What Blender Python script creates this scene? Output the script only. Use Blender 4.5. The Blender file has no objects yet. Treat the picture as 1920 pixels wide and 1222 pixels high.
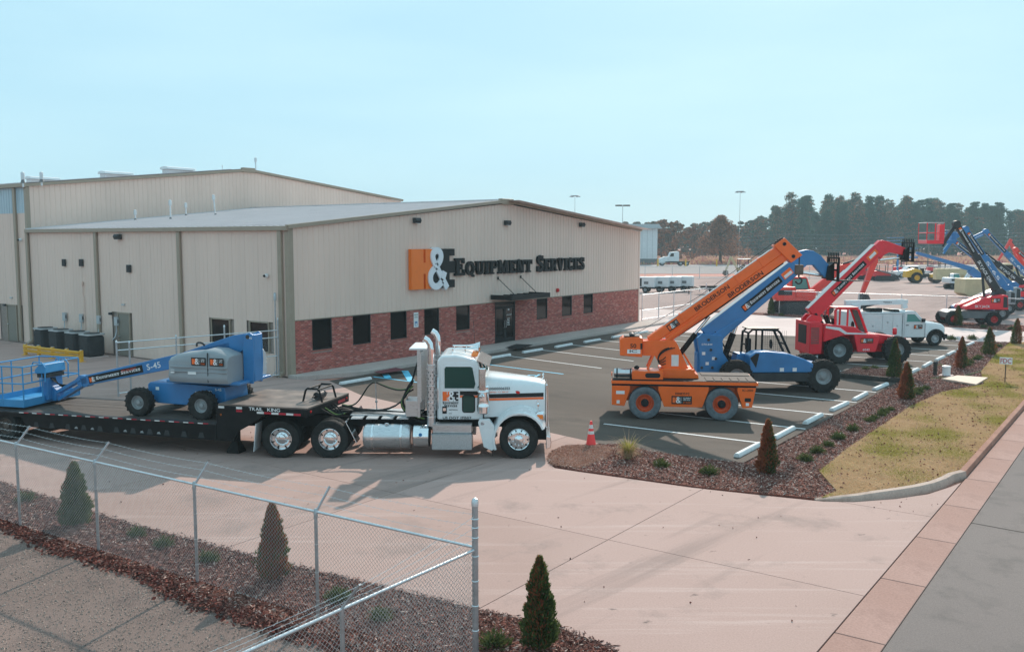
import bpy, bmesh, math, random
import numpy as np
from mathutils import Vector, Matrix
R = math.radians
random.seed(7); rng = np.random.default_rng(7)
scene = bpy.context.scene
col = scene.collection
# ---------------------------------------------------------------- camera
# world: X points from the office front wall to the road, Y runs along that wall, origin = wall corner
HEAD = R(35.7); CAM = (30.39, -26.0, 5.9); F = 1706.0; PITCH = math.atan(161/1706)
cd = bpy.data.cameras.new('Camera'); cam = bpy.data.objects.new('Camera', cd); col.objects.link(cam)
cam.location = CAM; cam.rotation_euler = (math.pi/2-PITCH, 0, HEAD)
cd.sensor_width = 36; cd.lens = F/1920*36; cd.clip_start = .1; cd.clip_end = 3000
scene.camera = cam
# ---------------------------------------------------------------- light
SUN_AZ = R(107.8); SUN_EL = R(33)
sdir = Vector((math.cos(SUN_AZ)*math.cos(SUN_EL), math.sin(SUN_AZ)*math.cos(SUN_EL), math.sin(SUN_EL)))
world = bpy.data.worlds.new('World'); scene.world = world; world.use_nodes = True
wn = world.node_tree; wn.nodes.clear()
sky = wn.nodes.new('ShaderNodeTexSky'); sky.sky_type = 'NISHITA'; sky.sun_disc = False
sky.sun_elevation = SUN_EL; sky.sun_rotation = math.atan2(sdir.x, sdir.y)
sky.air_density = 1.0; sky.dust_density = 1.0; sky.ozone_density = 1.5
bg = wn.nodes.new('ShaderNodeBackground'); wo = wn.nodes.new('ShaderNodeOutputWorld')
wn.links.new(bg.outputs[0], wo.inputs[0])
SKY_STRENGTH = .085
# thin bright winter overcast in front of the clear sky: a faint even cyan veil with soft cirrus
mul = wn.nodes.new('ShaderNodeVectorMath'); mul.operation = 'SCALE'; mul.inputs['Scale'].default_value = SKY_STRENGTH
wn.links.new(sky.outputs[0], mul.inputs[0])
tcw = wn.nodes.new('ShaderNodeTexCoord'); mpw = wn.nodes.new('ShaderNodeMapping'); mpw.inputs['Scale'].default_value = (1.2, 1.2, 7)
wn.links.new(tcw.outputs['Generated'], mpw.inputs[0])
nzw = wn.nodes.new('ShaderNodeTexNoise'); nzw.inputs['Scale'].default_value = 2.2; nzw.inputs['Detail'].default_value = 6
wn.links.new(mpw.outputs[0], nzw.inputs[0])
rpw = wn.nodes.new('ShaderNodeValToRGB'); rpw.color_ramp.elements[0].position = .35; rpw.color_ramp.elements[1].position = .75
VEIL0 = (.465, .765, .91, 1); VEIL1 = (.54, .83, .95, 1)
rpw.color_ramp.elements[0].color = VEIL0; rpw.color_ramp.elements[1].color = VEIL1
wn.links.new(nzw.outputs[0], rpw.inputs[0])
mixw = wn.nodes.new('ShaderNodeMix'); mixw.data_type = 'RGBA'; mixw.inputs[0].default_value = .86
wn.links.new(mul.outputs[0], mixw.inputs[6]); wn.links.new(rpw.outputs[0], mixw.inputs[7])
wn.links.new(mixw.outputs[2], bg.inputs[0]); bg.inputs[1].default_value = 1.0
sd = bpy.data.lights.new('Sun', 'SUN'); sd.energy = 4.1; sd.angle = R(1.0); sd.color = (1, .87, .75)
sun = bpy.data.objects.new('Sun', sd); col.objects.link(sun)
sun.rotation_euler = (-sdir).to_track_quat('-Z', 'Y').to_euler(); sun.location = (0, 0, 60)
vs = scene.view_settings; vs.view_transform = 'Standard'; vs.look = 'None'; vs.gamma = 1; vs.use_curve_mapping = False; vs.exposure = .2
scene.cycles.volume_bounces = 0; scene.cycles.max_bounces = 6; scene.cycles.transparent_max_bounces = 12
# ---------------------------------------------------------------- photo pixel -> place
_cp, _sp = math.cos(PITCH), math.sin(PITCH); _ch, _sh = math.cos(HEAD), math.sin(HEAD)
def ray(x, y):
    a = (x-960)/F; b = (611-y)/F; f = _cp+b*_sp
    return (a*_ch-f*_sh, a*_sh+f*_ch, b*_cp-_sp)
def gz(x, y, z=0.0):                       # point at height z under a pixel
    d = ray(x, y); t = (z-CAM[2])/d[2]; return (CAM[0]+d[0]*t, CAM[1]+d[1]*t)
def c2w(x, y):                             # metres right of / ahead of the camera -> world
    return (CAM[0]+x*_ch-y*_sh, CAM[1]+x*_sh+y*_ch)
def pixdepth(px, py, depth):
    a = (px-960)/F; b = (611-py)/F; t = depth/(_cp+b*_sp)
    x, y = c2w(a*t, depth); return (x, y, CAM[2]+(b*_cp-_sp)*t)
# ---------------------------------------------------------------- materials
def nodes(name):
    m = bpy.data.materials.new(name); m.use_nodes = True; nt = m.node_tree
    return m, nt, nt.nodes['Principled BSDF']
def mixc(nt, fac, a, b):
    n = nt.nodes.new('ShaderNodeMix'); n.data_type = 'RGBA'
    if isinstance(fac, float): n.inputs[0].default_value = fac
    else: nt.links.new(fac, n.inputs[0])
    for i, v in ((6, a), (7, b)):
        if isinstance(v, (tuple, list)): n.inputs[i].default_value = (*v[:3], 1)
        else: nt.links.new(v, n.inputs[i])
    return n.outputs[2]
def noise(nt, scale, detail=5, stretch=None, rough=.55, coord='Object'):
    tc = nt.nodes.new('ShaderNodeTexCoord'); n = nt.nodes.new('ShaderNodeTexNoise')
    n.inputs['Scale'].default_value = scale; n.inputs['Detail'].default_value = detail; n.inputs['Roughness'].default_value = rough
    if stretch:
        mp = nt.nodes.new('ShaderNodeMapping'); mp.inputs['Scale'].default_value = stretch
        nt.links.new(tc.outputs[coord], mp.inputs[0]); nt.links.new(mp.outputs[0], n.inputs[0])
    else: nt.links.new(tc.outputs[coord], n.inputs[0])
    return n.outputs[0]
def ramp(nt, src, lo, hi):
    r = nt.nodes.new('ShaderNodeMapRange'); r.inputs[1].default_value = lo; r.inputs[2].default_value = hi
    nt.links.new(src, r.inputs[0]); return r.outputs[0]
def bump(nt, bs, src, strength, dist=.01):
    b = nt.nodes.new('ShaderNodeBump'); b.inputs['Strength'].default_value = strength; b.inputs['Distance'].default_value = dist
    nt.links.new(src, b.inputs['Height']); nt.links.new(b.outputs[0], bs.inputs['Normal'])
def sc(c, k): return tuple(min(1, max(0, v*k)) for v in c)
def mat(name, c, rough=.6, metal=0, var=.12, scale=3, bmp=0, bscale=60, c2=None, coat=0, spec=.5, stretch=None, dirt=0):
    m, nt, bs = nodes(name)
    n = noise(nt, scale, 6, stretch)
    base = mixc(nt, ramp(nt, n, .3, .7), sc(c, 1-var), c2 or sc(c, 1+var))
    if dirt:
        d = noise(nt, scale*2.3, 8, None, .7)
        base = mixc(nt, ramp(nt, d, .72-dirt*.3, .95-dirt*.15), base, (.16, .13, .11))
    nt.links.new(base, bs.inputs['Base Color'])
    rr = nt.nodes.new('ShaderNodeMapRange'); rr.inputs[3].default_value = max(.02, rough-.08); rr.inputs[4].default_value = min(1, rough+.08)
    nt.links.new(n, rr.inputs[0]); nt.links.new(rr.outputs[0], bs.inputs['Roughness'])
    bs.inputs['Metallic'].default_value = metal; bs.inputs['Coat Weight'].default_value = coat; bs.inputs['Specular IOR Level'].default_value = spec
    if coat: bs.inputs['Coat Roughness'].default_value = .08
    if bmp: bump(nt, bs, noise(nt, bscale, 4), bmp)
    return m
M = {}
def dm(name, *a, **k): M[name] = mat(name, *a, **k); return M[name]
dm('wall_panel', (.76, .565, .475), .5, var=.06, scale=.5, dirt=.04, stretch=(1,1,.15))
dm('trim', (.34, .27, .205), .5, var=.05)
dm('roof_metal', (.66, .60, .60), .42, .25, var=.05, scale=.8)
dm('skylight', (.42, .52, .58), .35, var=.06, scale=1)
dm('brick_red', (.45, .12, .095), .85, var=.25, scale=14, bmp=.3)
dm('brick_dark', (.30, .085, .074), .85, var=.25, scale=14, bmp=.3)
dm('brick_pink', (.50, .20, .165), .88, var=.25, scale=14, bmp=.3)
dm('brick_brown', (.39, .108, .08), .85, var=.25, scale=14, bmp=.3)
dm('mortar', (.30, .24, .21), .95, var=.15, scale=8)
dm('door_brown', (.22, .195, .16), .5, var=.04)
dm('black_frame', (.02, .02, .021), .4, var=.1, spec=.18)
dm('black_sign', (.010, .010, .011), .5, var=.1, spec=.25)
dm('sign_orange', (.95, .19, .012), .4, var=.04)
dm('sign_white', (.78, .79, .83), .4, var=.03)
dm('galv', (.42, .44, .46), .42, .75, var=.15, scale=9)
dm('galv_bright', (.62, .64, .66), .35, .7, var=.1, scale=9)
dm('wire', (.62, .63, .63), .45, .5, var=.15, scale=5)
dm('chrome', (.78, .79, .80), .10, 1, var=.05, scale=4)
dm('aluminium', (.60, .61, .62), .30, .9, var=.12, scale=7, stretch=(1, 1, 6))
dm('tread_plate', (.55, .56, .57), .38, .85, var=.15, scale=40, bmp=.5, bscale=70)
dm('steel_dark', (.055, .055, .058), .55, .2, var=.3, scale=6, spec=.18)
dm('black_paint', (.010, .0095, .010), .5, var=.3, scale=5, dirt=.03, spec=.18)
dm('black_rubber', (.02, .02, .021), .72, var=.25, scale=10, spec=.18)
dm('tyre', (.028, .027, .026), .8, var=.35, scale=9, dirt=.2, spec=.18)
dm('tyre_grey', (.12, .135, .15), .85, var=.3, scale=9, dirt=.2)
dm('hose', (.015, .015, .015), .4, var=.2, spec=.18)
dm('hose_green', (.10, .18, .03), .45, var=.2)
dm('truck_white', (.74, .76, .77), .28, var=.03, scale=2, coat=.6)
dm('orange_stripe', (.88, .15, .03), .4, var=.05)
dm('crane_orange', (.92, .135, .008), .38, var=.07, scale=2, coat=.25, dirt=.3)
dm('genie_blue', (.028, .185, .43), .38, var=.1, scale=2, coat=.25, dirt=.28)
dm('basket_blue', (.035, .25, .50), .38, var=.1, scale=2, dirt=.12)
dm('genie_grey', (.27, .29, .31), .42, var=.06, scale=2, dirt=.1)
dm('red_paint', (.80, .012, .03), .38, var=.1, scale=2, coat=.25, dirt=.28)
dm('exc_red', (.82, .05, .035), .42, var=.1, scale=2, dirt=.14)
dm('yellow_paint', (.72, .40, .03), .42, var=.1, scale=2, dirt=.2)
dm('tan_paint', (.60, .47, .28), .5, var=.1, scale=2, dirt=.15)
dm('rail_yellow', (.76, .40, .03), .45, var=.08, scale=3, dirt=.1)
dm('white_paint', (.70, .71, .72), .45, var=.06, scale=2, dirt=.1)
dm('grey_paint', (.16, .165, .17), .5, var=.15, scale=3, dirt=.2)
dm('light_grey', (.45, .46, .47), .5, var=.1, scale=3)
dm('charcoal', (.045, .047, .05), .5, var=.2, scale=3, dirt=.15, spec=.18)
dm('rim_grey', (.30, .32, .33), .5, .1, var=.15, scale=6, dirt=.2)
dm('rim_brown', (.13, .10, .085), .7, .2, var=.3, scale=6)
dm('rim_orange', (.72, .11, .02), .5, var=.15, scale=6, dirt=.2)
dm('rim_red', (.5, .03, .03), .5, var=.15, scale=6)
dm('decal_white', (.78, .78, .78), .5, var=.02)
dm('decal_black', (.02, .02, .02), .5, var=.05, spec=.18)
dm('decal_red', (.62, .05, .02), .5, var=.04)
dm('decal_orange', (.92, .15, .02), .5, var=.04)
dm('amber', (.9, .22, .03), .2, var=.05)
dm('lamp_red', (.6, .02, .02), .2, var=.05)
dm('tape_red', (.45, .01, .03), .35, var=.1)
dm('tape_white', (.72, .70, .68), .35, var=.1)
dm('cone_orange', (.95, .06, .06), .5, var=.05)
dm('deck_wood', (.085, .066, .056), .8, var=.45, scale=3, stretch=(1, 9, 1), bmp=.4, bscale=30)
dm('deck_steel', (.17, .14, .125), .55, .3, var=.4, scale=2.2, c2=(.26, .20, .17), bmp=.2, bscale=50)
dm('stop_white', (.68, .68, .68), .8, var=.1, scale=6, bmp=.2, dirt=.16)
dm('paint_line', (.70, .70, .70), .75, var=.15, scale=20)
dm('paint_blue', (.10, .50, .72), .7, var=.15, scale=12)
dm('paint_red', (.13, .025, .035), .8, var=.15, scale=6)
dm('trunk', (.10, .075, .055), .9, var=.3, scale=10, bmp=.5, bscale=20)
dm('timber', (.05, .042, .036), .9, var=.35, scale=6)
dm('pole_wood', (.20, .17, .15), .9, var=.2)
dm('board', (.62, .46, .36), .75, var=.12, scale=5)
dm('mesh_screen', (.03, .03, .03), .6, var=.1)
def glass(name, c, rough=.04):
    m, nt, bs = nodes(name); bs.inputs['Base Color'].default_value = (*c, 1); bs.inputs['Roughness'].default_value = rough
    bs.inputs['Specular IOR Level'].default_value = .28; M[name] = m
glass('glass_dark', (.004, .004, .005), .06); glass('glass_green', (.02, .06, .05)); glass('glass_teal', (.10, .30, .27)); glass('lens', (.55, .56, .56), .08)
def leafmat(name, c, c2, trans=0):
    m, nt, bs = nodes(name); n = noise(nt, 1.7, 4)
    oi = nt.nodes.new('ShaderNodeObjectInfo')
    b = mixc(nt, ramp(nt, n, .3, .7), c, c2); nt.links.new(b, bs.inputs['Base Color']); bs.inputs['Roughness'].default_value = .8
    bs.inputs['Specular IOR Level'].default_value = .15; M[name] = m
    if trans:
        tr_ = nt.nodes.new('ShaderNodeBsdfTranslucent'); mx = nt.nodes.new('ShaderNodeMixShader'); mx.inputs[0].default_value = trans; nt.links.new(b, tr_.inputs[0]); out = [q for q in nt.nodes if q.type == 'OUTPUT_MATERIAL'][0]
        nt.links.new(bs.outputs[0], mx.inputs[1]); nt.links.new(tr_.outputs[0], mx.inputs[2]); nt.links.new(mx.outputs[0], out.inputs[0])
leafmat('cypress_green', (.06, .098, .032), (.115, .145, .045), .4)
leafmat('cypress_rust', (.28, .08, .04), (.40, .15, .07), .4)
leafmat('cypress_tip', (.14, .155, .05), (.20, .20, .07), .45)
leafmat('shrub_green', (.055, .085, .028), (.13, .14, .05), .35)
leafmat('pine_green', (.05, .105, .075), (.08, .14, .095), .35)
leafmat('oak_brown', (.34, .155, .095), (.42, .20, .12), .3)
leafmat('twig_grey', (.13, .10, .085), (.17, .125, .10))
leafmat('grass_straw', (.54, .37, .22), (.66, .47, .30), .45)
leafmat('grass_green', (.26, .25, .045), (.38, .33, .09), .5)
leafmat('chip_brown', (.27, .12, .092), (.38, .19, .15))
leafmat('chip_dark', (.08, .035, .03), (.12, .055, .048))
leafmat('chip_pale', (.56, .39, .33), (.66, .50, .44))
leafmat('leaf_red', (.14, .035, .03), (.24, .07, .05))
leafmat('pebble', (.27, .20, .17), (.38, .29, .25))
leafmat('pebble_dark', (.13, .105, .098), (.2, .165, .15))
leafmat('pine_straw', (.50, .26, .18), (.60, .34, .25))
# ---------------------------------------------------------------- mesh builder
class MB:
    def __init__(s): s.v = []; s.f = []; s.m = []
    def add(s, vs, fs, mi=0):
        o = len(s.v); s.v += [tuple(v) for v in vs]; s.f += [tuple(i+o for i in f) for f in fs]; s.m += [mi]*len(fs); return s
    def hexa(s, p, mi=0): return s.add(p, [(0,3,2,1),(4,5,6,7),(0,1,5,4),(1,2,6,5),(2,3,7,6),(3,0,4,7)], mi)
    def box(s, x0, x1, y0, y1, z0, z1, mi=0):
        return s.hexa([(x0,y0,z0),(x1,y0,z0),(x1,y1,z0),(x0,y1,z0),(x0,y0,z1),(x1,y0,z1),(x1,y1,z1),(x0,y1,z1)], mi)
    def beam(s, p, q, w, h, mi=0, up=(0,0,1), w2=None, h2=None):
        p = Vector(p); q = Vector(q); d = (q-p).normalized(); u = Vector(up)
        if abs(d.dot(u)) > .98: u = Vector((1,0,0)) if abs(d.x) < .9 else Vector((0,1,0))
        r = d.cross(u).normalized(); u = r.cross(d); w2 = w2 or w; h2 = h2 or h
        a = [p-r*w/2-u*h/2, p+r*w/2-u*h/2, p+r*w/2+u*h/2, p-r*w/2+u*h/2]
        b = [q-r*w2/2-u*h2/2, q+r*w2/2-u*h2/2, q+r*w2/2+u*h2/2, q-r*w2/2+u*h2/2]
        return s.add(a+b, [(0,3,2,1)[::-1],(4,5,6,7)[::-1],(0,1,5,4)[::-1],(1,2,6,5)[::-1],(2,3,7,6)[::-1],(3,0,4,7)[::-1]], mi)
    def prism(s, pts, y0, y1, mi=0, taper=None):      # outline in x,z extruded along y
        n = len(pts); a = [(x, y0, z) for x, z in pts]; b = [(x, y1, z) for x, z in (taper or pts)]
        area = sum(pts[i][0]*pts[(i+1)%n][1]-pts[(i+1)%n][0]*pts[i][1] for i in range(n))
        fs = [tuple(range(n)), tuple(range(2*n-1, n-1, -1))]+[(i, i+n, (i+1)%n+n, (i+1)%n) for i in range(n)]
        if area < 0: fs = [f[::-1] for f in fs]
        if y0 > y1: fs = [f[::-1] for f in fs]
        return s.add(a+b, fs, mi)
    def slab(s, pts, z0, z1, mi=0):                   # outline in x,y extruded along z
        n = len(pts); a = [(x, y, z0) for x, y in pts]; b = [(x, y, z1) for x, y in pts]
        area = sum(pts[i][0]*pts[(i+1)%n][1]-pts[(i+1)%n][0]*pts[i][1] for i in range(n))
        fs = [tuple(range(n-1, -1, -1)), tuple(range(n, 2*n))]+[(i, (i+1)%n, (i+1)%n+n, i+n) for i in range(n)]
        if area < 0: fs = [f[::-1] for f in fs]
        return s.add(a+b, fs, mi)
    def loft(s, rings, mi=0, caps=True, closed=True):
        n = len(rings[0]); vs = [p for r in rings for p in r]; fs = []
        for k in range(len(rings)-1):
            for i in range(n if closed else n-1):
                j = (i+1) % n; fs.append((k*n+i, k*n+j, (k+1)*n+j, (k+1)*n+i))
        if caps: fs += [tuple(range(n-1, -1, -1)), tuple(range((len(rings)-1)*n, len(rings)*n))]
        return s.add(vs, fs, mi)
    def tube(s, pts, r, n=8, mi=0, caps=True):
        pts = [Vector(p) for p in pts]; rings = []; prev = None
        for i, p in enumerate(pts):
            t = (pts[min(i+1, len(pts)-1)]-pts[max(i-1, 0)]).normalized()
            if prev is None:
                u = Vector((0,0,1)) if abs(t.z) < .9 else Vector((1,0,0)); u = (u-t*u.dot(t)).normalized()
            else: u = (prev-t*prev.dot(t)).normalized()
            prev = u; w = t.cross(u); rr = r[i] if isinstance(r, (list, tuple)) else r
            rings.append([p+(u*math.cos(2*math.pi*k/n)+w*math.sin(2*math.pi*k/n))*rr for k in range(n)])
        return s.loft(rings, mi, caps)
    def lathe(s, prof, o=(0,0,0), axis='z', n=24, mi=0, caps=True):   # prof: (radius, along axis)
        rings = []
        for r, t in prof:
            ring = []
            for k in range(n):
                a = 2*math.pi*k/n; c, d = r*math.cos(a), r*math.sin(a)
                ring.append({'z': (o[0]+c, o[1]+d, o[2]+t), 'y': (o[0]+d, o[1]+t, o[2]+c), 'x': (o[0]+t, o[1]+c, o[2]+d)}[axis])
            rings.append(ring)
        return s.loft(rings, mi, caps)
    def quad(s, a, b, c, d, mi=0): return s.add([a, b, c, d], [(0,1,2,3)], mi)
    def build(s, name, mats, parent=None, bevel=0, angle=38, seg=2):
        me = bpy.data.meshes.new(name); me.from_pydata(s.v, [], s.f)
        if not isinstance(mats, (list, tuple)): mats = [mats]
        for k in mats: me.materials.append(M[k] if isinstance(k, str) else k)
        if len(mats) > 1: me.polygons.foreach_set('material_index', s.m)
        me.polygons.foreach_set('use_smooth', [True]*len(me.polygons)); me.set_sharp_from_angle(angle=R(angle)); me.update()
        o = bpy.data.objects.new(name, me); col.objects.link(o)
        if parent: o.parent = parent
        if bevel:
            b = o.modifiers.new('bevel', 'BEVEL'); b.width = bevel; b.segments = seg; b.limit_method = 'ANGLE'; b.angle_limit = R(40); b.harden_normals = True
        return o
def tag(o, label, cat=None, group=None, kind=None):
    if label: o['label'] = label
    if cat: o['category'] = cat
    if group: o['group'] = group
    if kind: o['kind'] = kind
    return o
def empty(name, loc=(0,0,0), rz=0, label=None, cat=None, group=None):
    o = bpy.data.objects.new(name, None); o.empty_display_size = .3; col.objects.link(o)
    o.location = loc; o.rotation_euler = (0, 0, rz); tag(o, label, cat, group); return o
def dup(root, loc, rz=0, label=None, scale=None):
    r = root.copy(); col.objects.link(r); r.location = loc; r.rotation_euler = (0, 0, rz)
    if label: r['label'] = label
    if scale: r.scale = scale
    for ch in list(root.children):
        c = ch.copy(); col.objects.link(c); c.parent = r
        for g in ch.children:
            d = g.copy(); col.objects.link(d); d.parent = c
    return r
def bulk(name, V, Fc, mats, mi=None, parent=None, smooth=False):      # numpy mesh: V (n,3), Fc (m,k)
    me = bpy.data.meshes.new(name); V = np.asarray(V, np.float32); Fc = np.asarray(Fc, np.int32); k = Fc.shape[1]
    me.vertices.add(len(V)); me.vertices.foreach_set('co', V.ravel())
    me.loops.add(Fc.size); me.loops.foreach_set('vertex_index', Fc.ravel())
    me.polygons.add(len(Fc)); me.polygons.foreach_set('loop_start', np.arange(0, Fc.size, k, dtype=np.int32)); me.polygons.foreach_set('loop_total', np.full(len(Fc), k, np.int32))
    for q in mats: me.materials.append(M[q])
    if mi is not None: me.polygons.foreach_set('material_index', np.asarray(mi, np.int32))
    me.update(calc_edges=True); me.validate()
    o = bpy.data.objects.new(name, me); col.objects.link(o)
    if parent: o.parent = parent
    return o
# ---------------------------------------------------------------- lettering
def _make_glyphs():
    chars = "ABCDEFGHIJKLMNOPQRSTUVWXYZabcdefghijklmnopqrstuvwxyz0123456789&-!./"
    obs = []
    for c in chars:
        cu = bpy.data.curves.new('g', 'FONT'); cu.body = c; cu.size = 1; cu.resolution_u = 3; cu.offset = .012
        o = bpy.data.objects.new('g', cu); col.objects.link(o); obs.append((c, o, cu))
    dg = bpy.context.evaluated_depsgraph_get(); dg.update(); out = {}
    for c, o, cu in obs:
        me = bpy.data.meshes.new_from_object(o.evaluated_get(dg))
        vs = [(v.co.x, v.co.y) for v in me.vertices]; fs = [tuple(p.vertices) for p in me.polygons]
        xs = [v[0] for v in vs]; out[c] = ([(x-min(xs), y) for x, y in vs], fs, max(xs)-min(xs))
        bpy.data.meshes.remove(me); bpy.data.objects.remove(o); bpy.data.curves.remove(cu)
    return out
GLYPH = _make_glyphs(); CAP = max(v[1] for v in GLYPH['H'][0])
def place(mat4, x, y, z): return tuple(mat4 @ Vector((x, y, z)))
def put_text(mb, T, s, x, y, h, mi=0, width=None, slant=0, z=0.004):     # flat sans print
    k = h/CAP; adv = 0; parts = []
    for c in s:
        if c == ' ': adv += .32; continue
        vs, fs, w = GLYPH[c]; parts.append((adv, vs, fs)); adv += w+.07
    kx = k if width is None else width/max(adv-.07, .01)
    for a, vs, fs in parts:
        mb.add([place(T, x+(a+px)*kx+slant*py*k, y+py*k, z) for px, py in vs], fs, mi)
    return adv*kx
def _arc(cx, cy, rx, ry, a0, a1, n=14): return [(cx+rx*math.cos(R(a0+(a1-a0)*i/n)), cy+ry*math.sin(R(a0+(a1-a0)*i/n))) for i in range(n+1)]
_P = [('r',.08,0,.34,1),('r',0,.87,.4,1),('p',[(.34,.92),(.58,.92),(.7,.86),(.75,.7),(.7,.54),(.58,.47),(.34,.47)],.15)]
SLAB = {
 'E': (.84, [('r',.08,0,.36,1),('r',0,.86,.78,1),('r',.3,.44,.6,.57),('r',0,0,.8,.15),('r',.65,.68,.78,.9),('r',.67,.1,.8,.34),('r',.5,.35,.6,.66)]),
 'Q': (.92, [('p',_arc(.44,.5,.33,.4,0,360,22),.22),('p',[(.46,.2),(.62,.06),(.84,-.1)],.15)]),
 'U': (.92, [('r',.08,.3,.34,1),('r',0,.87,.44,1),('r',.66,.3,.8,1),('r',.54,.87,.92,1),('p',[(.21,.36),(.24,.2),(.34,.11),(.48,.09),(.62,.13),(.7,.22),(.73,.36)],.19)]),
 'I': (.48, [('r',.1,0,.38,1),('r',0,0,.48,.13),('r',0,.87,.48,1)]),
 'P': (.86, _P+[('r',0,0,.46,.13)]),
 'R': (.96, _P+[('r',0,0,.44,.13),('p',[(.48,.47),(.62,.38),(.72,.1)],.2),('r',.62,0,.96,.13)]),
 'M': (1.2, [('r',.1,0,.24,1),('r',0,0,.36,.13),('r',.84,0,1.1,1),('r',.74,0,1.2,.13),('r',0,.87,.28,1),('r',.86,.87,1.2,1),('p',[(.2,1),(.56,.1)],.24),('p',[(.9,1),(.56,.1)],.14)]),
 'N': (.94, [('r',.1,0,.24,1),('r',0,0,.38,.13),('r',0,.87,.3,1),('p',[(.2,1),(.72,.03)],.24),('r',.68,0,.82,1),('r',.54,.87,.94,1)]),
 'T': (.88, [('r',.3,0,.58,1),('r',.18,0,.7,.13),('r',0,.86,.88,1),('r',0,.64,.13,.9),('r',.75,.64,.88,.9)]),
 'S': (.78, [('p',[(.64,.74),(.56,.87),(.4,.92),(.22,.86),(.16,.73),(.24,.6),(.42,.52),(.6,.42),(.66,.27),(.58,.13),(.4,.08),(.22,.13),(.13,.3)],.22),('r',.6,.66,.71,1),('r',.05,0,.16,.36)]),
 'V': (.94, [('p',[(.16,1),(.47,.02)],.26),('p',[(.78,1),(.47,.02)],.14),('r',0,.87,.38,1),('r',.6,.87,.94,1)]),
 'C': (.82, [('p',[(.68,.72),(.58,.87),(.42,.92),(.26,.85),(.17,.68),(.15,.5),(.17,.32),(.26,.15),(.42,.08),(.6,.12),(.72,.3)],.22),('r',.63,.62,.74,1)]),
 '&': (.8, [('p',[(.76,.0),(.5,.34),(.25,.66),(.19,.79),(.23,.91),(.36,.965),(.49,.91),(.53,.79),(.46,.66),(.3,.53),(.14,.42),(.09,.27),(.14,.12),(.28,.05),(.43,.07),(.57,.2),(.66,.42)],.17)]),
}
def _strip(pts, w):
    out = []; n = len(pts)
    for i in range(n-1):
        a = Vector(pts[i]); b = Vector(pts[i+1]); d = (b-a).normalized(); nn = Vector((-d.y, d.x))
        if i == 0: out.append((a+nn*w/2, a-nn*w/2))
        if i < n-2:
            d2 = (Vector(pts[i+2])-b).normalized(); m = (nn+Vector((-d2.y, d2.x))).normalized(); k = min(1.6, 1/max(.4, m.dot(nn)))
            out.append((b+m*w/2*k, b-m*w/2*k))
        else: out.append((b+nn*w/2, b-nn*w/2))
    return out
def put_slab(mb, T, s, x, y, h, mi=0, depth=.002, kx=1.0, small=.8):   # slab serif capitals, first of a word full size
    adv = x; first = True; lay = 0
    for c in s:
        if c == ' ': adv += .45*h*kx; first = True; continue
        hh = h if first else h*small; first = False
        w, parts = SLAB[c]
        for p in parts:
            lay += 1; zt = depth+.0004*(lay % 9)*max(1, h)
            if p[0] == 'r':
                x0, y0, x1, y1 = [q*hh for q in p[1:]]; ring = [[(x0,y0),(x1,y0),(x1,y1),(x0,y1)]]
                pairs = None; polys = ring
            else:
                st = _strip([(a*hh, b*hh) for a, b in p[1]], p[2]*hh); polys = [[(st[i][1].x, st[i][1].y), (st[i+1][1].x, st[i+1][1].y), (st[i+1][0].x, st[i+1][0].y), (st[i][0].x, st[i][0].y)] for i in range(len(st)-1)]
            for pl in polys:
                f = [place(T, adv+px*kx, y+py, zt) for px, py in pl]; b = [place(T, adv+px*kx, y+py, 0) for px, py in pl]
                mb.add(b+f, [(4,5,6,7),(0,1,5,4),(1,2,6,5),(2,3,7,6),(3,0,4,7)], mi)
        adv += (w+.1)*hh*kx
    return adv-x
def _smooth(p, n=2):
    for _ in range(n):
        q = [p[0]]
        for a, b in zip(p, p[1:]): q += [(a[0]*.75+b[0]*.25, a[1]*.75+b[1]*.25), (a[0]*.25+b[0]*.75, a[1]*.25+b[1]*.75)]
        p = q+[p[-1]]
    return p
def put_logo(mb, T, x, y, h, d=.002, mis=(0,1,2)):        # orange H block, white ampersand, black E block
    def poly(pts, z1, mi):
        n = len(pts); area = sum(pts[i][0]*pts[(i+1)%n][1]-pts[(i+1)%n][0]*pts[i][1] for i in range(n))
        f = [place(T, x+a*h, y+b*h, z1) for a, b in pts]; g = [place(T, x+a*h, y+b*h, 0) for a, b in pts]
        mb.add(g+f, [tuple(range(n, 2*n))]+[(i, (i+1)%n, (i+1)%n+n, i+n) for i in range(n)], mi)
    poly([(0,0),(.45,0),(.45,.38),(.53,.38),(.53,0),(.78,0),(.78,1),(.53,1),(.53,.66),(.45,.66),(.45,1),(0,1)], d, mis[0])
    poly([(.785,0),(1.68,0),(1.68,.2),(1.47,.2),(1.47,.38),(1.68,.38),(1.68,.68),(1.47,.68),(1.47,.82),(1.68,.82),(1.68,1),(.785,1)], d*.97, mis[2])
    st = _strip([(a*1.0*h, b*1.02*h) for a, b in (_smooth(SLAB['&'][1][0][1]) if d > .05 else SLAB['&'][1][0][1])], .165*h)
    for i in range(len(st)-1):
        pl = [st[i][1], st[i+1][1], st[i+1][0], st[i][0]]
        f = [place(T, x+.58*h+p.x, y-.01*h+p.y, d*1.35+.0006*(i % 3)*max(h, .5)) for p in pl]; b = [place(T, x+.58*h+p.x, y-.01*h+p.y, 0) for p in pl]
        mb.add(b+f, [(4,5,6,7),(0,1,5,4),(1,2,6,5),(2,3,7,6),(3,0,4,7)], mis[1])
def frame_of(o, xdir, ydir):                              # print plane: x along writing, y up, z out of the surface
    x = Vector(xdir).normalized(); y = Vector(ydir); y = (y-x*y.dot(x)).normalized(); z = x.cross(y)
    return Matrix(((x.x,y.x,z.x,o[0]),(x.y,y.y,z.y,o[1]),(x.z,y.z,z.z,o[2]),(0,0,0,1)))
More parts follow.
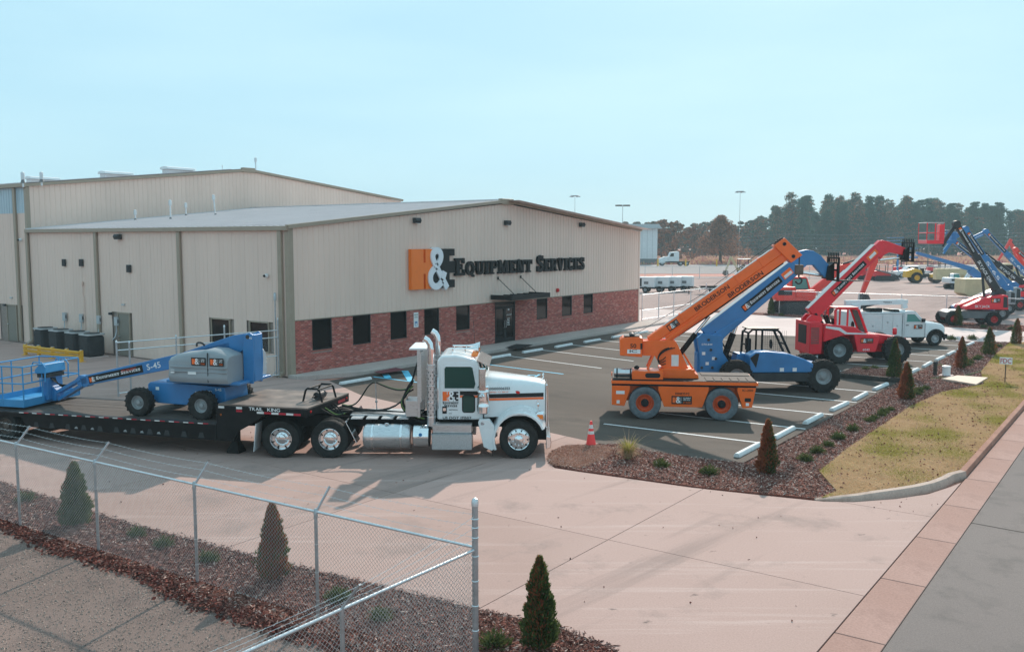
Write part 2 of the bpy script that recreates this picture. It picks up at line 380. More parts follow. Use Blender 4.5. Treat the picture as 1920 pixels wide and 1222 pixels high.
def plate(parent, T, w, h, m='decal_black', name='decal', t=.006):
    mb = MB(); mb.add([place(T, a, b, c) for a, b, c in [(0,0,0),(w,0,0),(w,h,0),(0,h,0),(0,0,t),(w,0,t),(w,h,t),(0,h,t)]], [(4,5,6,7),(0,1,5,4),(1,2,6,5),(2,3,7,6),(3,0,4,7)])
    return mb.build(name, m, parent)
def company_decal(parent, T, w, h, long=False, logo_frac=.7):
    d = plate(parent, T, w, h); mb = MB(); T2 = T @ Matrix.Translation((0, 0, .007)); lh = h*logo_frac; lx = h*.12
    put_logo(mb, T2, lx, h*.15, lh, .002, (0, 1, 2)); tx = lx+lh*1.85
    if long:
        put_slab(mb, T2, 'EQUIPMENT SERVICES', tx, h*.32, h*.42, 1, kx=(w-tx-h*.2)/(h*.42*13.9)); rest = None
    else:
        rw = w-tx-h*.1
        put_text(mb, T2, 'EQUIPMENT', tx, h*.68, h*.16, 1, rw); put_text(mb, T2, 'SERVICES', tx, h*.46, h*.16, 1, rw*.9); put_text(mb, T2, '877-700-RENT', tx, h*.12, h*.2, 0, rw)
    mb.build('lettering', ['decal_orange', 'decal_white', 'grey_paint'], d); return d
# ================================================================ ground materials
def ground_mat(name, c1, c2, c3, big=.12, mid=1.1, fine=30, rough=.9, bmp=.25, stretch=None, spec=.3):
    m, nt, bs = nodes(name)
    a = mixc(nt, ramp(nt, noise(nt, big, 4, stretch), .35, .65), c1, c2)
    b = mixc(nt, ramp(nt, noise(nt, mid, 7, stretch, .65), .5, .78), a, c3)
    f = noise(nt, fine, 5, None, .7); g = nt.nodes.new('ShaderNodeMix'); g.data_type = 'RGBA'; g.blend_type = 'OVERLAY'; g.inputs[0].default_value = .45
    nt.links.new(b, g.inputs[6]); nt.links.new(f, g.inputs[7]); nt.links.new(g.outputs[2], bs.inputs['Base Color'])
    bs.inputs['Roughness'].default_value = min(1, rough+.05); bs.inputs['Specular IOR Level'].default_value = spec*.5
    bump(nt, bs, f, bmp, .02); M[name] = m
ground_mat('field', (0.572, 0.251, 0.202), (0.476, 0.228, 0.164), (0.667, 0.228, 0.239), .05, .2, 4)
ground_mat('yard', (0.339, 0.230, 0.207), (0.446, 0.319, 0.290), (0.201, 0.141, 0.130), .05, .25, 12, stretch=(1, .25, 1))
ground_mat('far_lot', (0.300, 0.258, 0.250), (0.360, 0.312, 0.300), (0.240, 0.204, 0.200), .03, .2, 5)
def drive_mat(name):
    m, nt, bs = nodes(name); oi = nt.nodes.new('ShaderNodeObjectInfo')
    def nz(scale, stretch, rot, detail=6, rough=.6):
        tc = nt.nodes.new('ShaderNodeTexCoord'); r = nt.nodes.new('ShaderNodeVectorRotate'); r.rotation_type = 'Z_AXIS'; r.inputs['Angle'].default_value = rot
        mp = nt.nodes.new('ShaderNodeMapping'); mp.inputs['Scale'].default_value = stretch; n = nt.nodes.new('ShaderNodeTexNoise'); n.inputs['Scale'].default_value = scale; n.inputs['Detail'].default_value = detail; n.inputs['Roughness'].default_value = rough
        nt.links.new(tc.outputs['Object'], r.inputs[0]); nt.links.new(r.outputs[0], mp.inputs[0]); nt.links.new(mp.outputs[0], n.inputs[0]); return n.outputs[0]
    base = mixc(nt, ramp(nt, nz(.22, (1,1,1), 0), .35, .66), (0.356, 0.232, 0.198), (0.421, 0.286, 0.252))
    base = mixc(nt, ramp(nt, oi.outputs['Random'], 0, 1), base, mixc(nt, .75, base, (0.467, 0.316, 0.281)))
    base = mixc(nt, ramp(nt, nz(.9, (.12, 2.2, 1), -HEAD, 8, .7), .55, .78), base, (0.544, 0.403, 0.367))           # pale scuff streaks along the turning lane
    base = mixc(nt, ramp(nt, nz(.8, (1.6, .10, 1), R(8), 6, .6), .56, .80), base, (0.259, 0.185, 0.166))             # rolled tyre tracks
    base = mixc(nt, ramp(nt, nz(.5, (1,1,1), .4, 7, .7), .55, .76), base, (0.266, 0.195, 0.176))                     # damp stains
    base = mixc(nt, ramp(nt, nz(5.5, (1, .5, 1), .8, 3, .5), .70, .77), base, (0.149, 0.111, 0.101))                  # oil drips
    f = nz(34, (1,1,1), 0, 5, .7); g = nt.nodes.new('ShaderNodeMix'); g.data_type = 'RGBA'; g.blend_type = 'OVERLAY'; g.inputs[0].default_value = .35
    nt.links.new(base, g.inputs[6]); nt.links.new(f, g.inputs[7]); nt.links.new(g.outputs[2], bs.inputs['Base Color']); bs.inputs['Roughness'].default_value = .85; bs.inputs['Specular IOR Level'].default_value = .15; bump(nt, bs, f, .12, .01); M[name] = m
drive_mat('concrete')
ground_mat('concrete_far', (0.593, 0.464, 0.436), (0.675, 0.540, 0.507), (0.494, 0.396, 0.373), .2, .6, 20, .8, .1)
ground_mat('walk', (0.459, 0.390, 0.358), (0.527, 0.448, 0.410), (0.351, 0.305, 0.286), .3, 1.2, 25, .85, .15)
ground_mat('kerb_concrete', (0.528, 0.397, 0.336), (0.436, 0.315, 0.264), (0.317, 0.214, 0.174), .5, 2, 25, .85, .2)
ground_mat('kerb_rust', (0.396, 0.204, 0.150), (0.324, 0.162, 0.120), (0.228, 0.102, 0.078), .6, 2, 25, .85, .2)
ground_mat('gutter_concrete', (0.368, 0.215, 0.178), (0.413, 0.253, 0.215), (0.293, 0.171, 0.143), .4, 1.3, 25, .85, .2)
ground_mat('asphalt', (0.075, 0.061, 0.053), (0.139, 0.110, 0.093), (0.046, 0.039, 0.036), .13, .5, 60, .82, .3, stretch=(.4, 1, 1))
ground_mat('asphalt_road', (0.197, 0.162, 0.152), (0.233, 0.191, 0.177), (0.138, 0.119, 0.111), .1, 1.0, 45, .9, .5)
ground_mat('mulch_soil', (0.173, 0.066, 0.049), (0.230, 0.090, 0.069), (0.107, 0.043, 0.034), .8, 3, 18, .95, .9)
ground_mat('turf_soil', (0.408, 0.270, 0.162), (0.324, 0.240, 0.090), (0.480, 0.324, 0.228), .45, 1.6, 20, .95, .6)
ground_mat('gravel', (0.225, 0.158, 0.137), (0.273, 0.195, 0.170), (0.117, 0.091, 0.085), .25, 1.1, 55, .95, .8)
# ================================================================ setting
def sheet(name, pts, z, m, kind='structure', th=.05, parent=None):
    mb = MB(); mb.slab(pts, z-th, z); o = mb.build(name, m, parent)
    if kind and not parent: o['kind'] = kind
    return o
g = sheet('ground', [c2w(-260,-70),c2w(460,-70),c2w(460,640),c2w(-260,640)], -.09, 'field', th=.5)
sheet('yard', [(-60,44.9),(70,44.9),c2w(210,150),c2w(-40,150)], -.03, 'yard')
sheet('far_lot', [c2w(-60,162),c2w(260,162),c2w(330,222),c2w(-80,222)], -.05, 'far_lot')
sheet('far_road', [c2w(-200,300),c2w(500,300),c2w(520,309),c2w(-210,309)], -.05, 'far_lot')
PARK = [(1.9,.4),(5.6,-1.4),(10,-2.3),(15.3,-2.9),(17.2,-3.3),(20.2,-3.45),(21.5,-3.2),(21.62,31.6),(19.9,32.2),(12.2,29.7),(8.2,28.4),(1.9,26.5)]
sheet('parking_lot', PARK, -.006, 'asphalt')
sheet('back_drive', [(1.9,26.5),(8.2,28.4),(12.2,29.7),(19.9,32.2),(22.5,33.1),(26.6,34.9),(26.6,40.6),(19.3,41.3),(4.2,43.6),(-6,44.8),(-6,33.2),(1.9,33.2)], 0, 'concrete_far')
sheet('gravel_lot', [(-60,-60),(26.0,-60),(26.0,-17.0),(-60,-17.0)], -.02, 'gravel')
sheet('road', [(27.35,-80),(37,-80),(37,160),(27.35,160)], -.018, 'asphalt_road', th=.06)
# driveway: separate cast slabs with open joints
DRIVE = [(-60,-15.55),(12.9,-15.6),(16.8,-15.35),(21.7,-14.85),(23.0,-14.65),(24.1,-14.8),(25.2,-15.4),(26.59,-16.9),(26.59,-1.9)]
DRIVE += [gz(*p) for p in [(1780,913),(1740,926),(1680,935),(1600,941),(1545,940),(1400,925),(1300,914),(1200,900),(1085,884),(1040,877),(1027,865),(1027,857),(1035,847),(1060,837),(1110,834)]]
DRIVE += [(17.2,-3.32),(15.3,-2.92),(10,-2.32),(5.6,-1.42),(1.9,.38),(.6,-.22),(0,-.22),(-60,-.22)]
def clip(poly, ax, v, keep_less):
    out = []
    for i in range(len(poly)):
        a = poly[i]; b = poly[(i+1) % len(poly)]; ia = (a[ax] <= v) == keep_less; ib = (b[ax] <= v) == keep_less
        if ia: out.append(a)
        if ia != ib:
            t = (v-a[ax])/(b[ax]-a[ax]); out.append((a[0]+t*(b[0]-a[0]), a[1]+t*(b[1]-a[1])))
    return out
drive = empty('driveway', (0, 0, 0)); drive['kind'] = 'structure'
xs = [-60, -30, -13, -7.2, -1.4, 4.4, 10.15, 15.95, 21.7, 27]; ys = [-18, -10.65, -5.3, 1]
for i in range(len(xs)-1):
    for j in range(len(ys)-1):
        p = DRIVE; g_ = .009
        for ax, v, less in ((0, xs[i]+g_, False), (0, xs[i+1]-g_, True), (1, ys[j]+g_, False), (1, ys[j+1]-g_, True)):
            p = clip(p, ax, v, less) if p else p
        q = []
        for a in p:
            if not q or (abs(a[0]-q[-1][0])+abs(a[1]-q[-1][1])) > 1e-4: q.append(a)
        if len(q) > 2: sheet('slab', q, 0, 'concrete', None, .08, drive)
mb = MB(); mb.slab(DRIVE, -.08, -.035); o = mb.build('joint_filler', 'mulch_soil', drive)
# pavement in front of the office
walk = sheet('sidewalk', [(.03,-.2),(.6,-.2),(1.9,2.6),(1.9,33.2),(.03,33.2)], .13, 'walk', th=.2)
# gutter and kerb along the road
gut = empty('gutter', (26.98,0,0)); gut['kind'] = 'structure'
gm = MB(); gm.box(-.37,.36,-1.365,1.365,-.08,-.002)
g0 = gm.build('gutter_slab', 'gutter_concrete', gut, bevel=.012); g0.location = (0,-22,0)
y = -22+2.75
while y < 90:
    c = g0.copy(); col.objects.link(c); c.location = (0, y, 0); y += 2.75
kerb = empty('kerb', (26.6,0,0)); kerb['kind'] = 'structure'
KP = [(-.17,-.08),(0,-.08),(-.005,.09),(-.03,.135),(-.17,.14)]
def sweep(path, prof, h=None):
    rings = []; n = len(path)
    for i, p in enumerate(path):
        a = Vector(path[max(i-1,0)]); b = Vector(path[min(i+1,n-1)]); d = (b-a).normalized(); r = Vector((d.y, -d.x)); k = 1 if h is None else h[i]
        rings.append([(p[0]+r.x*u, p[1]+r.y*u, (w*k if w > 0 else w)) for u, w in prof])
    return rings
k0 = MB(); k0.loft(sweep([(0,-1.365),(0,1.365)], KP)); ks = k0.build('kerb_section', 'kerb_rust', kerb, bevel=.01); ks.location = (0,-1.2+1.375,0)
y = .175+2.75
while y < 90:
    if not 34.5 < y < 41.5:
        c = ks.copy(); col.objects.link(c); c.location = (0, y, 0)
    y += 2.75
pth = [gz(*p) for p in [(1530,938),(1570,938),(1610,937),(1650,933),(1690,928),(1725,922),(1755,915),(1778,906),(1790,899)]]+[(26.6,-1.21)]
mb = MB(); mb.loft(sweep([(a-26.6, b) for a, b in pth], KP, [.12,.45,.75,.95,1,1,1,1,1,1])); mb.build('kerb_return', 'kerb_concrete', kerb)
# planted beds
rj = lambda a: random.uniform(-a, a)
edge = [(x, -17.2+.07*math.sin(x*1.3)+rj(.06)) for x in np.arange(26.2, -60, -.6)]
near_bed = [(-60,-15.5),(12.9,-15.55),(16.8,-15.3),(21.7,-14.8),(23.0,-14.6),(24.1,-14.75),(25.2,-15.35),(26.2,-16.7)]+edge
sheet('near_bed', near_bed, -.012, 'mulch_soil')
nose = [gz(*p) for p in [(1160,833),(1110,836),(1060,838),(1035,848),(1028,858),(1028,865),(1040,875),(1085,882),(1200,898),(1300,912),(1400,923),(1540,936)]]
long_bed = [(21.63,32.3),(21.63,-3.15),(20.2,-3.43),(18.9,-3.4)]+nose+[(24.4,-4.6),(23.5,-3),(23.35,0),(23.3,8),(23.6,12),(24.6,15),(23.9,19),(23.5,26),(23.3,33.2),(22.5,33.0)]
sheet('long_bed', long_bed, .02, 'mulch_soil', th=.1)
turf = [(23.3,33.2),(23.5,26),(23.9,19),(24.6,15),(23.6,12),(23.3,8),(23.35,0),(23.5,-3),(24.4,-4.6),gz(1540,936)]+[gz(*p) for p in [(1600,932),(1680,925),(1740,914),(1780,900)]]+[(26.42,-1.2),(26.44,34.6)]
sheet('verge', turf, .05, 'turf_soil', th=.12)
back_bed = [(-1,43.95),(4.2,43.62),(19.3,41.32),(26.3,40.65),(40,40.4),(40,45.6),(-1,45.4)]
sheet('back_bed', back_bed, .03, 'mulch_soil', th=.1)
# painted markings
def line(name, a, b, w, m, z=.0):
    mb = MB(); mb.beam((a[0],a[1],z), (b[0],b[1],z), w, .004); o = mb.build(name, m); o['kind'] = 'structure'; return o
for yy in (11.45, 14.55, 17.55, 20.6, 23.6, 26.3): line('stall_line', (3.2,yy), (9.4,yy-1.15), .1, 'paint_line')
for yy in (-.5, 2.2, 5.1, 8.0, 10.75, 16.0, 18.75, 21.5, 24.3, 27.1, 29.9): line('stall_line', (15.9,yy-.25), (21.45,yy+.03), .1, 'paint_line')
line('accessible_line', gz(700,706), gz(786,717), .12, 'paint_blue'); line('accessible_line', gz(907,682), gz(1056,701), .12, 'paint_blue')
line('accessible_hatch', gz(722,701), gz(728,708.5), .3, 'paint_blue', .003); line('accessible_hatch', gz(759,695), gz(771,714), .3, 'paint_blue', .003)
mb = MB()
for pl in ([(972,704),(985,707),(1003,706),(1012,702)], [(985,707),(992,703),(1005,703)], [(995,709),(1008,708)]):
    w = [gz(*p) for p in pl]
    for i in range(len(w)-1): mb.beam((*w[i],.002+.0015*i), (*w[i+1],.002+.0015*i), .11, .003)
mb.build('wheelchair_mark', 'paint_blue')['kind'] = 'structure'
q = [gz(700,697,.13), gz(716,700,.13), gz(762,693,.13), gz(742,689,.13)]
mb = MB(); mb.slab(q, .131, .136); mb.build('ramp_pad', 'paint_red')['kind'] = 'structure'
q = [gz(947,652,.13), gz(975,654,.13), gz(1000,646,.13), gz(968,645,.13)]
mb = MB(); mb.slab(q, .131, .142); tag(mb.build('door_mat', 'black_rubber'), 'dark rubber mat on the pavement before the glass entrance', 'mat')
# tyre marks and the seam in the road
line('road_seam', (27.35,-5.2), (34,-5.75), .03, 'asphalt', -.014)
# ================================================================ office building
def panel_wall(parent, axis, at, s0, s1, z0, ztop, out, m, pitch=.305, w=.915, name='wall_panel', holes=(), rib=.028):
    """ribbed sheets, one object per sheet; axis 'y': wall in plane x=at, running along y"""
    n = max(1, round((s1-s0)/w)); w = (s1-s0)/n; cache = {}
    for i in range(n):
        a = s0+i*w; b = a+w-.004; cuts = [a]
        segs = [(z0, None)]
        for (h0, h1, k0, k1) in holes:
            if a < h1 and b > h0: segs = [(k1, None)] if k0 <= z0+.01 else [(z0, k0), (k1, None)]
        for (u0, u1) in segs:
            mb = MB(); prof = []
            for r in range(3):
                q = a+r*w/3; prof += [(q, 0), (q+w/3*.72, 0), (q+w/3*.82, rib), (q+w/3*.92, rib)]
            prof.append((b, 0)); vs = []
            for s, d in prof:
                for z in (u0, ztop(s) if u1 is None else u1):
                    vs.append((at+out*d, s, z) if axis == 'y' else (s, at+out*d, z))
            flip = (axis == 'y') == (out > 0)
            fs = [(2*k, 2*k+2, 2*k+3, 2*k+1) if flip else (2*k+1, 2*k+3, 2*k+2, 2*k) for k in range(len(prof)-1)]
            mb.add(vs, fs); mb.build(name, m, parent, angle=20)
office = empty('office_building', (0,0,0), 0, 'beige ribbed metal building with red brick base and big company lettering', 'building')
LN = 31.75; DP = 22.0; RZ = 8.05; RY = 15.7
gable = lambda s: (6.5+(RZ-6.5)*s/RY if s < RY else RZ-(RZ-6.62)*(s-RY)/(LN-RY))-.12
panel_wall(office, 'y', 0.0, .22, LN-.12, 2.44, gable, 1, 'wall_panel')
LW = [(-5.46,-4.06,.95,2.33),(-2.70,-1.36,.95,2.33),(-13.16,-12.07,0,2.23)]
mb = MB(); mb.box(-DP,-.13,.06,LN-.06,-.3,6.4); core = mb.build('core', 'mortar', office)
mb = MB(); mb.prism([(.06,6.4),(RY,RZ-.2),(LN-.06,6.5)], -DP, -.03); cg = mb.build('gable_core', 'mortar', office)
cg.data.transform(Matrix(((0,1,0,0),(1,0,0,0),(0,0,1,0),(0,0,0,1)))); cg.data.flip_normals()
panel_wall(office, 'x', 0.0, -DP+.15, -.2, .02, lambda s: 6.38, -1, 'wall_panel', holes=LW, rib=.014)
# brick base with window and door openings
WIN = [(1.21,1.05),(3.68,1.06),(6.19,1.08),(8.66,1.09),(11.21,1.12),(18.79,1.17),(21.6,1.18),(24.18,1.18)]
OPEN = [(a, a+1.17, s, 2.42) for a, s in WIN]+[(14.63,16.6,.13,2.42)]
BL, BH, BJ = .203, .0645, .0105; stride = BL+BJ; ch = BH+BJ
bricks = []
for c in range(32):
    z = .02+c*ch; y = .04-(stride/2 if c % 2 else 0)
    while y < LN-.05:
        segs = [(max(y, .04), min(y+BL, LN-.05))]
        for (h0, h1, k0, k1) in OPEN:
            kk = k0-.07 if k0 > .5 else k0
            if z < k1 and z+BH > kk:
                ns = []
                for a, b in segs:
                    if b <= h0 or a >= h1: ns.append((a, b))
                    else:
                        if a < h0-.03: ns.append((a, h0))
                        if b > h1+.03: ns.append((h1, b))
                segs = ns
        bricks += [(a, b, z) for a, b in segs if b-a > .02]
        y += stride
bm_names = ['brick_red', 'brick_red', 'brick_dark', 'brick_brown', 'brick_pink']
full = [b for b in bricks if abs(b[1]-b[0]-BL) < 1e-6 and b[2] > .1]
full.sort(key=lambda b: (b[0]-CAM[1])**2*.9+ (b[2]-2)**2*.1)
own = set(full[:290]); protos = {}
for b in full[:290]:
    k = random.choice(bm_names)
    if k not in protos:
        mb = MB(); mb.box(0,.016,0,BL,0,BH); o = mb.build('brick', k, office); protos[k] = o
    else:
        o = protos[k].copy(); col.objects.link(o)
    o.location = (rj(.0015)-.001, b[0], b[2])
mb = MB()
for b in bricks:
    if b in own: continue
    d = .015+rj(.003); mb.add([(0,b[0],b[2]),(0,b[1],b[2]),(0,b[1],b[2]+BH),(0,b[0],b[2]+BH),(d,b[0],b[2]),(d,b[1],b[2]),(d,b[1],b[2]+BH),(d,b[0],b[2]+BH)],
        [(4,5,6,7),(0,1,5,4),(1,2,6,5),(2,3,7,6),(3,0,4,7)], random.choice([0,0,1,2,3]))
mb.build('brickwork', ['brick_red','brick_dark','brick_brown','brick_pink'], office)['kind'] = 'stuff'
mb = MB()                                           # mortar plane round the openings
ys_ = [.03]+[v for o_ in sorted(OPEN) for v in o_[:2]]+[LN-.04]
for i in range(0, len(ys_), 2):
    mb = MB(); mb.box(-.13,.004,ys_[i],ys_[i+1],-.1,2.44); mb.build('mortar_bed', 'mortar', office)
for (h0,h1,k0,k1) in OPEN:
    if k0 > .5: mb = MB(); mb.box(-.13,.0035,h0,h1,-.1,k0); mb.build('mortar_bed', 'mortar', office)
for i, (a, s) in enumerate(WIN):                    # recessed windows
    f = MB(); t = .05
    f.box(-.075,-.012,a,a+t,s,2.42); f.box(-.075,-.012,a+1.17-t,a+1.17,s,2.42); f.box(-.076,-.013,a+t,a+1.17-t,s,s+t); f.box(-.076,-.013,a+t,a+1.17-t,2.42-t,2.42)
    w = f.build('window', 'black_frame', office)
    f = MB(); f.box(-.06,-.05,a+t,a+1.17-t,s+t,2.42-t); f.build('pane', 'glass_dark', w)
    f = MB()
    for k in range(6): f.box(-.02,.035,a-.02+k*.2025,a-.02+k*.2025+.192,s-.068,s-.003)
    f.build('window_sill', 'brick_brown', w, bevel=.004)
f = MB(); f.box(-.08,-.01,14.63,14.69,.13,2.42); f.box(-.08,-.01,16.54,16.6,.13,2.42); f.box(-.081,-.011,14.69,16.54,2.36,2.42); f.box(-.081,-.011,14.69,16.54,2.12,2.17)
ed = f.build('entrance', 'black_frame', office)
for a in (14.7, 15.62):
    f = MB(); f.box(-.075,-.02,a,a+.1,.14,2.11); f.box(-.075,-.02,a+.81,a+.91,.14,2.11); f.box(-.076,-.021,a+.1,a+.81,.14,.36); f.box(-.076,-.021,a+.1,a+.81,2.02,2.11)
    dl = f.build('door_leaf', 'black_frame', ed)
    f = MB(); f.box(-.06,-.05,a+.1,a+.81,.36,2.02); f.build('pane', 'glass_dark', ed)
    f = MB(); hx = a+.84 if a < 15 else a+.07; f.tube([(-.02,hx,.95),(.04,hx,.97),(.04,hx,1.33),(-.02,hx,1.35)], .014, 6); f.build('handle', 'aluminium', ed)
f = MB(); f.box(-.06,-.05,14.69,16.54,2.17,2.36); f.build('transom_pane', 'glass_dark', ed)
TD = frame_of((-.049,15.8,1.0), (0,1,0), (0,0,1)); f = MB()
put_text(f, TD, 'H&E EQUIPMENT', .02, .62, .07, 0, .5)
f.build('door_lettering', 'decal_white', ed)
for k in range(5):
    f = MB(); f.box(-.0455,-.0445,15.88,16.14-.03*(k % 2),1.42-k*.09,1.455-k*.09); f.build('door_print_line', 'decal_white', ed)
f = MB(); f.box(-.0455,-.0445,15.94,16.10,1.90,2.0); f.build('door_plate', 'decal_white', ed)
# corner and eave trim, base flashing, roof sheets
f = MB(); f.box(-.2,.05,-.05,.22,-.02,6.42); f.build('corner_trim', 'trim', office, bevel=.01)
f = MB(); f.box(-.1,.05,LN-.12,LN+.03,-.02,6.5); f.build('corner_trim', 'wall_panel', office, bevel=.01)
f = MB(); f.box(-.01,.045,.23,LN-.13,2.425,2.46); f.build('base_flashing', 'trim', office)
f = MB(); f.beam((.06,-.12,6.46),(.06,RY,RZ+.02),.16,.22,up=(1,0,0)); f.build('rake_trim', 'trim', office)
f = MB(); f.beam((.06,RY,RZ+.02),(.06,LN+.08,6.60),.16,.22,up=(1,0,0)); f.build('rake_trim', 'trim', office)
f = MB(); f.box(-.12,.16,RY-.55,RY+.55,RZ-.18,RZ+.15); f.build('ridge_cap', 'trim', office, bevel=.02)
f = MB(); f.box(-DP,.1,-.2,.02,6.30,6.50); f.build('gutter', 'trim', office, bevel=.02)
for x in (-21.95,-14.88,-7.67,-.46):
    f = MB(); f.box(x-.12,x+.12,-.14,-.035,.12,6.3); f.beam((x,-.09,.2),(x,-.32,.03),.22,.12); f.build('downpipe', 'trim', office, bevel=.01)
npan = 50
for i in range(npan):
    x0 = -DP+i*(DP+.04)/npan; x1 = x0+(DP+.04)/npan
    for (ya, za, yb, zb) in ((-.12,6.50,RY,RZ+.06), (RY,RZ+.06,LN+.1,6.63)):
        if ya > 1 and i % 4: continue
        xe = x1 if ya < 1 else x0+4*(x1-x0)
        f = MB(); f.add([(x0,ya,za),(xe-.002,ya,za),(xe-.002,yb,zb),(x0,yb,zb),(x0,ya,za+.05),(x0,yb,zb+.05),(x0+.03,yb,zb+.05),(x0+.03,ya,za+.05),(x0+.03,ya,za),(x0+.03,yb,zb)], [(0,1,2,3),(4,7,6,5),(8,7,6,9),(0,4,5,3)])
        f.build('roof_panel', 'roof_metal', office, angle=20)
f = MB(); f.beam((-DP,RY,RZ+.11),(.02,RY,RZ+.11),.5,.06); f.build('ridge_flashing', 'roof_metal', office)
# doors and windows in the side wall
def hollow_door(parent, x0, x1, z1, y=-.035):
    f = MB(); f.box(x0,x0+.06,y-.03,y+.07,.02,z1); f.box(x1-.06,x1,y-.03,y+.07,.02,z1); f.box(x0+.06,x1-.06,y-.031,y+.07,z1-.06,z1)
    d = f.build('door', 'trim', parent); f = MB(); f.box(x0+.06,x1-.06,y,y+.05,.02,z1-.06); f.build('door_leaf', 'door_brown', d)
    f = MB(); f.lathe([(.001,-.08),(.03,-.08),(.03,-.02),(.012,-.02),(.012,0)], (x0+.14,y,1.0), 'y', 10); f.build('door_handle', 'galv_bright', d)
    f = MB(); f.box((x0+x1)/2-.12,(x0+x1)/2+.12,y-.04,y+.04,z1+.36,z1+.44); f.build('door_plate', 'light_grey', d)
hollow_door(office, -13.16, -12.07, 2.23)
for (x0,x1,z0,z1) in LW[:2]:
    f = MB(); f.box(x0,x0+.06,-.05,.05,z0,z1); f.box(x1-.06,x1,-.05,.05,z0,z1); f.box(x0+.06,x1-.06,-.051,.05,z1-.06,z1); f.box(x0+.06,x1-.06,-.051,.05,z0,z0+.06)
    w = f.build('window', 'trim', office); f = MB(); f.box(x0+.06,x1-.06,.0,.01,z0+.06,z1-.06); f.build('pane', 'glass_dark', w)
# company sign
def TX(y, z, x=.034): return frame_of((x, y, z), (0,1,0), (0,0,1))
sg = empty('company_sign', (.034,7.5,3.45), 0, 'large orange H, white ampersand and black lettering of the company sign on the gable', 'sign')
Tl = frame_of((0,0,0), (0,1,0), (0,0,1)); f = MB(); put_logo(f, Tl, 0, 0, 2.0, .2, (0,1,2)); f.build('logo', ['sign_orange','sign_white','black_sign'], sg)
adv = 3.5
for wrd, ww, hh in (('EQUIPMENT', 7.2, .92), ('SERVICES', 5.5, .95)):
    t = MB(); k = put_slab(t, Tl, wrd, 0, 0, hh, 0, .14); kx = ww/k; x = adv
    for j, c in enumerate(wrd):
        f = MB(); hc = hh if j == 0 else hh*.8
        put_slab(f, Tl, c, x, .58, hc, 0, .14, kx); f.build('letter', 'black_sign', sg); x += (SLAB[c][0]+.1)*hc*kx
    adv += ww+.42
# entrance canopy with rods
cn = empty('entrance_canopy', (0,14.2,2.62), 0, 'flat black metal canopy hung on two rods over the entrance', 'canopy')
f = MB(); f.box(.04,1.5,0,.08,0,.26); f.box(.04,1.5,3.72,3.8,0,.26); f.box(1.42,1.5,.08,3.72,0,.26); f.box(.04,1.42,.08,3.72,.02,.06); f.build('frame', 'black_frame', cn, bevel=.008)
for k in range(5):
    f = MB(); f.box(.04,1.42,.55+k*.65,.61+k*.65,.07,.22); f.build('joist', 'black_frame', cn)
for yy in (.7, 2.9):
    f = MB(); f.tube([(1.2,yy,.25),(.04,yy,1.15)], .022, 6); f.build('rod', 'black_frame', cn)
    f = MB(); f.box(.033,.06,yy-.06,yy+.06,1.08,1.24); f.build('rod_bracket', 'black_frame', cn)
# wall lamps and boxes
def wall_lamp(loc, rz, label, s=1):
    e = empty('wall_lamp', loc, rz, label, 'wall lamp', 'lamps fixed on the walls'); f = MB(); f.prism([(0,-.12*s),(.2*s,-.12*s),(.26*s,.02*s),(.2*s,.14*s),(0,.14*s)], -.2*s, .2*s); f.build('housing', 'charcoal', e, bevel=.01)
    f = MB(); f.box(.04*s,.2*s,-.16*s,.16*s,-.135*s,-.121*s); f.build('lens', 'lens', e)
for y, t in ((8.03,'dark wall lamp high on the gable above the orange H'), (15.67,'dark wall lamp high on the gable just below the ridge'), (23.71,'dark wall lamp high on the gable right of the sign')): wall_lamp((.033,y,6.85), 0, t)
wall_lamp((-12.7,-.036,6.05), -math.pi/2, 'dark wall lamp under the side gutter, above the brown door')
wall_lamp((-13.74,-.036,2.12), -math.pi/2, 'small dark lamp on the side wall just left of the office brown door', .5)
wall_lamp((-24.95,-.036,2.1), -math.pi/2, 'small dark lamp beside the door of the tall rear building', .5)
for x, z, t in ((-18.1,4.67,'left one of the pair of small black vents on the side wall'), (-16.37,4.69,'right one of the pair of small black vents on the side wall'), (-11.94,4.46,'single small black vent on the side wall right of the downpipe')):
    e = empty('wall_vent', (x,-.036,z), -math.pi/2, t, 'vent'); f = MB(); f.box(0,.09,-.15,.15,-.18,.2); f.build('hood', 'charcoal', e, bevel=.01)
    for k in range(4):
        f = MB(); f.beam((.092,-.13,-.1+k*.07),(.092,.13,-.1+k*.07),.02,.02); f.build('louvre', 'black_frame', e)
for x, z, t in ((-1.38,4.35,'white dome camera on the side wall near the building corner'), (-22.7,5.9,'white dome camera on the tall rear building beside its corner')):
    e = empty('security_camera', (x,-.036,z), -math.pi/2, t, 'camera'); f = MB(); f.lathe([(.09,0),(.1,.06),(.08,.12),(.03,.17)], (0,0,0), 'x', 12); f.build('body', 'white_paint', e)
    f = MB(); f.lathe([(.055,.14),(.06,.17),(.03,.22),(.001,.23)], (0,0,0), 'x', 10); f.build('dome', 'black_frame', e)
e = empty('fire_bell', (.033,21.0,2.83), 0, 'small red fire alarm horn on the gable above the right windows', 'alarm'); f = MB(); f.box(0,.09,-.1,.1,-.12,.12); f.build('body', 'lamp_red', e, bevel=.02); f = MB(); f.lathe([(.07,.09),(.08,.13),(.02,.15)], (0,0,0), 'x', 12); f.build('horn', 'lamp_red', e)
e = empty('parking_sign', (.02,7.86,1.55), 0, 'white and blue accessible parking sign on the brick wall between windows', 'sign')
f = MB(); f.box(0,.012,0,.34,0,.75); f.build('panel', 'decal_white', e); Tp = frame_of((.0125,0,0),(0,1,0),(0,0,1)); f = MB()
f.box(.012,.0145,.08,.26,.08,.3); f.build('symbol_panel', 'genie_blue', e); f = MB()
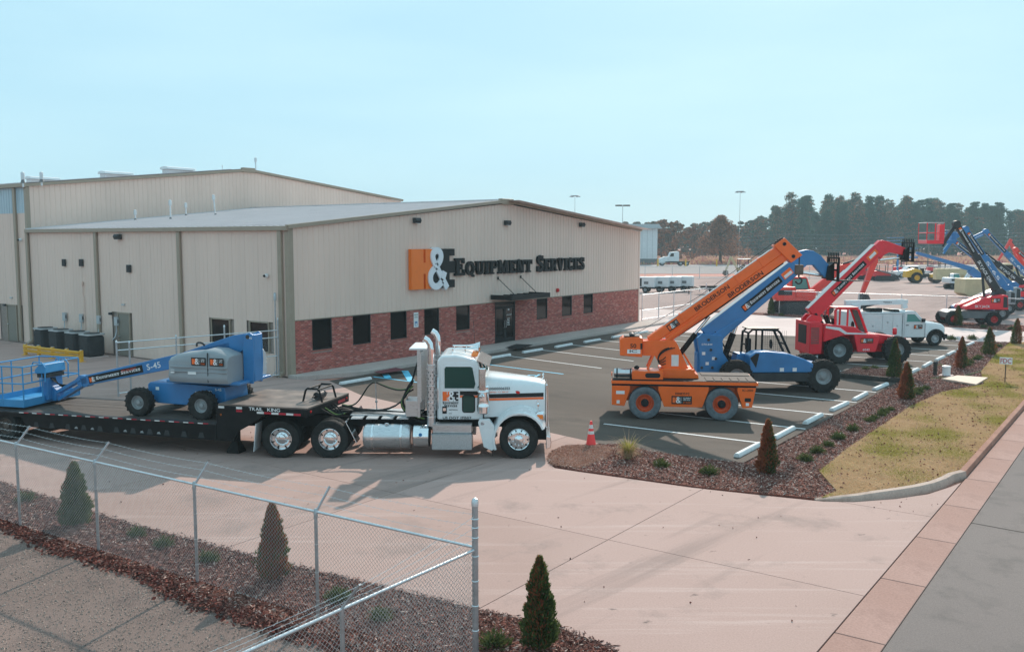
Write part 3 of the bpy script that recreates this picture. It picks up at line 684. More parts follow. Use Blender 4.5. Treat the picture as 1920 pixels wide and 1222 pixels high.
put_text(f, Tp, 'RESERVED', .03, .6, .07, 0, .28, z=.003); put_text(f, Tp, 'PARKING', .05, .48, .06, 0, .24, z=.003); f.build('lettering', 'shrub_green', e)
f = MB()
f.tube([(.017,.15,.27),(.017,.155,.2),(.017,.2,.19),(.017,.22,.12)], .01, 5); f.lathe([(.06,.0145),(.06,.017),(.045,.017)], (0,.165,.15), 'x', 14); f.build('symbol', 'decal_white', e)
# ================================================================ tall rear building
rear = empty('rear_building', (-DP,0,0), 0, 'taller beige metal building rising behind the office roof', 'building'); RD = 40
rg = lambda s: (9.0+(10.75-9.0)*s/15.4 if s < 15.4 else 10.75-(10.75-9.2)*(s-15.4)/(31-15.4))-.1
def rpw(*a, **k): panel_wall(rear, *a, **k)
rpw('y', -.02, .2, 30.85, 6.3, rg, 1, 'wall_panel')
mb = MB(); mb.box(-RD,-.05,.1,30.9,-.3,8.9); mb.build('core', 'mortar', rear)
mb = MB(); mb.prism([(.06,8.9),(15.4,10.6),(30.9,9.0)], -RD, -.06); cg = mb.build('gable_core', 'mortar', rear)
cg.data.transform(Matrix(((0,1,0,0),(1,0,0,0),(0,0,1,0),(0,0,0,1)))); cg.data.flip_normals()
rpw('x', 0.05, -20.1, -.2, .02, lambda s: 7.42, -1, 'wall_panel', rib=.014, holes=[(-2.95,-1.7,0,2.15)])
rpw('x', 0.045, -20.1, -.2, 7.42, lambda s: 8.9, -1, 'skylight', name='light_panel')
hollow_door(rear, -2.9, -1.75, 2.15, .02)
for x in (-1.28, -9.5):
    f = MB(); f.box(x-.13,x+.13,-.09,.015,.1,8.85); f.build('downpipe', 'trim', rear, bevel=.01)
f = MB(); f.box(-.2,.02,-.02,.2,6.3,8.9); f.box(-.2,-.005,-.02,.2,0,6.3); f.build('corner_trim', 'trim', rear)
f = MB(); f.beam((.03,-.12,8.97),(.03,15.4,10.75),.16,.26,up=(1,0,0)); f.build('rake_trim', 'trim', rear)
f = MB(); f.beam((.03,15.4,10.75),(.03,31.1,9.2),.16,.26,up=(1,0,0)); f.build('rake_trim', 'trim', rear)
f = MB(); f.box(-.2,.13,14.9,15.9,10.56,10.9); f.build('ridge_cap', 'trim', rear, bevel=.02)
f = MB(); f.box(-RD,.1,-.2,.03,8.86,9.06); f.build('gutter', 'trim', rear, bevel=.02)
f = MB(); f.box(-.1,.0,30.85,31.0,6.3,9.1); f.build('corner_trim', 'wall_panel', rear)
for i in range(20):
    x1 = -i*2; x0 = x1-1.998
    for (ya,za,yb,zb) in ((-.12,9.08,15.4,10.86),(15.4,10.86,31.1,9.3)):
        f = MB(); f.add([(x0,ya,za),(x1,ya,za),(x1,yb,zb),(x0,yb,zb),(x0,ya,za+.05),(x0,yb,zb+.05),(x0+.03,yb,zb+.05),(x0+.03,ya,za+.05)], [(0,1,2,3),(4,7,6,5),(0,4,5,3)]); f.build('roof_panel', 'roof_metal', rear, angle=20)
sl = [('left',-14,8.2),('middle',-8,10.3),('right',-3.2,12.0)]
for k, (nm, x, yv) in enumerate(sl):
    z = 9.08+1.78*yv/15.4
    e = empty('roof_vent', (-DP+x, yv, z+.08), 0, ['white roof ventilator farthest left on the tall building','white roof ventilator in the middle of the tall building slope','white roof ventilator nearest the ridge of the tall building'][k], 'roof ventilator')
    f = MB(); f.box(-.35,.35,-1.0,1.0,-.6,.12); f.build('curb', 'roof_metal', e, bevel=.03); f = MB(); f.prism([(-.5,.12),(.5,.12),(.42,.28),(0,.34),(-.42,.28)], -1.1, 1.1); f.build('hood', 'white_paint', e, bevel=.03)
def vent_pipe(x, y, z, h, label, r=.07, lean=0):
    e = empty('vent_pipe', (x,y,z), 0, label, 'vent pipe'); f = MB(); f.tube([(0,0,-.2),(0,lean,h)], r, 10); f.build('pipe', 'galv_bright', e)
    f = MB(); f.lathe([(r*1.1,h-.28),(r*1.9,h-.26),(r*1.9,h),(r*.3,h+.05)], (0,lean,0), 'z', 10); f.build('cap', 'galv_bright', e)
    f = MB(); f.lathe([(r*2.6,-.05),(r*1.3,.1),(r*1.05,.14)], (0,0,0), 'z', 10); f.build('boot', 'grey_paint', e)
def on_roof(px, py, z0, sl):
    d = ray(px, py); t = (z0-CAM[2]+sl*CAM[1])/(d[2]-sl*d[1]); return (CAM[0]+d[0]*t, CAM[1]+d[1]*t, CAM[2]+d[2]*t)
for px, py, h, t, ln in ((107,423,.3,'short white vent pipe near the left end of the office roof',0), (254,414,.62,'white vent pipe second from the left on the office roof',0), (320,412,1.1,'tall white vent pipe in the middle of the office roof',0), (349,405.5,.8,'small white vent pipe standing up the office roof slope',0), (404,404,1.2,'leaning white vent pipe right of the others on the office roof',-.1)):
    x, y, z = on_roof(px, py, 6.5, 1.6/15.7); vent_pipe(x, y, z, h, t, .05, ln)
for px, py, h, t in ((43,341,.34,'thin roof pipe at the far left of the tall building'), (78,339,.32,'thin roof pipe beside the left ventilator of the tall building'), (417,322,.95,'roof pipe left of the ridge of the tall building')):
    x, y, z = on_roof(px, py, 9.08, 1.78/15.4); vent_pipe(x, y, z, h, t, .036)
vent_pipe(-DP-1.2, 17.0, 10.6, 1.15, 'roof pipe right of the ridge of the tall building', .05)
# ================================================================ things along the side wall
def rrect2(h, r): return [(sx*(h-r)+r*math.cos(R(a)), sy*(h-r)+r*math.sin(R(a))) for sx, sy, a0 in ((1,-1,-90),(1,1,0),(-1,1,90),(-1,-1,180)) for a in (a0, a0+30, a0+60, a0+90)]
for k, (x, y, t) in enumerate([(-18.6,-1.0,'grey air conditioner farthest left by the side wall'), (-16.9,-1.05,'grey air conditioner second from the left by the side wall'), (-15.2,-1.1,'grey air conditioner third from the left by the side wall'), (-13.55,-1.25,'grey air conditioner nearest the brown door')]):
    e = empty('air_conditioner', (x,y,0), 0, t, 'air conditioner', 'air conditioners behind the yellow guard rail')
    mb = MB(); mb.box(-.46,.46,-.46,.46,.06,1.12); mb.build('cabinet', 'charcoal', e, bevel=.16, seg=4)
    mb = MB(); mb.slab(rrect2(.49,.17), 1.13, 1.2); mb.build('top_cover', 'light_grey', e)
    mb = MB(); mb.box(-.55,.55,-.55,.55,-.02,.055); mb.build('pad', 'concrete_far', e)
    for q in range(9):
        mb = MB(); mb.box(-.42,.42,-.475,-.462,.16+q*.105,.2+q*.105); mb.build('louvre', 'steel_dark', e)
    mb = MB(); mb.lathe([(.38,1.2),(.38,1.23),(.3,1.24),(.05,1.25)], (0,0,0), 'z', 18); mb.build('fan_guard', 'charcoal', e)
    e = empty('switch_box', (x+.35,-.06,1.75), 0, t.replace('grey air conditioner', 'grey switch box above the air conditioner').replace(' by the side wall', ''), 'switch box', 'switch boxes on the side wall')
    mb = MB(); mb.box(-.14,.14,-.1,0.02,-.22,.22); mb.build('box', 'light_grey', e, bevel=.015); mb = MB(); mb.tube([(0,-.05,-.22),(0,-.06,-.5),(.05,-.15,-.75),(0,-.3,-.95)], .025, 6); mb.build('conduit', 'galv', e)
    mb = MB(); mb.box(.141,.17,-.07,-.03,-.08,.1); mb.build('lever', 'charcoal', e)
gr = empty('guard_rail', (-17.3,-2.75,0), R(2.5), 'yellow steel guard rail in front of the air conditioners', 'guard rail'); gr.scale = (1, 1, .57)
for k in range(5):
    mb = MB(); mb.box(k*1.25-.07,k*1.25+.07,-.06,.08,0,.98); mb.build('post', 'rail_yellow', gr, bevel=.01); mb = MB(); mb.box(k*1.25-.16,k*1.25+.16,-.15,.16,-.003,.025); mb.build('base_plate', 'rail_yellow', gr)
    mb = MB(); mb.lathe([(.07,.98),(.07,1.0),(.04,1.03)], (k*1.25,.01,0), 'z', 10); mb.build('post_cap', 'galv', gr)
    if k < 4:
        for z in (.42, .76):
            mb = MB(); mb.prism([(0,0),(.05,.04),(.05,.1),(0,.14),(.05,.18),(.05,.24),(0,.28),(-.012,.28),(-.012,0)], 0, 1.25)
            o = mb.build('rail', 'rail_yellow', gr); o.matrix_local = Matrix.Translation((k*1.25,-.075,z-.14)) @ Matrix.Rotation(-math.pi/2, 4, 'Z')
pl = empty('pipe_standpipe', (-.62,-.28,0), 0, 'tall galvanised conduit on the side wall by the building corner', 'pipe'); mb = MB(); mb.tube([(0,0,0),(0,0,3.55)], .03, 8); mb.build('pipe', 'galv', pl); mb = MB(); mb.lathe([(.04,3.3),(.06,3.32),(.06,3.6),(.02,3.66)], (0,0,0), 'z', 8); mb.build('cap', 'galv', pl)
mb = MB(); mb.tube([(0,0,.3),(-.1,-.1,.1),(-.12,-.2,-.02)], .02, 6); mb.build('offset', 'galv', pl)
wp = empty('wall_conduit', (-16.3,-.06,0), 0, 'thin pale conduit climbing the ribbed side wall between vents', 'pipe'); mb = MB(); mb.tube([(0,0,.8),(0,0,2.9),(-.08,0,3.0),(-.08,0,3.6)], .022, 6); mb.build('pipe', 'wall_panel', wp); mb = MB(); mb.box(-.14,-.02,-.06,.02,3.5,3.7); mb.build('box', 'wall_panel', wp)
# ================================================================ wheel stops
ST = MB(); ST.prism([(-.09,0),(.09,0),(.085,.05),(.045,.115),(-.045,.115),(-.085,.05)], -.88, .88); stop0 = None
def wheel_stop(x, y, label, rz=0):
    global stop0
    if stop0 is None:
        stop0 = ST.build('wheel_stop', 'stop_white', bevel=.012); o = stop0
    else:
        o = stop0.copy(); col.objects.link(o)
    o.location = (x, y, 0); o.rotation_euler = (0, 0, rz); tag(o, label, 'wheel stop', 'concrete wheel stops of the car park'); return o
for y, t in ((.75,'white wheel stop at the building corner, left of the truck cab'), (7.9,'white wheel stop behind the truck cab'), (10.7,'white wheel stop just right of the truck cab, by the pavement'), (13.6,'white wheel stop second right of the truck cab, by the pavement'), (16.6,'white wheel stop third right of the truck cab, by the pavement'), (19.65,'white wheel stop in front of the window right of the entrance'), (22.8,'white wheel stop before the last windows of the office'), (25.6,'white wheel stop near the right end of the office'), (28.5,'white wheel stop last along the pavement, beside the orange boom')): wheel_stop(3.12+.012*y, y, t, rj(.02))
for i, (y, t) in enumerate(((-1.75,'nearest white wheel stop, in front of the rusty shrub'), (1.1,'white wheel stop second from the near corner of the mulch bed'), (3.8,'white wheel stop third from the near corner of the mulch bed'), (6.6,'white wheel stop fourth from the near corner of the mulch bed'), (9.15,'white wheel stop fifth from the near corner of the mulch bed'), (12.0,'white wheel stop just before the timber edged island'), (17.4,'white wheel stop just past the timber edged island'), (20.1,'white wheel stop second past the timber edged island'), (22.9,'white wheel stop third past the timber edged island'), (25.5,'white wheel stop behind the rusty shrub near the sign'), (28.1,'white wheel stop second from the far end of the bed'), (30.7,'farthest white wheel stop, in front of the pickup bumper'))): wheel_stop(21.15+.014*y, y, t, rj(.03)-.01)
# ================================================================ fences
def chainlink(parent, p0, p1, z0, z1, d=.072, r=.0028, name='chain_link'):
    p0 = np.array(p0, float); p1 = np.array(p1, float); L = np.linalg.norm(p1-p0); u = (p1-p0)/L; nrm = np.array([-u[1], u[0]])
    nw = int(L/(d/2)); ns = int((z1-z0)/(d/2)); k = np.arange(nw)[:, None]; j = np.arange(ns+1)[None, :]
    s = (k+((j+k) % 2))*d/2; z = z0+j*d/2+0*k; off = np.where((j+k) % 2 == 0, .004, -.004)
    P = np.stack([p0[0]+u[0]*s+nrm[0]*off, p0[1]+u[1]*s+nrm[1]*off, z], -1)      # nw, ns+1, 3
    V = []
    for a in range(3):
        q = np.array([u[0]*math.cos(a*2.094)*r+nrm[0]*math.sin(a*2.094)*r, u[1]*math.cos(a*2.094)*r+nrm[1]*math.sin(a*2.094)*r, 0]); V.append(P+q)
    V = np.stack(V, 2)                                                              # nw, ns+1, 3(ring), 3
    idx = np.arange(nw*(ns+1)*3).reshape(nw, ns+1, 3); Fs = []
    for a in range(3):
        b = (a+1) % 3; Fs.append(np.stack([idx[:, :-1, a], idx[:, :-1, b], idx[:, 1:, b], idx[:, 1:, a]], -1).reshape(-1, 4))
    return bulk(name, V.reshape(-1, 3), np.concatenate(Fs), ['wire'], None, parent)
def barbed(parent, pts):
    mb = MB()
    for i in range(len(pts)-1):
        a = Vector(pts[i]); b = Vector(pts[i+1]); n = max(2, int((b-a).length/.6)); q = []
        for k in range(n+1):
            t = k/n; p = a.lerp(b, t); p.z -= .03*4*t*(1-t); q.append(p)
        mb.tube(q, .0022, 3)
        m = int((b-a).length/.14)
        for k in range(m):
            p = a.lerp(b, (k+.5)/m); p.z -= .03*4*((k+.5)/m)*(1-(k+.5)/m); mb.tube([p+Vector((.012,.012,.018)), p-Vector((.012,.012,.018))], .002, 3)
    return mb.build('barbed_wire', 'wire', parent)
FYf = lambda x: -17.0+(x-11.35)*.046
FX = 22.92; FY = FYf(FX); TR = 1.72
nf = empty('chain_link_fence', (0,0,0), 0, 'near galvanised chain link fence with barbed wire arms and a corner post', 'fence')
posts = [2.7, 5.6, 8.5, 11.35, 14.1, 17.0, 19.9]
for x in posts:
    mb = MB(); mb.tube([(x,FYf(x),-.3),(x,FYf(x),TR-.02)], .028, 10); mb.build('post', 'galv', nf)
    mb = MB(); mb.beam((x,FYf(x),TR-.02),(x,FYf(x)+.3,TR+.33),.022,.035); mb.build('barb_arm', 'galv', nf)
    mb = MB(); mb.lathe([(.034,TR-.1),(.036,TR-.06),(.03,TR+.03),(.02,TR+.05)], (x,FYf(x),0), 'z', 10); mb.build('post_cap', 'galv', nf)
    for z in (.3,.75,1.2):
        mb = MB(); mb.lathe([(.031,z),(.031,z+.012)], (x,FYf(x),0), 'z', 8); mb.build('tie', 'wire', nf)
mb = MB(); mb.tube([(1,FYf(1),TR),(FX-.04,FY,TR)], .021, 10); mb.build('top_rail', 'galv_bright', nf)
mb = MB(); mb.tube([(FX,FY,-.3),(FX,FY,2.34)], .044, 14); mb.build('corner_post', 'galv', nf); mb = MB(); mb.lathe([(.05,2.30),(.05,2.36),(.035,2.40),(.001,2.42)], (FX,FY,0), 'z', 14); mb.build('post_cap', 'galv_bright', nf)
for z in (.2,.55,.9,1.25,1.6,1.86,2.0,2.12):
    mb = MB(); mb.lathe([(.047,z-.012),(.052,z),(.047,z+.012)], (FX,FY,0), 'z', 12); mb.build('band', 'galv_bright', nf)
P2 = [-18.95, -21.9]
for y in P2:
    mb = MB(); mb.tube([(FX,y,-.3),(FX,y,TR-.02)], .028, 10); mb.build('post', 'galv', nf)
    mb = MB(); mb.beam((FX,y,TR-.02),(FX+.3,y,TR+.33),.022,.035,up=(0,1,0)); mb.build('barb_arm', 'galv', nf)
mb = MB(); mb.tube([(FX,FY,TR-.03),(FX,-24.5,TR-.03)], .021, 10); mb.build('top_rail', 'galv_bright', nf)
chainlink(nf, (1,FYf(1)), (FX-.05,FY), .02, TR+.03); chainlink(nf, (FX,FY-.05), (FX,-24.5), .02, TR+.03)
for k in range(3):
    t = .35+.3*k; barbed(nf, [(x,FYf(x)+.3*t,TR-.02+.35*t) for x in posts]+[(FX,FY,1.86+.16*k)])
    barbed(nf, [(FX,FY,1.84+.16*k)]+[(FX+.3*t,y,TR-.02+.35*t) for y in P2]+[(FX+.3*t,-25,TR-.02+.35*t)])
# sliding gate between the side wall and the trailer
sg2 = empty('sliding_gate', (0,0,0), 0, 'galvanised pipe gate behind the boom lift, closing to the building corner', 'gate')
ga, gb = Vector((-.45,-.3,0)), Vector((-1.65,-7.0,0))
def gp(t, z): return tuple(ga.lerp(gb, t)+Vector((0,0,z)))
for z in (.12,.95,1.75,2.05):
    mb = MB(); mb.tube([gp(.0,z), gp(1,z)], .024, 8); mb.build('rail', 'galv_bright', sg2)
for t, h, r in ((0,2.5,.04),(.36,2.35,.035),(.66,2.1,.03),(.93,2.0,.035),(1,2.05,.035)):
    mb = MB(); mb.tube([gp(t,-.1), gp(t,h)], r, 10); mb.build('post', 'galv', sg2); mb = MB(); mb.lathe([(r*1.15,0),(r*1.15,.05),(r*.3,.09)], gp(t,h), 'z', 10); mb.build('post_cap', 'galv_bright', sg2)
chainlink(sg2, ga[:2], gb[:2], .12, 1.75, .09, .0022)
# back fence along the yard
bf = empty('back_fence', (0,0,0), 0, 'chain link fence with top rail between the back drive and the machine yard', 'fence')
for x in np.arange(-.6, 34, 3.05):
    mb = MB(); mb.tube([(x,45.1,-.1),(x,45.1,1.95)], .035, 8); mb.build('post', 'galv_bright', bf)
for z in (1.88,):
    mb = MB(); mb.tube([(-.6,45.1,z),(34,45.1,z)], .026, 8); mb.build('top_rail', 'galv_bright', bf)
chainlink(bf, (-.6,45.1), (34,45.1), .03, 1.88, .14, .0022)
gf = empty('swing_gate', (0,0,0), 0, 'pale pipe gate panels at the far right corner of the office', 'gate')
for y, h in ((33.6,2.2),(36.3,1.95),(38.9,1.95),(42.0,1.95),(45.0,2.35)):
    mb = MB(); mb.tube([(-.7,y,-.1),(-.7,y,h)], .045, 8); mb.build('post', 'galv_bright', gf)
for z in (.1,.75,1.9):
    mb = MB(); mb.tube([(-.7,33.6,z),(-.7,45,z)], .032, 8); mb.build('rail', 'galv_bright', gf)
chainlink(gf, (-.7,33.6), (-.7,45), .1, 1.9, .14, .0022)
# far fence beyond the yard
ff = empty('far_fence', (0,0,0), 0, 'long pale fence on the far side of the machine yard', 'fence')
a, b = c2w(8,141), c2w(150,136); n = 34
for i in range(n+1):
    x = a[0]+(b[0]-a[0])*i/n; y = a[1]+(b[1]-a[1])*i/n; mb = MB(); mb.tube([(x,y,-.1),(x,y,1.9)], .05, 6); mb.build('post', 'galv_bright', ff)
mb = MB(); mb.tube([(*a,1.85),(*b,1.85)], .04, 6); mb.build('top_rail', 'galv_bright', ff); mb = MB(); mb.tube([(*a,.1),(*b,.1)], .03, 6); mb.build('bottom_rail', 'galv_bright', ff)
chainlink(ff, a, b, .05, 1.85, .4, .004)
# ================================================================ plants
def leaf_quads(C, N, L, Wd, up=.6):
    """leaf faces at centres C, roughly along directions N"""
    n = len(C); D = N+rng.normal(0, .35, (n, 3)); D[:, 2] += up; D /= np.linalg.norm(D, axis=1)[:, None]
    T = np.cross(D, rng.normal(0, 1, (n, 3))); T /= np.linalg.norm(T, axis=1)[:, None]
    L = L*rng.uniform(.6, 1.3, n)[:, None]; Wd = Wd*rng.uniform(.6, 1.3, n)[:, None]
    V = np.stack([C-D*L*.5, C+T*Wd*.5, C+D*L*.5, C-T*Wd*.5], 1).reshape(-1, 3)
    return V, np.arange(4*n).reshape(n, 4)
def cypress_mesh(h, r, n, rust, seed):
    g = np.random.default_rng(seed); t = g.beta(1.0, 1.25, n)*.985+.01; a = g.uniform(0, 2*math.pi, n)
    lump = 1+.13*np.sin(a*3+t*17+seed)+.10*np.sin(a*5-t*29+seed*2)+.07*np.sin(t*60+a*2)
    prof = np.clip(np.minimum((t+.12)/.26, 1), 0, 1)**.5*(1-t)**.58
    rr = r*prof*lump*(1.04-.5*g.random(n)**1.8); sp = np.floor(a*5+np.floor(t*16)*2.3+seed)*12.9898; rr = rr*(.86+.34*(np.sin(sp)*43758.5453 % 1))
    C = np.stack([rr*np.cos(a), rr*np.sin(a), .06+t*(h-.06)], 1); N = np.stack([np.cos(a), np.sin(a), 0*a], 1)*.55
    V, Fc = leaf_quads(C, N, .085, .024, 1.0)
    side = np.sin(a+seed)*.5+.5+g.normal(0, .22, n)+.25*(1-t); mi = np.where(g.random(n) < .13, 2, (side < rust).astype(int))
    return V, Fc, mi
CYM = {}
def cypress(loc, h, r, n, rust, seed, label):
    e = empty('arborvitae', (*loc, 0), rj(3), label, 'shrub', 'arborvitae shrubs of the planted beds')
    key = (h, r, n, rust, seed); V, Fc, mi = cypress_mesh(h, r, n, rust, seed); bulk('crown', V, Fc, ['cypress_green', 'cypress_rust', 'cypress_rust' if rust > .6 else 'cypress_tip'], mi, e)
    mb = MB(); mb.tube([(0,0,-.05),(0,0,h*.35),(.01,0,h*.7)], [.035,.028,.01], 6); mb.build('trunk', 'trunk', e); return e
cypress((23.3,-15.45), 1.38, .25, 9000, .12, 1, 'large dark green conical shrub at the bottom edge right of the corner post')
cypress((12.26,-16.3), 1.34, .31, 8000, .10, 2, 'green conical shrub behind the near fence at the far left')
cypress((18.0,-15.9), 1.36, .27, 8000, .55, 3, 'half rusty conical shrub behind the middle of the near fence')
cypress((22.46,-3.9), 1.42, .25, 7000, .90, 4, 'rusty brown narrow conical shrub at the near end of the mulch bed')
cypress((22.8,9.6), 1.42, .28, 6500, .75, 5, 'rusty conical shrub just past the crane, next to the dark green one')
cypress((21.3,14.3), 1.8, .30, 6500, .06, 6, 'dark green conical shrub on the timber edged island')
cypress((22.95,19.8), 1.5, .26, 5000, .78, 7, 'rusty conical shrub nearest behind the white utility bucket')
cypress((23.2,26.1), 1.45, .33, 5000, .42, 8, 'mixed rusty and green conical shrub second from the far end of the bed')
cypress((23.7,32.3), 1.5, .30, 5000, .45, 9, 'tall conical shrub at the far end of the bed by the drive')
cypress((18.9,42.6), 1.45, .33, 4000, .12, 10, 'green conical shrub before the fence beside the red boom lifts')
cypress((5.1,44.4), 1.4, .30, 4000, .05, 11, 'green conical shrub before the fence by the red excavator')
def shrub_mesh(r, n, seed):
    g = np.random.default_rng(seed); d = g.normal(0, 1, (n, 3)); d[:, 2] = abs(d[:, 2])*.8; d /= np.linalg.norm(d, axis=1)[:, None]
    lump = 1+.3*np.sin(d[:, 0]*6+seed)*np.cos(d[:, 1]*5); C = d*(r*lump*g.uniform(.35, 1, n))[:, None]; C[:, 2] += .02
    return leaf_quads(C, d*.8, .09, .022, .5)
sv = []
for k in range(4):
    V, Fc = shrub_mesh(.2, 420, k); o = bulk('foliage', V, Fc, ['shrub_green']); sv.append(o.data); bpy.data.objects.remove(o)
def shrub(x, y, s, label, z=0):
    e = empty('low_shrub', (x,y,z), rj(3), label, 'shrub', 'low shrubs planted in the mulch'); e.scale = (s,s,s*.9)
    o = bpy.data.objects.new('foliage', random.choice(sv)); col.objects.link(o); o.parent = e
    mb = MB(); mb.tube([(0,0,-.03),(.01,0,.12)], [.012,.006], 5); mb.build('stem', 'trunk', e)
for p, s in [((1240,876),1.1),((1330,890),1.2)]: shrub(*gz(*p), s, 'low green shrub in the mulch point '+('beside the ornamental grass' if p[0] < 1300 else 'halfway to the rusty shrub'), .02)
ORD = ['first','second','third','fourth','fifth','sixth','seventh','eighth','ninth','tenth','eleventh','twelfth','thirteenth','fourteenth','fifteenth','sixteenth','seventeenth','eighteenth','nineteenth','twentieth']
for i_, (y, s) in enumerate([(-2.0,1.1),(-.9,1.15),(.1,.9),(1.2,1.2),(2.7,1.1),(4.5,.9),(5.0,.8),(5.7,.9),(6.3,1),(6.9,.8),(10.9,1),(11.6,1.1),(12.4,.9),(21.0,1),(22.0,1.1),(23.5,1.1),(24.3,1),(27.3,1),(28.6,1.1),(30.2,1.1)]): shrub(22.78+.01*y+rj(.06), y, s, 'low green shrub, '+ORD[i_]+' from the near end of the row between car park and grass', .02)
for i_, x in enumerate((9.6,13.9,14.9,16.3,19.6,20.7)): shrub(x, -16.0+rj(.15), 1.0+rj(.12), 'low green shrub behind the near fence, '+ORD[i_]+' from the left')
shrub(22.7,-15.75,1.2,'low green shrub between the corner post and the dark conical shrub')
for i_, x in enumerate((3.3,6.2,8.4,10.5,13,15.5,17.4,20.6,22.3,24.4)): shrub(x, 43.9-(x-4)*.12, 1.2, 'low shrub at the foot of the back fence, '+ORD[i_]+' from the left', .03)
for p, t in [((1382,589),'low shrub on the back drive edge right of the pipe gate'),((1784,638),'low bare shrub in front of the pickup bumper'),((1823,637),'low bare shrub beside the farthest wheel stop')]: shrub(*gz(*p), 1.5, t, .02)
# ornamental grass
og = empty('ornamental_grass', (*gz(1178,862),.02), 0, 'clump of tall straw coloured ornamental grass by the traffic cone', 'grass clump')
def blades(n, rmax, hmin, hmax, droop, seed):
    g = np.random.default_rng(seed); V = []; Fc = []
    for i in range(n):
        a = g.uniform(0, 6.283); h = g.uniform(hmin, hmax); o = g.uniform(.3, 1)*rmax; d = np.array([math.cos(a), math.sin(a)]); tn = np.array([-d[1], d[0]]); b0 = d*g.uniform(0, .09); st = len(V); dr = droop*g.uniform(.4, 1.5)
        for k in range(6):
            t = k/5; w = .007*(1-t)+.001; c = b0+d*o*t**1.7; z = h*(t-dr*t**3)
            V += [(*(c+tn*w), max(z, .02)), (*(c-tn*w), max(z, .02))]
            if k: Fc.append((st+2*k-2, st+2*k-1, st+2*k+1, st+2*k))
    return V, Fc
V, Fc = blades(420, .42, .25, .62, .55, 5); bulk('straw_blades', V, Fc, ['grass_straw'], None, og); V, Fc = blades(230, .38, .45, .8, .3, 6); bulk('green_blades', V, Fc, ['grass_green'], None, og)
V, Fc = blades(26, .85, .75, 1.05, .35, 9); bulk('long_blades', V, Fc, ['grass_straw'], None, og)
# ---------------------------------------------------------------- ground cover
def inside(P, poly):
    x, y = P[:, 0], P[:, 1]; r = np.zeros(len(P), bool); n = len(poly)
    for i in range(n):
        x1, y1 = poly[i]; x2, y2 = poly[(i+1) % n]
        if y1 != y2: r ^= ((y1 > y) != (y2 > y)) & (x < (x2-x1)*(y-y1)/(y2-y1)+x1)
    return r
def scatter(poly, n, bb=None):
    p = np.array(poly); lo = p.min(0); hi = p.max(0)
    if bb: lo = np.maximum(lo, bb[:2]); hi = np.minimum(hi, bb[2:])
    P = rng.uniform(lo, hi, (n, 2)); return P[inside(P, poly)]
def chips(name, P, z, L, Wd, mats, w, label, cat):
    n = len(P); P = P+rng.normal(0, .045, P.shape); C = np.concatenate([P, np.full((n, 1), z)], 1); C[:, 2] += rng.uniform(0, .022, n); N = rng.normal(0, 1, (n, 3)); N[:, 2] *= .35
    V, Fc = leaf_quads(C, N, L, Wd, .0); o = bulk(name, V, Fc, mats, rng.choice(len(mats), n, p=w)); tag(o, label, cat, kind='stuff'); return o
LB = long_bed
chips('mulch', scatter(LB, 120000, (14,-9,26,14)), .025, .085, .022, ['chip_brown','chip_dark','chip_pale'], [.5,.28,.22], 'brown wood chip mulch of the bed between car park and grass', 'mulch')
chips('mulch', scatter(LB, 26000, (20,14,26,34)), .025, .10, .03, ['chip_brown','chip_dark','chip_pale'], [.5,.3,.2], 'brown wood chip mulch in the far half of the long bed', 'mulch')
chips('mulch', scatter(near_bed, 90000, (2,-18,27,-14)), -.008, .085, .022, ['chip_brown','chip_dark','chip_pale','leaf_red'], [.42,.33,.15,.10], 'brown wood chip mulch of the bed behind the near fence', 'mulch')
chips('mulch', scatter(back_bed, 12000), .035, .11, .03, ['chip_brown','chip_dark','chip_pale'], [.5,.3,.2], 'brown mulch along the foot of the back fence', 'mulch')
tip = [gz(*p) for p in [(1030,858),(1037,848),(1062,838),(1120,836),(1150,842),(1135,860),(1105,872),(1085,880),(1040,874),(1030,865)]]
chips('pine_straw', scatter(tip, 26000), .035, .09, .016, ['pine_straw','chip_pale','chip_brown'], [.7,.15,.15], 'orange pine straw at the pointed end of the bed beside the cone', 'pine straw')
e2 = np.array([(x, y) for x, y in edge if 2 < x < 24]); k = rng.integers(0, len(e2), 9000); P = e2[k]+rng.normal(0, .11, (9000, 2)); P[:, 0] += rng.uniform(-.3, .3, 9000)
chips('leaf_litter', P, .0, .085, .05, ['leaf_red','chip_dark','chip_brown'], [.45,.35,.2], 'dry red leaves blown along the foot of the near fence', 'leaves')
def turf_cover(P, z, hmax, seed):
    n = len(P); g = np.random.default_rng(seed); a = g.uniform(0, 6.283, n); h = g.uniform(.25, 1, n)*hmax; lean = g.normal(0, .8, (n, 2))*h[:, None]; w = .006
    B = np.concatenate([P, np.full((n, 1), z)], 1); T = np.stack([np.cos(a)*w, np.sin(a)*w, 0*a], 1)
    tip = B+np.concatenate([lean, h[:, None]], 1); V = np.stack([B-T, B+T, tip], 1).reshape(-1, 3)
    pt = np.sin(P[:, 0]*1.3+1)*np.sin(P[:, 1]*.55+.4)+.6*np.sin(P[:, 0]*2.9+P[:, 1]*1.1)+.5*np.sin(P[:, 1]*2.2-P[:, 0])+g.normal(0, .55, n)
    pt += np.clip((P[:, 1]-8)/14, 0, 1)*.5
    return V, np.arange(3*n).reshape(n, 3), (pt > .5).astype(int)
P = scatter(turf, 380000, (22,-9,27,36)); V, Fc, mi = turf_cover(P, .048, .055, 3)
tag(bulk('grass', V, Fc, ['grass_straw', 'grass_green'], mi), 'half dry straw and green grass of the verge by the road', 'grass', kind='stuff')
P = scatter(turf, 1600, (22,-9,27,30)); chips('fallen_leaves', P, .07, .07, .05, ['leaf_red','chip_brown'], [.4,.6], 'scattered red fallen leaves on the verge grass', 'leaves')
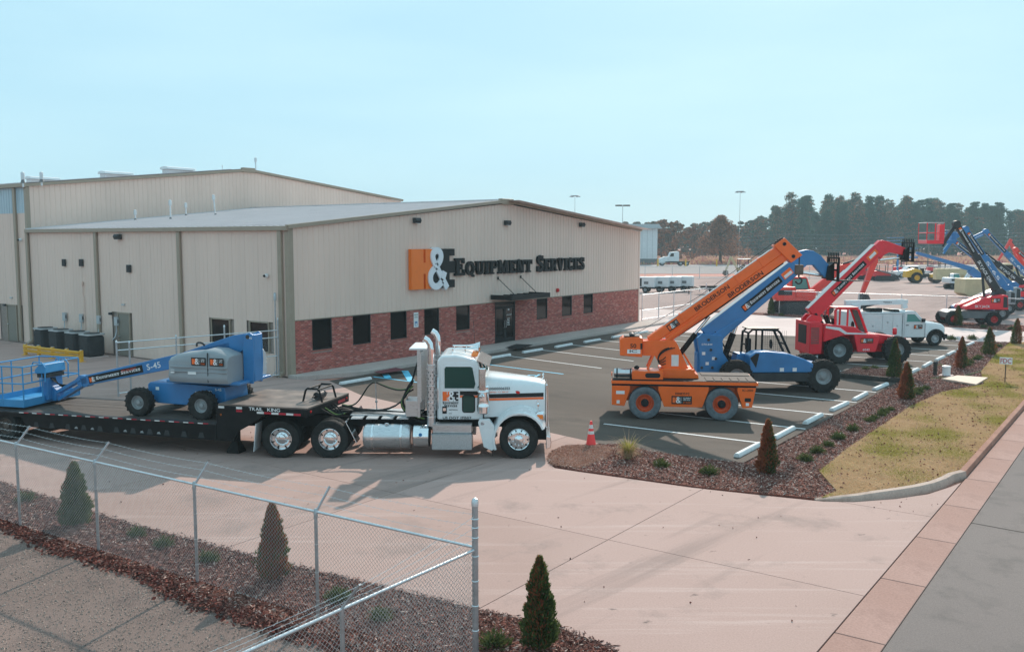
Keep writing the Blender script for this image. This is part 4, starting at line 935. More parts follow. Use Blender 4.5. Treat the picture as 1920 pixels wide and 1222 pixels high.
P = rng.uniform((0,-27), (26,-17.3), (80000, 2)); n = len(P); dcl = np.sin(P[:,0]*1.1)*np.sin(P[:,1]*.9+1)+.7*np.sin(P[:,0]*.45-P[:,1]*.6)+rng.normal(0, .5, n)
C = np.concatenate([P, np.full((n,1), -.012)], 1); s = rng.uniform(.005, .018, n)[:, None]; q = rng.normal(0, .3, (n, 4, 3))
tet = np.array([(1,0,-.3),(-.5,.87,-.3),(-.5,-.87,-.3),(0,0,.9)]); V = (C[:, None, :]+(tet[None]+q)*s[:, None, :]).reshape(-1, 3); i4 = np.arange(n)[:, None]*4
Fc = np.concatenate([i4+np.array([a]) for a in ((0,1,3),(1,2,3),(2,0,3))]); mi = np.tile((dcl > 1.2).astype(int), 3)
tag(bulk('loose_gravel', V, Fc, ['pebble', 'pebble_dark'], mi), 'loose pale gravel scattered over the lot in the foreground', 'gravel', kind='stuff')
# ================================================================ small things
cx, cy = gz(1108,836); cn = empty('traffic_cone', (cx,cy,.0), R(20), 'orange traffic cone with two white bands by the mulch point', 'traffic cone')
mb = MB(); mb.box(-.19,.19,-.19,.19,0,.035); mb.build('base', 'black_rubber', cn, bevel=.015)
cr = lambda z: .145-.115*(z-.035)/.70
for nm, z0, z1, m in (('cone',.035,.36,'cone_orange'),('reflective_band',.36,.45,'tape_white'),('cone',.45,.52,'cone_orange'),('reflective_band',.52,.63,'tape_white'),('cone',.63,.735,'cone_orange')):
    mb = MB(); mb.lathe([(cr(z0),z0),(cr(z1),z1)], (0,0,0), 'z', 22); mb.build(nm, m, cn)
sx, sy = gz(1884,719); fs = empty('hydrant_sign', (sx,sy,.03), R(8), 'small white sign reading FDC on a dark stake in the grass', 'sign')
mb = MB(); mb.box(-.02,.02,-.02,.02,-.1,.95); mb.build('stake', 'timber', fs)
mb = MB(); mb.box(-.23,.23,-.035,-.022,.78,1.06); mb.build('panel', 'decal_white', fs, bevel=.006); Tf = frame_of((-.19,-.0355,.84),(1,0,0),(0,0,1)); mb = MB(); put_text(mb, Tf, 'FDC', -.01, -.015, .19, 0, .40, z=.002); mb.build('lettering', 'tape_red', fs)
pts = [gz(1765,714),gz(1830,725),gz(1852,712),gz(1795,708)]; mb = MB(); mb.slab(pts, .05, .11); tag(mb.build('plywood_sheet', 'board'), 'pale sheet lying on the grass between bucket and sign', 'board')
bx, by = gz(1774,705); e = empty('white_bucket', (bx,by,.03), 0, 'white capped utility riser pipe standing in the mulch', 'utility pipe'); mb = MB(); mb.lathe([(.17,0),(.17,.36),(.16,.36)], (0,0,0), 'z', 18); mb.build('pipe', 'white_paint', e); mb = MB(); mb.lathe([(.19,.35),(.19,.41),(.15,.43),(.01,.435)], (0,0,0), 'z', 18); mb.build('cap', 'white_paint', e); mb = MB(); mb.box(-.26,.26,-.26,.26,-.03,.02); mb.build('foot', 'concrete_far', e)
bx, by = gz(1753,704); e = empty('valve_box', (bx,by,.03), 0, 'grey post with valve beside the white utility pipe', 'utility post'); mb = MB(); mb.box(-.07,.07,-.07,.07,-.1,.5); mb.build('post', 'timber', e, bevel=.01); mb = MB(); mb.lathe([(.1,.5),(.11,.55),(.05,.6)], (0,0,0), 'z', 12); mb.build('cap', 'charcoal', e)
mb = MB(); mb.tube([(.05,.0,.42),(.2,.05,.5),(.3,.1,.35),(.33,.1,.05),(.6,.15,.0)], .015, 6); mb.build('hose', 'hose_green', e)
mb = MB(); q = [gz(*p) for p in [(1745,712),(1765,710),(1790,713),(1812,706),(1840,698)]]; mb.tube([(*p,.07) for p in q], .015, 5); tag(mb.build('garden_hose', 'hose_green'), 'thin green hose lying across the mulch towards the grass', 'hose')
isl = [gz(1571,707),gz(1690,717),gz(1700,700),gz(1600,694)]; mb = MB(); mb.slab(isl, -.02, .14); o = mb.build('island_bed', 'mulch_soil'); o['kind'] = 'structure'
ik = empty('island_edging', (0,0,0), 0, 'dark timber edging round the planted island in the car park', 'edging')
for i in range(4):
    a, b = isl[i], isl[(i+1)%4]; mb = MB(); mb.beam((*a,.08),(*b,.08),.14,.2); mb.build('timber', 'timber', ik, bevel=.015)
chips('mulch', scatter(isl, 40000), .145, .09, .025, ['chip_brown','chip_dark','chip_pale'], [.5,.3,.2], 'brown mulch on the timber edged island', 'mulch')
shrub(*gz(1623,699), .9, 'left one of two low shrubs on the timber edged island', .14); shrub(*gz(1640,697), .9, 'right one of two low shrubs on the timber edged island', .14)

P = np.concatenate([rng.uniform((2,-15),(26,-3),(110,2)), rng.uniform((8,2),(21,30),(60,2)), rng.normal((24.2,-4.8),(1.2,.6),(60,2))]); P = P[inside(P, DRIVE) | inside(P, PARK)]
chips('blown_leaves', P, .004, .05, .032, ['leaf_red','chip_brown','chip_dark'], [.35,.35,.3], 'few dry leaves blown over the drive and car park', 'leaves')
# ================================================================ vehicle helpers
def wheel(parent, x, y, r, w, rr, side, rim='rim_grey', tyre='tyre', lugs=0, bolts=8, style='dish', name='wheel', z=None, n=36, holes=0):
    z = r if z is None else z; mb = MB(); h = w/2; o = (x, y, z)
    s = 1 if side > 0 else -1
    mb.lathe([(rr*.97,-h*.72),(rr+(r-rr)*.3,-h*.98),(r*.9,-h),(r*.975,-h*.9),(r,-h*.55),(r,h*.55),(r*.975,h*.9),(r*.9,h),(rr+(r-rr)*.3,h*.98),(rr*.97,h*.72)], o, 'y', n, caps=False)
    for k in range(lugs):
        for sg_ in (-1, 1):
            a = 2*math.pi*(k+(.5 if sg_ > 0 else 0))/lugs; b = a+.30/ max(.6, r)*.6
            p = (x+math.sin(a)*r*.995, y+sg_*h*.06, z+math.cos(a)*r*.995); q = (x+math.sin(b)*r*.965, y+sg_*h*.98, z+math.cos(b)*r*.965)
            mb.beam(p, q, .055*r/.6, .075*r/.6, up=(math.sin(a), 0, math.cos(a)))
    if not lugs and r > .3:
        for yy in (-.3, 0, .3): mb.lathe([(r*1.002, yy*w-.012), (r*1.006, yy*w-.01), (r*1.006, yy*w+.01), (r*1.002, yy*w+.012)], o, 'y', n, caps=False)
    t = mb.build(name, tyre, parent); rb = MB(); h *= s
    if style == 'dish': prof = [(rr,h*.74),(rr*.95,h*.72),(rr*.90,h*.25),(rr*.62,h*.12),(rr*.5,h*.30),(rr*.34,h*.34),(rr*.32,h*.62),(rr*.2,h*.68),(.004,h*.69)]
    elif style == 'flat': prof = [(rr,h*.74),(rr*.97,h*.78),(rr*.9,h*.70),(rr*.82,h*.76),(rr*.6,h*.82),(rr*.42,h*.84),(rr*.36,h*1.1),(rr*.2,h*1.22),(.004,h*1.26)]
    else: prof = [(rr,h*.74),(rr*.96,h*.76),(rr*.92,h*.2),(rr*.88,h*-.15),(rr*.66,h*-.2),(rr*.55,h*.0),(rr*.42,h*.05),(rr*.40,h*.55),(rr*.3,h*.62),(.004,h*.64)]
    if s < 0: prof = prof[::-1]
    rb.lathe(prof, o, 'y', n, caps=False)
    for k in range(bolts):
        a = 2*math.pi*k/bolts; br = rr*(.5 if style != 'flat' else .55); by = h*(.30 if style == 'dish' else .84 if style == 'flat' else .02)
        rb.lathe([(rr*.045,by),(rr*.045,by+s*.035),(.002,by+s*.04)] if s > 0 else [(.002,by+s*.04),(rr*.045,by+s*.035),(rr*.045,by)], (x+math.sin(a)*br, y, z+math.cos(a)*br), 'y', 6)
    ro = rb.build('rim', rim, t)
    if holes:
        hb = MB()
        for k in range(holes):
            a = 2*math.pi*(k+.5)/holes; br = rr*.80; by = h*(.78 if style == 'flat' else -.17)
            hb.lathe([(rr*.075,by-s*.02),(rr*.075,by+s*.012),(.002,by+s*.012)][::s], (x+math.sin(a)*br, y, z+math.cos(a)*br), 'y', 8)
        hb.build('hand_holes', 'black_frame', t)['kind'] = 'stuff'
    return t
def loop_tube(mb, pts, r, n=6, mi=0):
    pts = [Vector(p) for p in pts]; m = len(pts)
    for i in range(m): mb.tube([pts[i], pts[(i+1) % m]], r, n, mi)
def side_window(parent, pts, y, s, frame='truck_white', gl='glass_dark', r=.022, name='window', d=.008):
    mb = MB(); loop_tube(mb, [(x, y, z) for x, z in pts], r); w = mb.build(name, frame, parent)
    mb = MB(); mb.prism(pts, y-s*.01, y+s*d); mb.build('pane', gl, w); return w
def rrect(x0, x1, z0, z1, r, n=3):
    out = []
    for cx, cz, a0 in ((x1-r,z0+r,-90),(x1-r,z1-r,0),(x0+r,z1-r,90),(x0+r,z0+r,180)):
        for k in range(n+1): out.append((cx+r*math.cos(R(a0+90*k/n)), cz+r*math.sin(R(a0+90*k/n))))
    return out
def bez(a, b, c, d, n=10):
    a, b, c, d = map(Vector, (a, b, c, d)); return [a*(1-t)**3+b*3*t*(1-t)**2+c*3*t*t*(1-t)+d*t**3 for t in [k/n for k in range(n+1)]]
# ================================================================ semi truck
TH_ = HEAD+R(-.9); fx, fy = c2w(.20, 25.40)
tk = empty('semi_truck', (fx,fy,0), TH_, 'white conventional semi truck tractor with chrome stacks and orange stripe', 'truck')
def P_(name, mb, m, bevel=0, parent=tk, **k): return mb.build(name, m, parent, bevel, **k)
for s in (-1, 1):
    m = MB(); m.box(-7.75,.55,s*.43-.05,s*.43+.05,.74,1.02); P_('frame_rail', m, 'black_paint')
for x in (-7.7,-7.0,-6.0,-4.6,-3.2,-1.8,-.3):
    m = MB(); m.box(x-.06,x+.06,-.38,.38,.76,.98); P_('cross_member', m, 'black_paint')
for s in (-1, 1):
    wheel(tk, 0, s*1.03, .525, .30, .30, s, 'chrome', 'tyre', 0, 10, 'flat', holes=10)
    for ax in (-6.47, -5.14):
        wheel(tk, ax, s*1.06, .515, .28, .30, s, 'chrome', 'tyre', 0, 10, 'deep', holes=8)
        wheel(tk, ax, s*.74, .515, .28, .30, s, 'steel_dark', 'tyre', 0, 0, 'dish')
for ax in (-6.47,-5.14,0):
    m = MB(); m.tube([(ax,-.95,.52),(ax,.95,.52)], .08, 10); m.lathe([(.05,-.2),(.22,-.12),(.24,0),(.22,.12),(.05,.2)], (ax,0,.52), 'y', 14); P_('axle', m, 'steel_dark')
# cab
cabp = [(-2.24,1.02),(-.98,1.02),(-.95,2.13),(-1.10,2.60),(-1.22,2.70),(-1.7,2.80),(-2.1,2.78),(-2.22,2.66)]
m = MB(); m.prism(cabp, -.98, .98); P_('cab', m, 'truck_white', .07, seg=3)
for s in (-1, 1):
    dr = MB(); dr.prism(rrect(-2.13,-1.10,1.14,2.60,.10,4), s*.965, s*.992); d = P_('door', dr, 'truck_white', .008)
    side_window(d.parent, [(-2.03,1.88),(-1.20,1.88),(-1.16,2.02),(-1.24,2.46),(-1.30,2.50),(-1.98,2.50),(-2.03,2.44)], s*.993, s, 'truck_white', 'glass_green', .02)
    wn_ = MB(); loop_tube(wn_, [(x, s*.995, z) for x, z in rrect(-1.53,-1.20,1.24,1.70,.06)], .014); pw = P_('door_port', wn_, 'black_rubber'); wn_ = MB(); wn_.prism(rrect(-1.53,-1.20,1.24,1.70,.06), s*.98, s*1.0); wn_.build('pane', 'glass_green', pw)
    hn = MB(); hn.box(-2.08,-1.96,s*.99,s*1.012,1.20,1.40); hd = P_('door_handle', hn, 'black_rubber', .01); hn = MB(); hn.box(-2.06,-1.98,s*1.012,s*1.03,1.28,1.36); hn.build('lever', 'chrome', hd)
    mr = MB(); mr.box(-1.06,-.88,s*1.28-.1,s*1.28+.1,1.88,2.50); mo = P_('mirror', mr, 'chrome', .03); mr = MB(); mr.box(-1.066,-1.06,s*1.28-.08,s*1.28+.08,1.92,2.46); mr.build('mirror_glass', 'glass_dark', mo)
    mr = MB(); mr.tube([(-1.0,s*.96,2.54),(-.97,s*1.28,2.53)], .016, 6); mr.tube([(-1.0,s*.96,1.8),(-.97,s*1.28,1.85)], .016, 6); mr.lathe([(.02,0),(.09,.03),(.1,.06),(.07,.09)], (-1.0,s*1.27,1.68), 'z', 12); mr.build('mirror_bracket', 'chrome', mo)
    ac = MB(); ac.lathe([(.12,1.22),(.165,1.25),(.17,1.38),(.175,1.40),(.175,1.43),(.165,1.46),(.165,1.78),(.175,1.80),(.175,1.83),(.165,1.86),(.165,1.95),(.12,2.0),(.02,2.01)], (-.96,s*1.06,0), 'z', 24); P_('air_cleaner', ac, 'chrome')
    st = MB(); st.tube([(-2.38,s*1.02,.88),(-2.38,s*1.02,2.55)], .115, 20); sp_ = P_('heat_shield', st, 'aluminium')
    st = MB(); st.tube([(-2.25,s*.8,.82),(-2.36,s*1.0,.85),(-2.38,s*1.02,1.0),(-2.38,s*1.02,2.95),(-2.40,s*1.02,3.1),(-2.46,s*1.02,3.2),(-2.56,s*1.02,3.26)], .085, 16); P_('exhaust_stack', st, 'chrome')
    for z in (1.1,1.5,1.95,2.4):
        b = MB(); b.lathe([(.117,z),(.122,z+.005),(.122,z+.025),(.117,z+.03)], (-2.38,s*1.02,0), 'z', 20); b.build('clamp', 'chrome', sp_)
    pf = MB()
    for i in range(14):
        for k in range(12):
            if k % 2 == i % 2: continue
            a = 2*math.pi*k/12; c, d_ = math.cos(a), math.sin(a); z = 1.18+i*.09; t = (-d_*.012, c*.012)
            pf.quad((-2.38+c*.117-t[0], s*1.02+d_*.117-t[1], z-.02), (-2.38+c*.117+t[0], s*1.02+d_*.117+t[1], z-.02), (-2.38+c*.117+t[0], s*1.02+d_*.117+t[1], z+.02), (-2.38+c*.117-t[0], s*1.02+d_*.117-t[1], z+.02))
    pf.build('perforation', 'steel_dark', sp_)['kind'] = 'stuff'
    gr_ = MB(); gr_.tube([(-2.19,s*1.02,1.35),(-2.19,s*1.06,1.4),(-2.19,s*1.06,2.15),(-2.19,s*1.02,2.2)], .013, 6); P_('grab_handle', gr_, 'chrome')
    # front fender
    rings = []
    for k in range(15):
        a = R(203-k*(203-24)/14); c, q = math.cos(a), math.sin(a); up = max(0, q)
        ro = .70+.05*max(0, math.cos(a-R(60)))
        rings.append([(c*(ro-.05), s*1.22, .52+q*(ro-.05)), (c*ro, s*1.225, .52+q*ro), (c*(ro+.03), s*1.15, .52+q*(ro+.03)), (c*(ro+.06), s*.95, .52+q*(ro+.07)), (c*(ro+.07), s*.55, .52+q*(ro+.16)), (c*(ro-.02), s*.55, .52+q*(ro-.02))])
    fd = MB(); fd.loft(rings if s < 0 else [r_[::-1] for r_ in rings]); P_('fender', fd, 'truck_white', angle=50)
    sk = MB(); sk.prism([(-.74,.22),(-.66,.26),(-.66,.9),(-.80,1.08),(-1.06,1.08),(-1.10,1.0),(-.95,.32)], s*1.0, s*1.2); P_('side_skirt', sk, 'truck_white', .02)
    lm = MB(); lm.lathe([(.05,0),(.05,.014),(.01,.02)][::s], (-.98,s*1.2,.97), 'y', 12); P_('marker_lamp', lm, 'lamp_red')
    hl = MB(); hl.lathe([(.06,-.14),(.13,-.06),(.15,.02),(.14,.10),(.13,.11)], (.56,s*.86,1.12), 'x', 18); ho = P_('headlight', hl, 'chrome'); hl = MB(); hl.lathe([(.128,.10),(.10,.135),(.003,.15)], (.56,s*.86,1.12), 'x', 18); hl.build('lens', 'lens', ho); hl = MB(); hl.box(.5,.66,s*1.0-.012,s*1.0+.012,1.06,1.18); hl.build('turn_lamp', 'amber', ho)
    # battery and step box, fuel tanks
    bx_ = MB(); bx_.box(-2.36,-1.26,min(s*.72,s*1.23),max(s*.72,s*1.23),.24,.66); bo = P_('step_box', bx_, 'tread_plate', .03)
    bx_ = MB(); bx_.box(-2.34,-1.28,min(s*.72,s*1.12),max(s*.72,s*1.12),.68,.92); bx_.build('upper_step', 'aluminium', bo, .02); bx_ = MB(); bx_.box(-2.37,-1.25,min(s*1.0,s*1.25),max(s*1.0,s*1.25),.655,.675); bx_.build('tread', 'tread_plate', bo); bx_ = MB(); bx_.box(-2.35,-1.27,min(s*.9,s*1.14),max(s*.9,s*1.14),.92,.94); bx_.build('tread', 'tread_plate', bo)
    tn = MB(); tn.lathe([(.05,-4.24),(.28,-4.23),(.32,-4.19),(.335,-4.12),(.335,-3.06),(.32,-2.99),(.28,-2.95),(.05,-2.94)], (0,s*.92,.56), 'x', 30); to = P_('fuel_tank', tn, 'aluminium')
    for x in (-3.98,-3.2):
        b = MB(); b.lathe([(.337,x-.035),(.342,x-.03),(.342,x+.03),(.337,x+.035)], (0,s*.92,.56), 'x', 30); b.build('strap', 'chrome', to); b = MB(); b.tube([(x,s*.9,.89),(x,s*.6,1.0),(x,s*.45,1.0)], .03, 6); b.build('bracket', 'black_paint', to)
    b = MB(); b.lathe([(.05,0),(.06,.02),(.06,.05),(.02,.06)], (-3.6,s*1.0,.88), 'z', 12); b.build('filler_cap', 'chrome', to)
    tn = MB(); tn.lathe([(.05,-2.89),(.29,-2.88),(.305,-2.84),(.305,-2.47),(.29,-2.43),(.05,-2.42)], (0,s*.92,.57), 'x', 26); to = P_('urea_tank', tn, 'black_paint'); tn = MB(); tn.lathe([(.308,-2.86),(.310,-2.85),(.310,-2.46),(.308,-2.45)], (0,s*.92,.57), 'x', 26); tn.build('polished_wrap', 'chrome', to); tn = MB(); tn.lathe([(.05,0),(.05,.012),(.01,.016)][::s], (-2.66,s*1.225,.66), 'y', 12); tn.build('badge', 'genie_blue', to)
    # mud guards before and behind the tandem
    fl = MB(); fl.beam((-4.70,s*.93,1.02),(-4.40,s*.93,.42),.52,.02,up=(1,0,.5)); P_('quarter_fender', fl, 'chrome', .008)
    fl = MB(); fl.beam((-7.12,s*.93,.95),(-7.2,s*.93,.18),.60,.015,up=(1,0,0)); P_('mud_flap', fl, 'white_paint')
    fl = MB(); fl.tube([(-7.05,s*.45,.98),(-7.1,s*1.22,.98)], .022, 6); P_('flap_hanger', fl, 'black_paint')
    hk = MB(); hk.box(-.72,-.70,s*1.15,s*1.17,.08,.3); P_('skirt_flap', hk, 'black_rubber')
# windscreen
for s in (-1, 1):
    m = MB(); a = [(-.93,s*.05,2.14),(-.94,s*.86,2.14),(-1.085,s*.80,2.57),(-1.08,s*.05,2.57)]; n_ = Vector((.95,0,.31)); q = [tuple(Vector(p)+n_*.02) for p in a]
    m.quad(*(q if s > 0 else q[::-1])); m.quad(*([tuple(Vector(p)-n_*.01) for p in (a[::-1] if s > 0 else a)])); w = P_('windscreen', m, 'glass_teal'); m = MB(); loop_tube(m, q, .016); m.build('seal', 'black_rubber', w)
m = MB(); m.beam((-1.12,0,2.66),(-.80,0,2.50),2.05,.018,up=(0,0,1)); P_('sun_visor', m, 'chrome')
for k in range(5):
    m = MB(); m.lathe([(.001,-.09),(.035,-.06),(.05,.0),(.045,.08),(.001,.1)], (-1.22,-.72+k*.36,2.77), 'x', 10); P_('marker_light', m, 'amber')
for s in (-.32, .42):
    m = MB(); m.lathe([(.02,-.55),(.025,-.1),(.05,.05),(.11,.22),(.12,.23)], (-1.35,s,2.90), 'x', 14); P_('air_horn', m, 'chrome'); m = MB(); m.tube([(-1.5,s,2.79),(-1.5,s,2.9)], .02, 6); m.tube([(-1.85,s,2.79),(-1.85,s,2.9)], .02, 6); P_('horn_stand', m, 'chrome')
m = MB(); m.tube([(-1.3,.9,2.75),(-1.33,.9,3.55)], .008, 5); P_('antenna', m, 'charcoal')
# hood
def hood_ring(x):
    t = (x+.95)/1.67; w = .82-.28*t; wb = .86-.28*t; zt = 2.22-.2*t-.04*max(0, t-.8)*5; zs = 1.97-.22*t; zb = 1.08
    half = [(wb,zb),(wb*1.0-.01,1.5),(w+.005,zs-.08),(w*.95,zs+.07),(w*.78,zt-.07),(w*.5,zt-.015),(w*.2,zt)]
    return [(x,-a,b) for a, b in half]+[(x,a,b) for a, b in half[::-1]]
m = MB(); m.loft([hood_ring(x) for x in (-.95,-.6,-.2,.2,.5,.66,.72)]); P_('hood', m, 'truck_white', angle=50)
def hy(x, z):
    t = (x+.95)/1.67; w0 = .86-.28*t; w1 = w0-.01; w2 = .82-.28*t+.005; zs = 1.97-.22*t-.08
    return w0+(w1-w0)*(z-1.08)/.42 if z < 1.5 else w1+(w2-w1)*(z-1.5)/(zs-1.5)
for s in (-1, 1):
    for z0, z1, mt, nm in ((1.60,1.71,'decal_black','black_stripe'),(1.53,1.592,'orange_stripe','orange_stripe')):
        m = MB()
        for k in range(8):
            x0 = -.94+k*.2025; x1 = x0+.2025; q = [(x0,s*(hy(x0,z0)+.005),z0),(x1,s*(hy(x1,z0)+.005),z0),(x1,s*(hy(x1,z1)+.005),z1),(x0,s*(hy(x0,z1)+.005),z1)]; m.quad(*(q if s < 0 else q[::-1]))
        P_(nm, m, mt)
        m = MB(); m.prism([(-1.6,z0+.11),(-1.12,z0+.11),(-1.12,z1+.11),(-1.6,z1+.11)], s*.99, s*.9955); P_(nm, m, mt)
    m = MB(); m.lathe([(.045,0),(.04,.012),(.01,.015)][::s], (0,0,0), 'y', 14); o = P_('emblem', m, 'lamp_red'); o.scale = (1.8,1,1); o.location = (-.05,s*(hy(-.05,1.72)+.004),1.735)
m = MB(); m.box(.735,.80,-.50,.50,.72,1.93); go = P_('grille_surround', m, 'chrome', .03); m = MB(); m.box(.79,.805,-.42,.42,.80,1.84); m.build('grille', 'black_frame', go)
for k in range(9):
    m = MB(); m.box(.805,.815,-.40+k*.1-.008,-.40+k*.1+.008,.82,1.82); m.build('grille_bar', 'chrome', go)
m = MB(); m.lathe([(.02,0),(.03,.05),(.015,.10),(.035,.14),(.01,.19)], (.68,0,1.99), 'z', 10); P_('hood_ornament', m, 'chrome')
m = MB(); m.prism([(.74,.28),(.86,.30),(.88,.44),(.86,.62),(.74,.64)], -1.22, 1.22); P_('bumper', m, 'chrome', .02)
m = MB(); m.box(.45,.76,-.42,.42,.36,.7); P_('bumper_bracket', m, 'black_paint')
m = MB(); m.tube([(.52,-1.05,1.32),(.52,-1.10,1.55),(.50,-1.10,1.62)], .010, 6); m.lathe([(.03,1.42),(.035,1.45),(.035,1.52),(.02,1.54)], (.52,-1.08,0), 'z', 10); P_('fender_mirror', m, 'chrome')
# headache rack, catwalk, fifth wheel, hoses
for y in (-.78,-.4,0,.4,.78):
    m = MB(); m.box(-2.78,-2.70,y-.05,y+.05,1.05,2.92); P_('rack_post', m, 'aluminium', .01)
m = MB(); m.box(-2.70,-2.66,-.88,.88,1.5,2.85); P_('rack_panel', m, 'aluminium')
m = MB(); m.box(-2.98,-2.52,-.95,.5,2.93,2.98); P_('rack_shelf', m, 'white_paint', .01)
m = MB(); m.box(-3.12,-2.74,-.75,-.1,1.06,1.52); P_('tool_box', m, 'aluminium', .015)
m = MB(); m.box(-4.7,-2.8,-.46,.46,1.03,1.06); P_('catwalk', m, 'tread_plate')
for k in range(4):
    m = MB(); m.box(-4.62+k*.42,-4.30+k*.42,-.80,-.48,1.00,1.03); P_('catwalk_step', m, 'tread_plate')
m = MB(); m.slab([(-6.25,-.48),(-5.4,-.48),(-5.15,-.2),(-5.15,.2),(-5.4,.48),(-6.25,.48),(-6.25,.08),(-5.75,.06),(-5.75,-.06),(-6.25,-.08)], 1.09, 1.17); P_('fifth_wheel', m, 'steel_dark', .01)
m = MB(); m.tube([(-4.05,.1,1.05),(-4.08,.1,1.9)], .014, 6); m.lathe([(.03,1.3),(.04,1.33),(.03,1.36)], (-4.06,.1,0), 'z', 8); P_('pogo_stick', m, 'galv')
for k, (mt, dy, sag) in enumerate((('hose',-.05,0),('hose_green',.05,-.12),('hose',.15,-.3),('hose',.0,-.6))):
    m = MB(); a = (-2.8,dy-.2,2.2-.25*k if k < 2 else 1.9); b = (-5.05,dy,1.30)
    if k < 2:
        pts = bez((-5.0,dy-.1,1.28),(-4.45,dy,1.0),(-4.4,dy,1.95),(-4.06,.1,1.88))+bez((-4.06,.1,1.88),(-3.7,dy,1.75),(-3.1,dy-.2,1.5),(-2.95,dy-.3,2.0))[1:]
    else: pts = bez((-5.0,dy-.1,1.25),(-4.2,dy-.1,1.0),(-3.4,dy-.2,1.0),(-3.05,dy-.35,1.75))+bez((-3.05,dy-.35,1.75),(-2.95,dy-.4,2.1),(-2.85,dy-.3,2.5),(-2.75,dy-.2,2.75))[1:]
    m.tube(pts, .02, 7); P_('air_hose', m, mt)
for k in range(4):
    m = MB(); m.tube(bez((-2.95,-.5+k*.07,2.05-.1*k),(-3.35-.05*k,-.55,1.5),(-3.3,-.6,1.1),(-2.6,-.75,1.25-.12*k)), .022, 7); P_('air_hose', m, 'hose_green' if k == 2 else 'hose')
    m = MB(); m.tube(bez((-4.7,-.25+k*.12,1.10),(-4.3,-.2+k*.1,1.14),(-3.8,-.3,1.13),(-3.0,-.4,1.12)), .018, 6); P_('frame_line', m, 'hose')
for s in (-1, 1):
    xd = (1,0,0) if s < 0 else (-1,0,0); D0 = frame_of((-2.07 if s < 0 else -1.60, s*.9955, 0), xd, (0,0,1)); m = MB()
    put_logo(m, D0, 0, 1.55, .255, .003, (0,3,1)); put_slab(m, D0, 'EQUIPMENT', .0, 1.465, .07, 1, kx=.86); put_slab(m, D0, 'SERVICES', .04, 1.385, .07, 1, kx=.86)
    put_text(m, D0, 'HUNTSVILLE AL', .17, 1.29, .035, 1, .24); put_text(m, D0, 'GCW', .17, 1.19, .03, 1, .08)
    D1 = frame_of((-2.07 if s < 0 else -1.2, s*.983, 1.055), xd, (0,0,1)); put_text(m, D1, 'US DOT 171507', 0, -.012, .075, 1, .78, z=.01)
    D2 = frame_of((-.90, s*(hy(-.90,1.8)+.004), 1.80), (1.0,-s*-.166 if s < 0 else .166,0) if False else (1.0, .168*(1 if s < 0 else -1), 0), (0,0,1))
    if s < 0:
        put_text(m, D2, '500000006553', .0, .02, .07, 1, .66); put_text(m, D2, 'EQUIPPED TO SERVE', .0, -.06, .035, 0, .62)
    m.build('lettering', ['decal_orange','decal_black','grey_paint','decal_white'], tk)
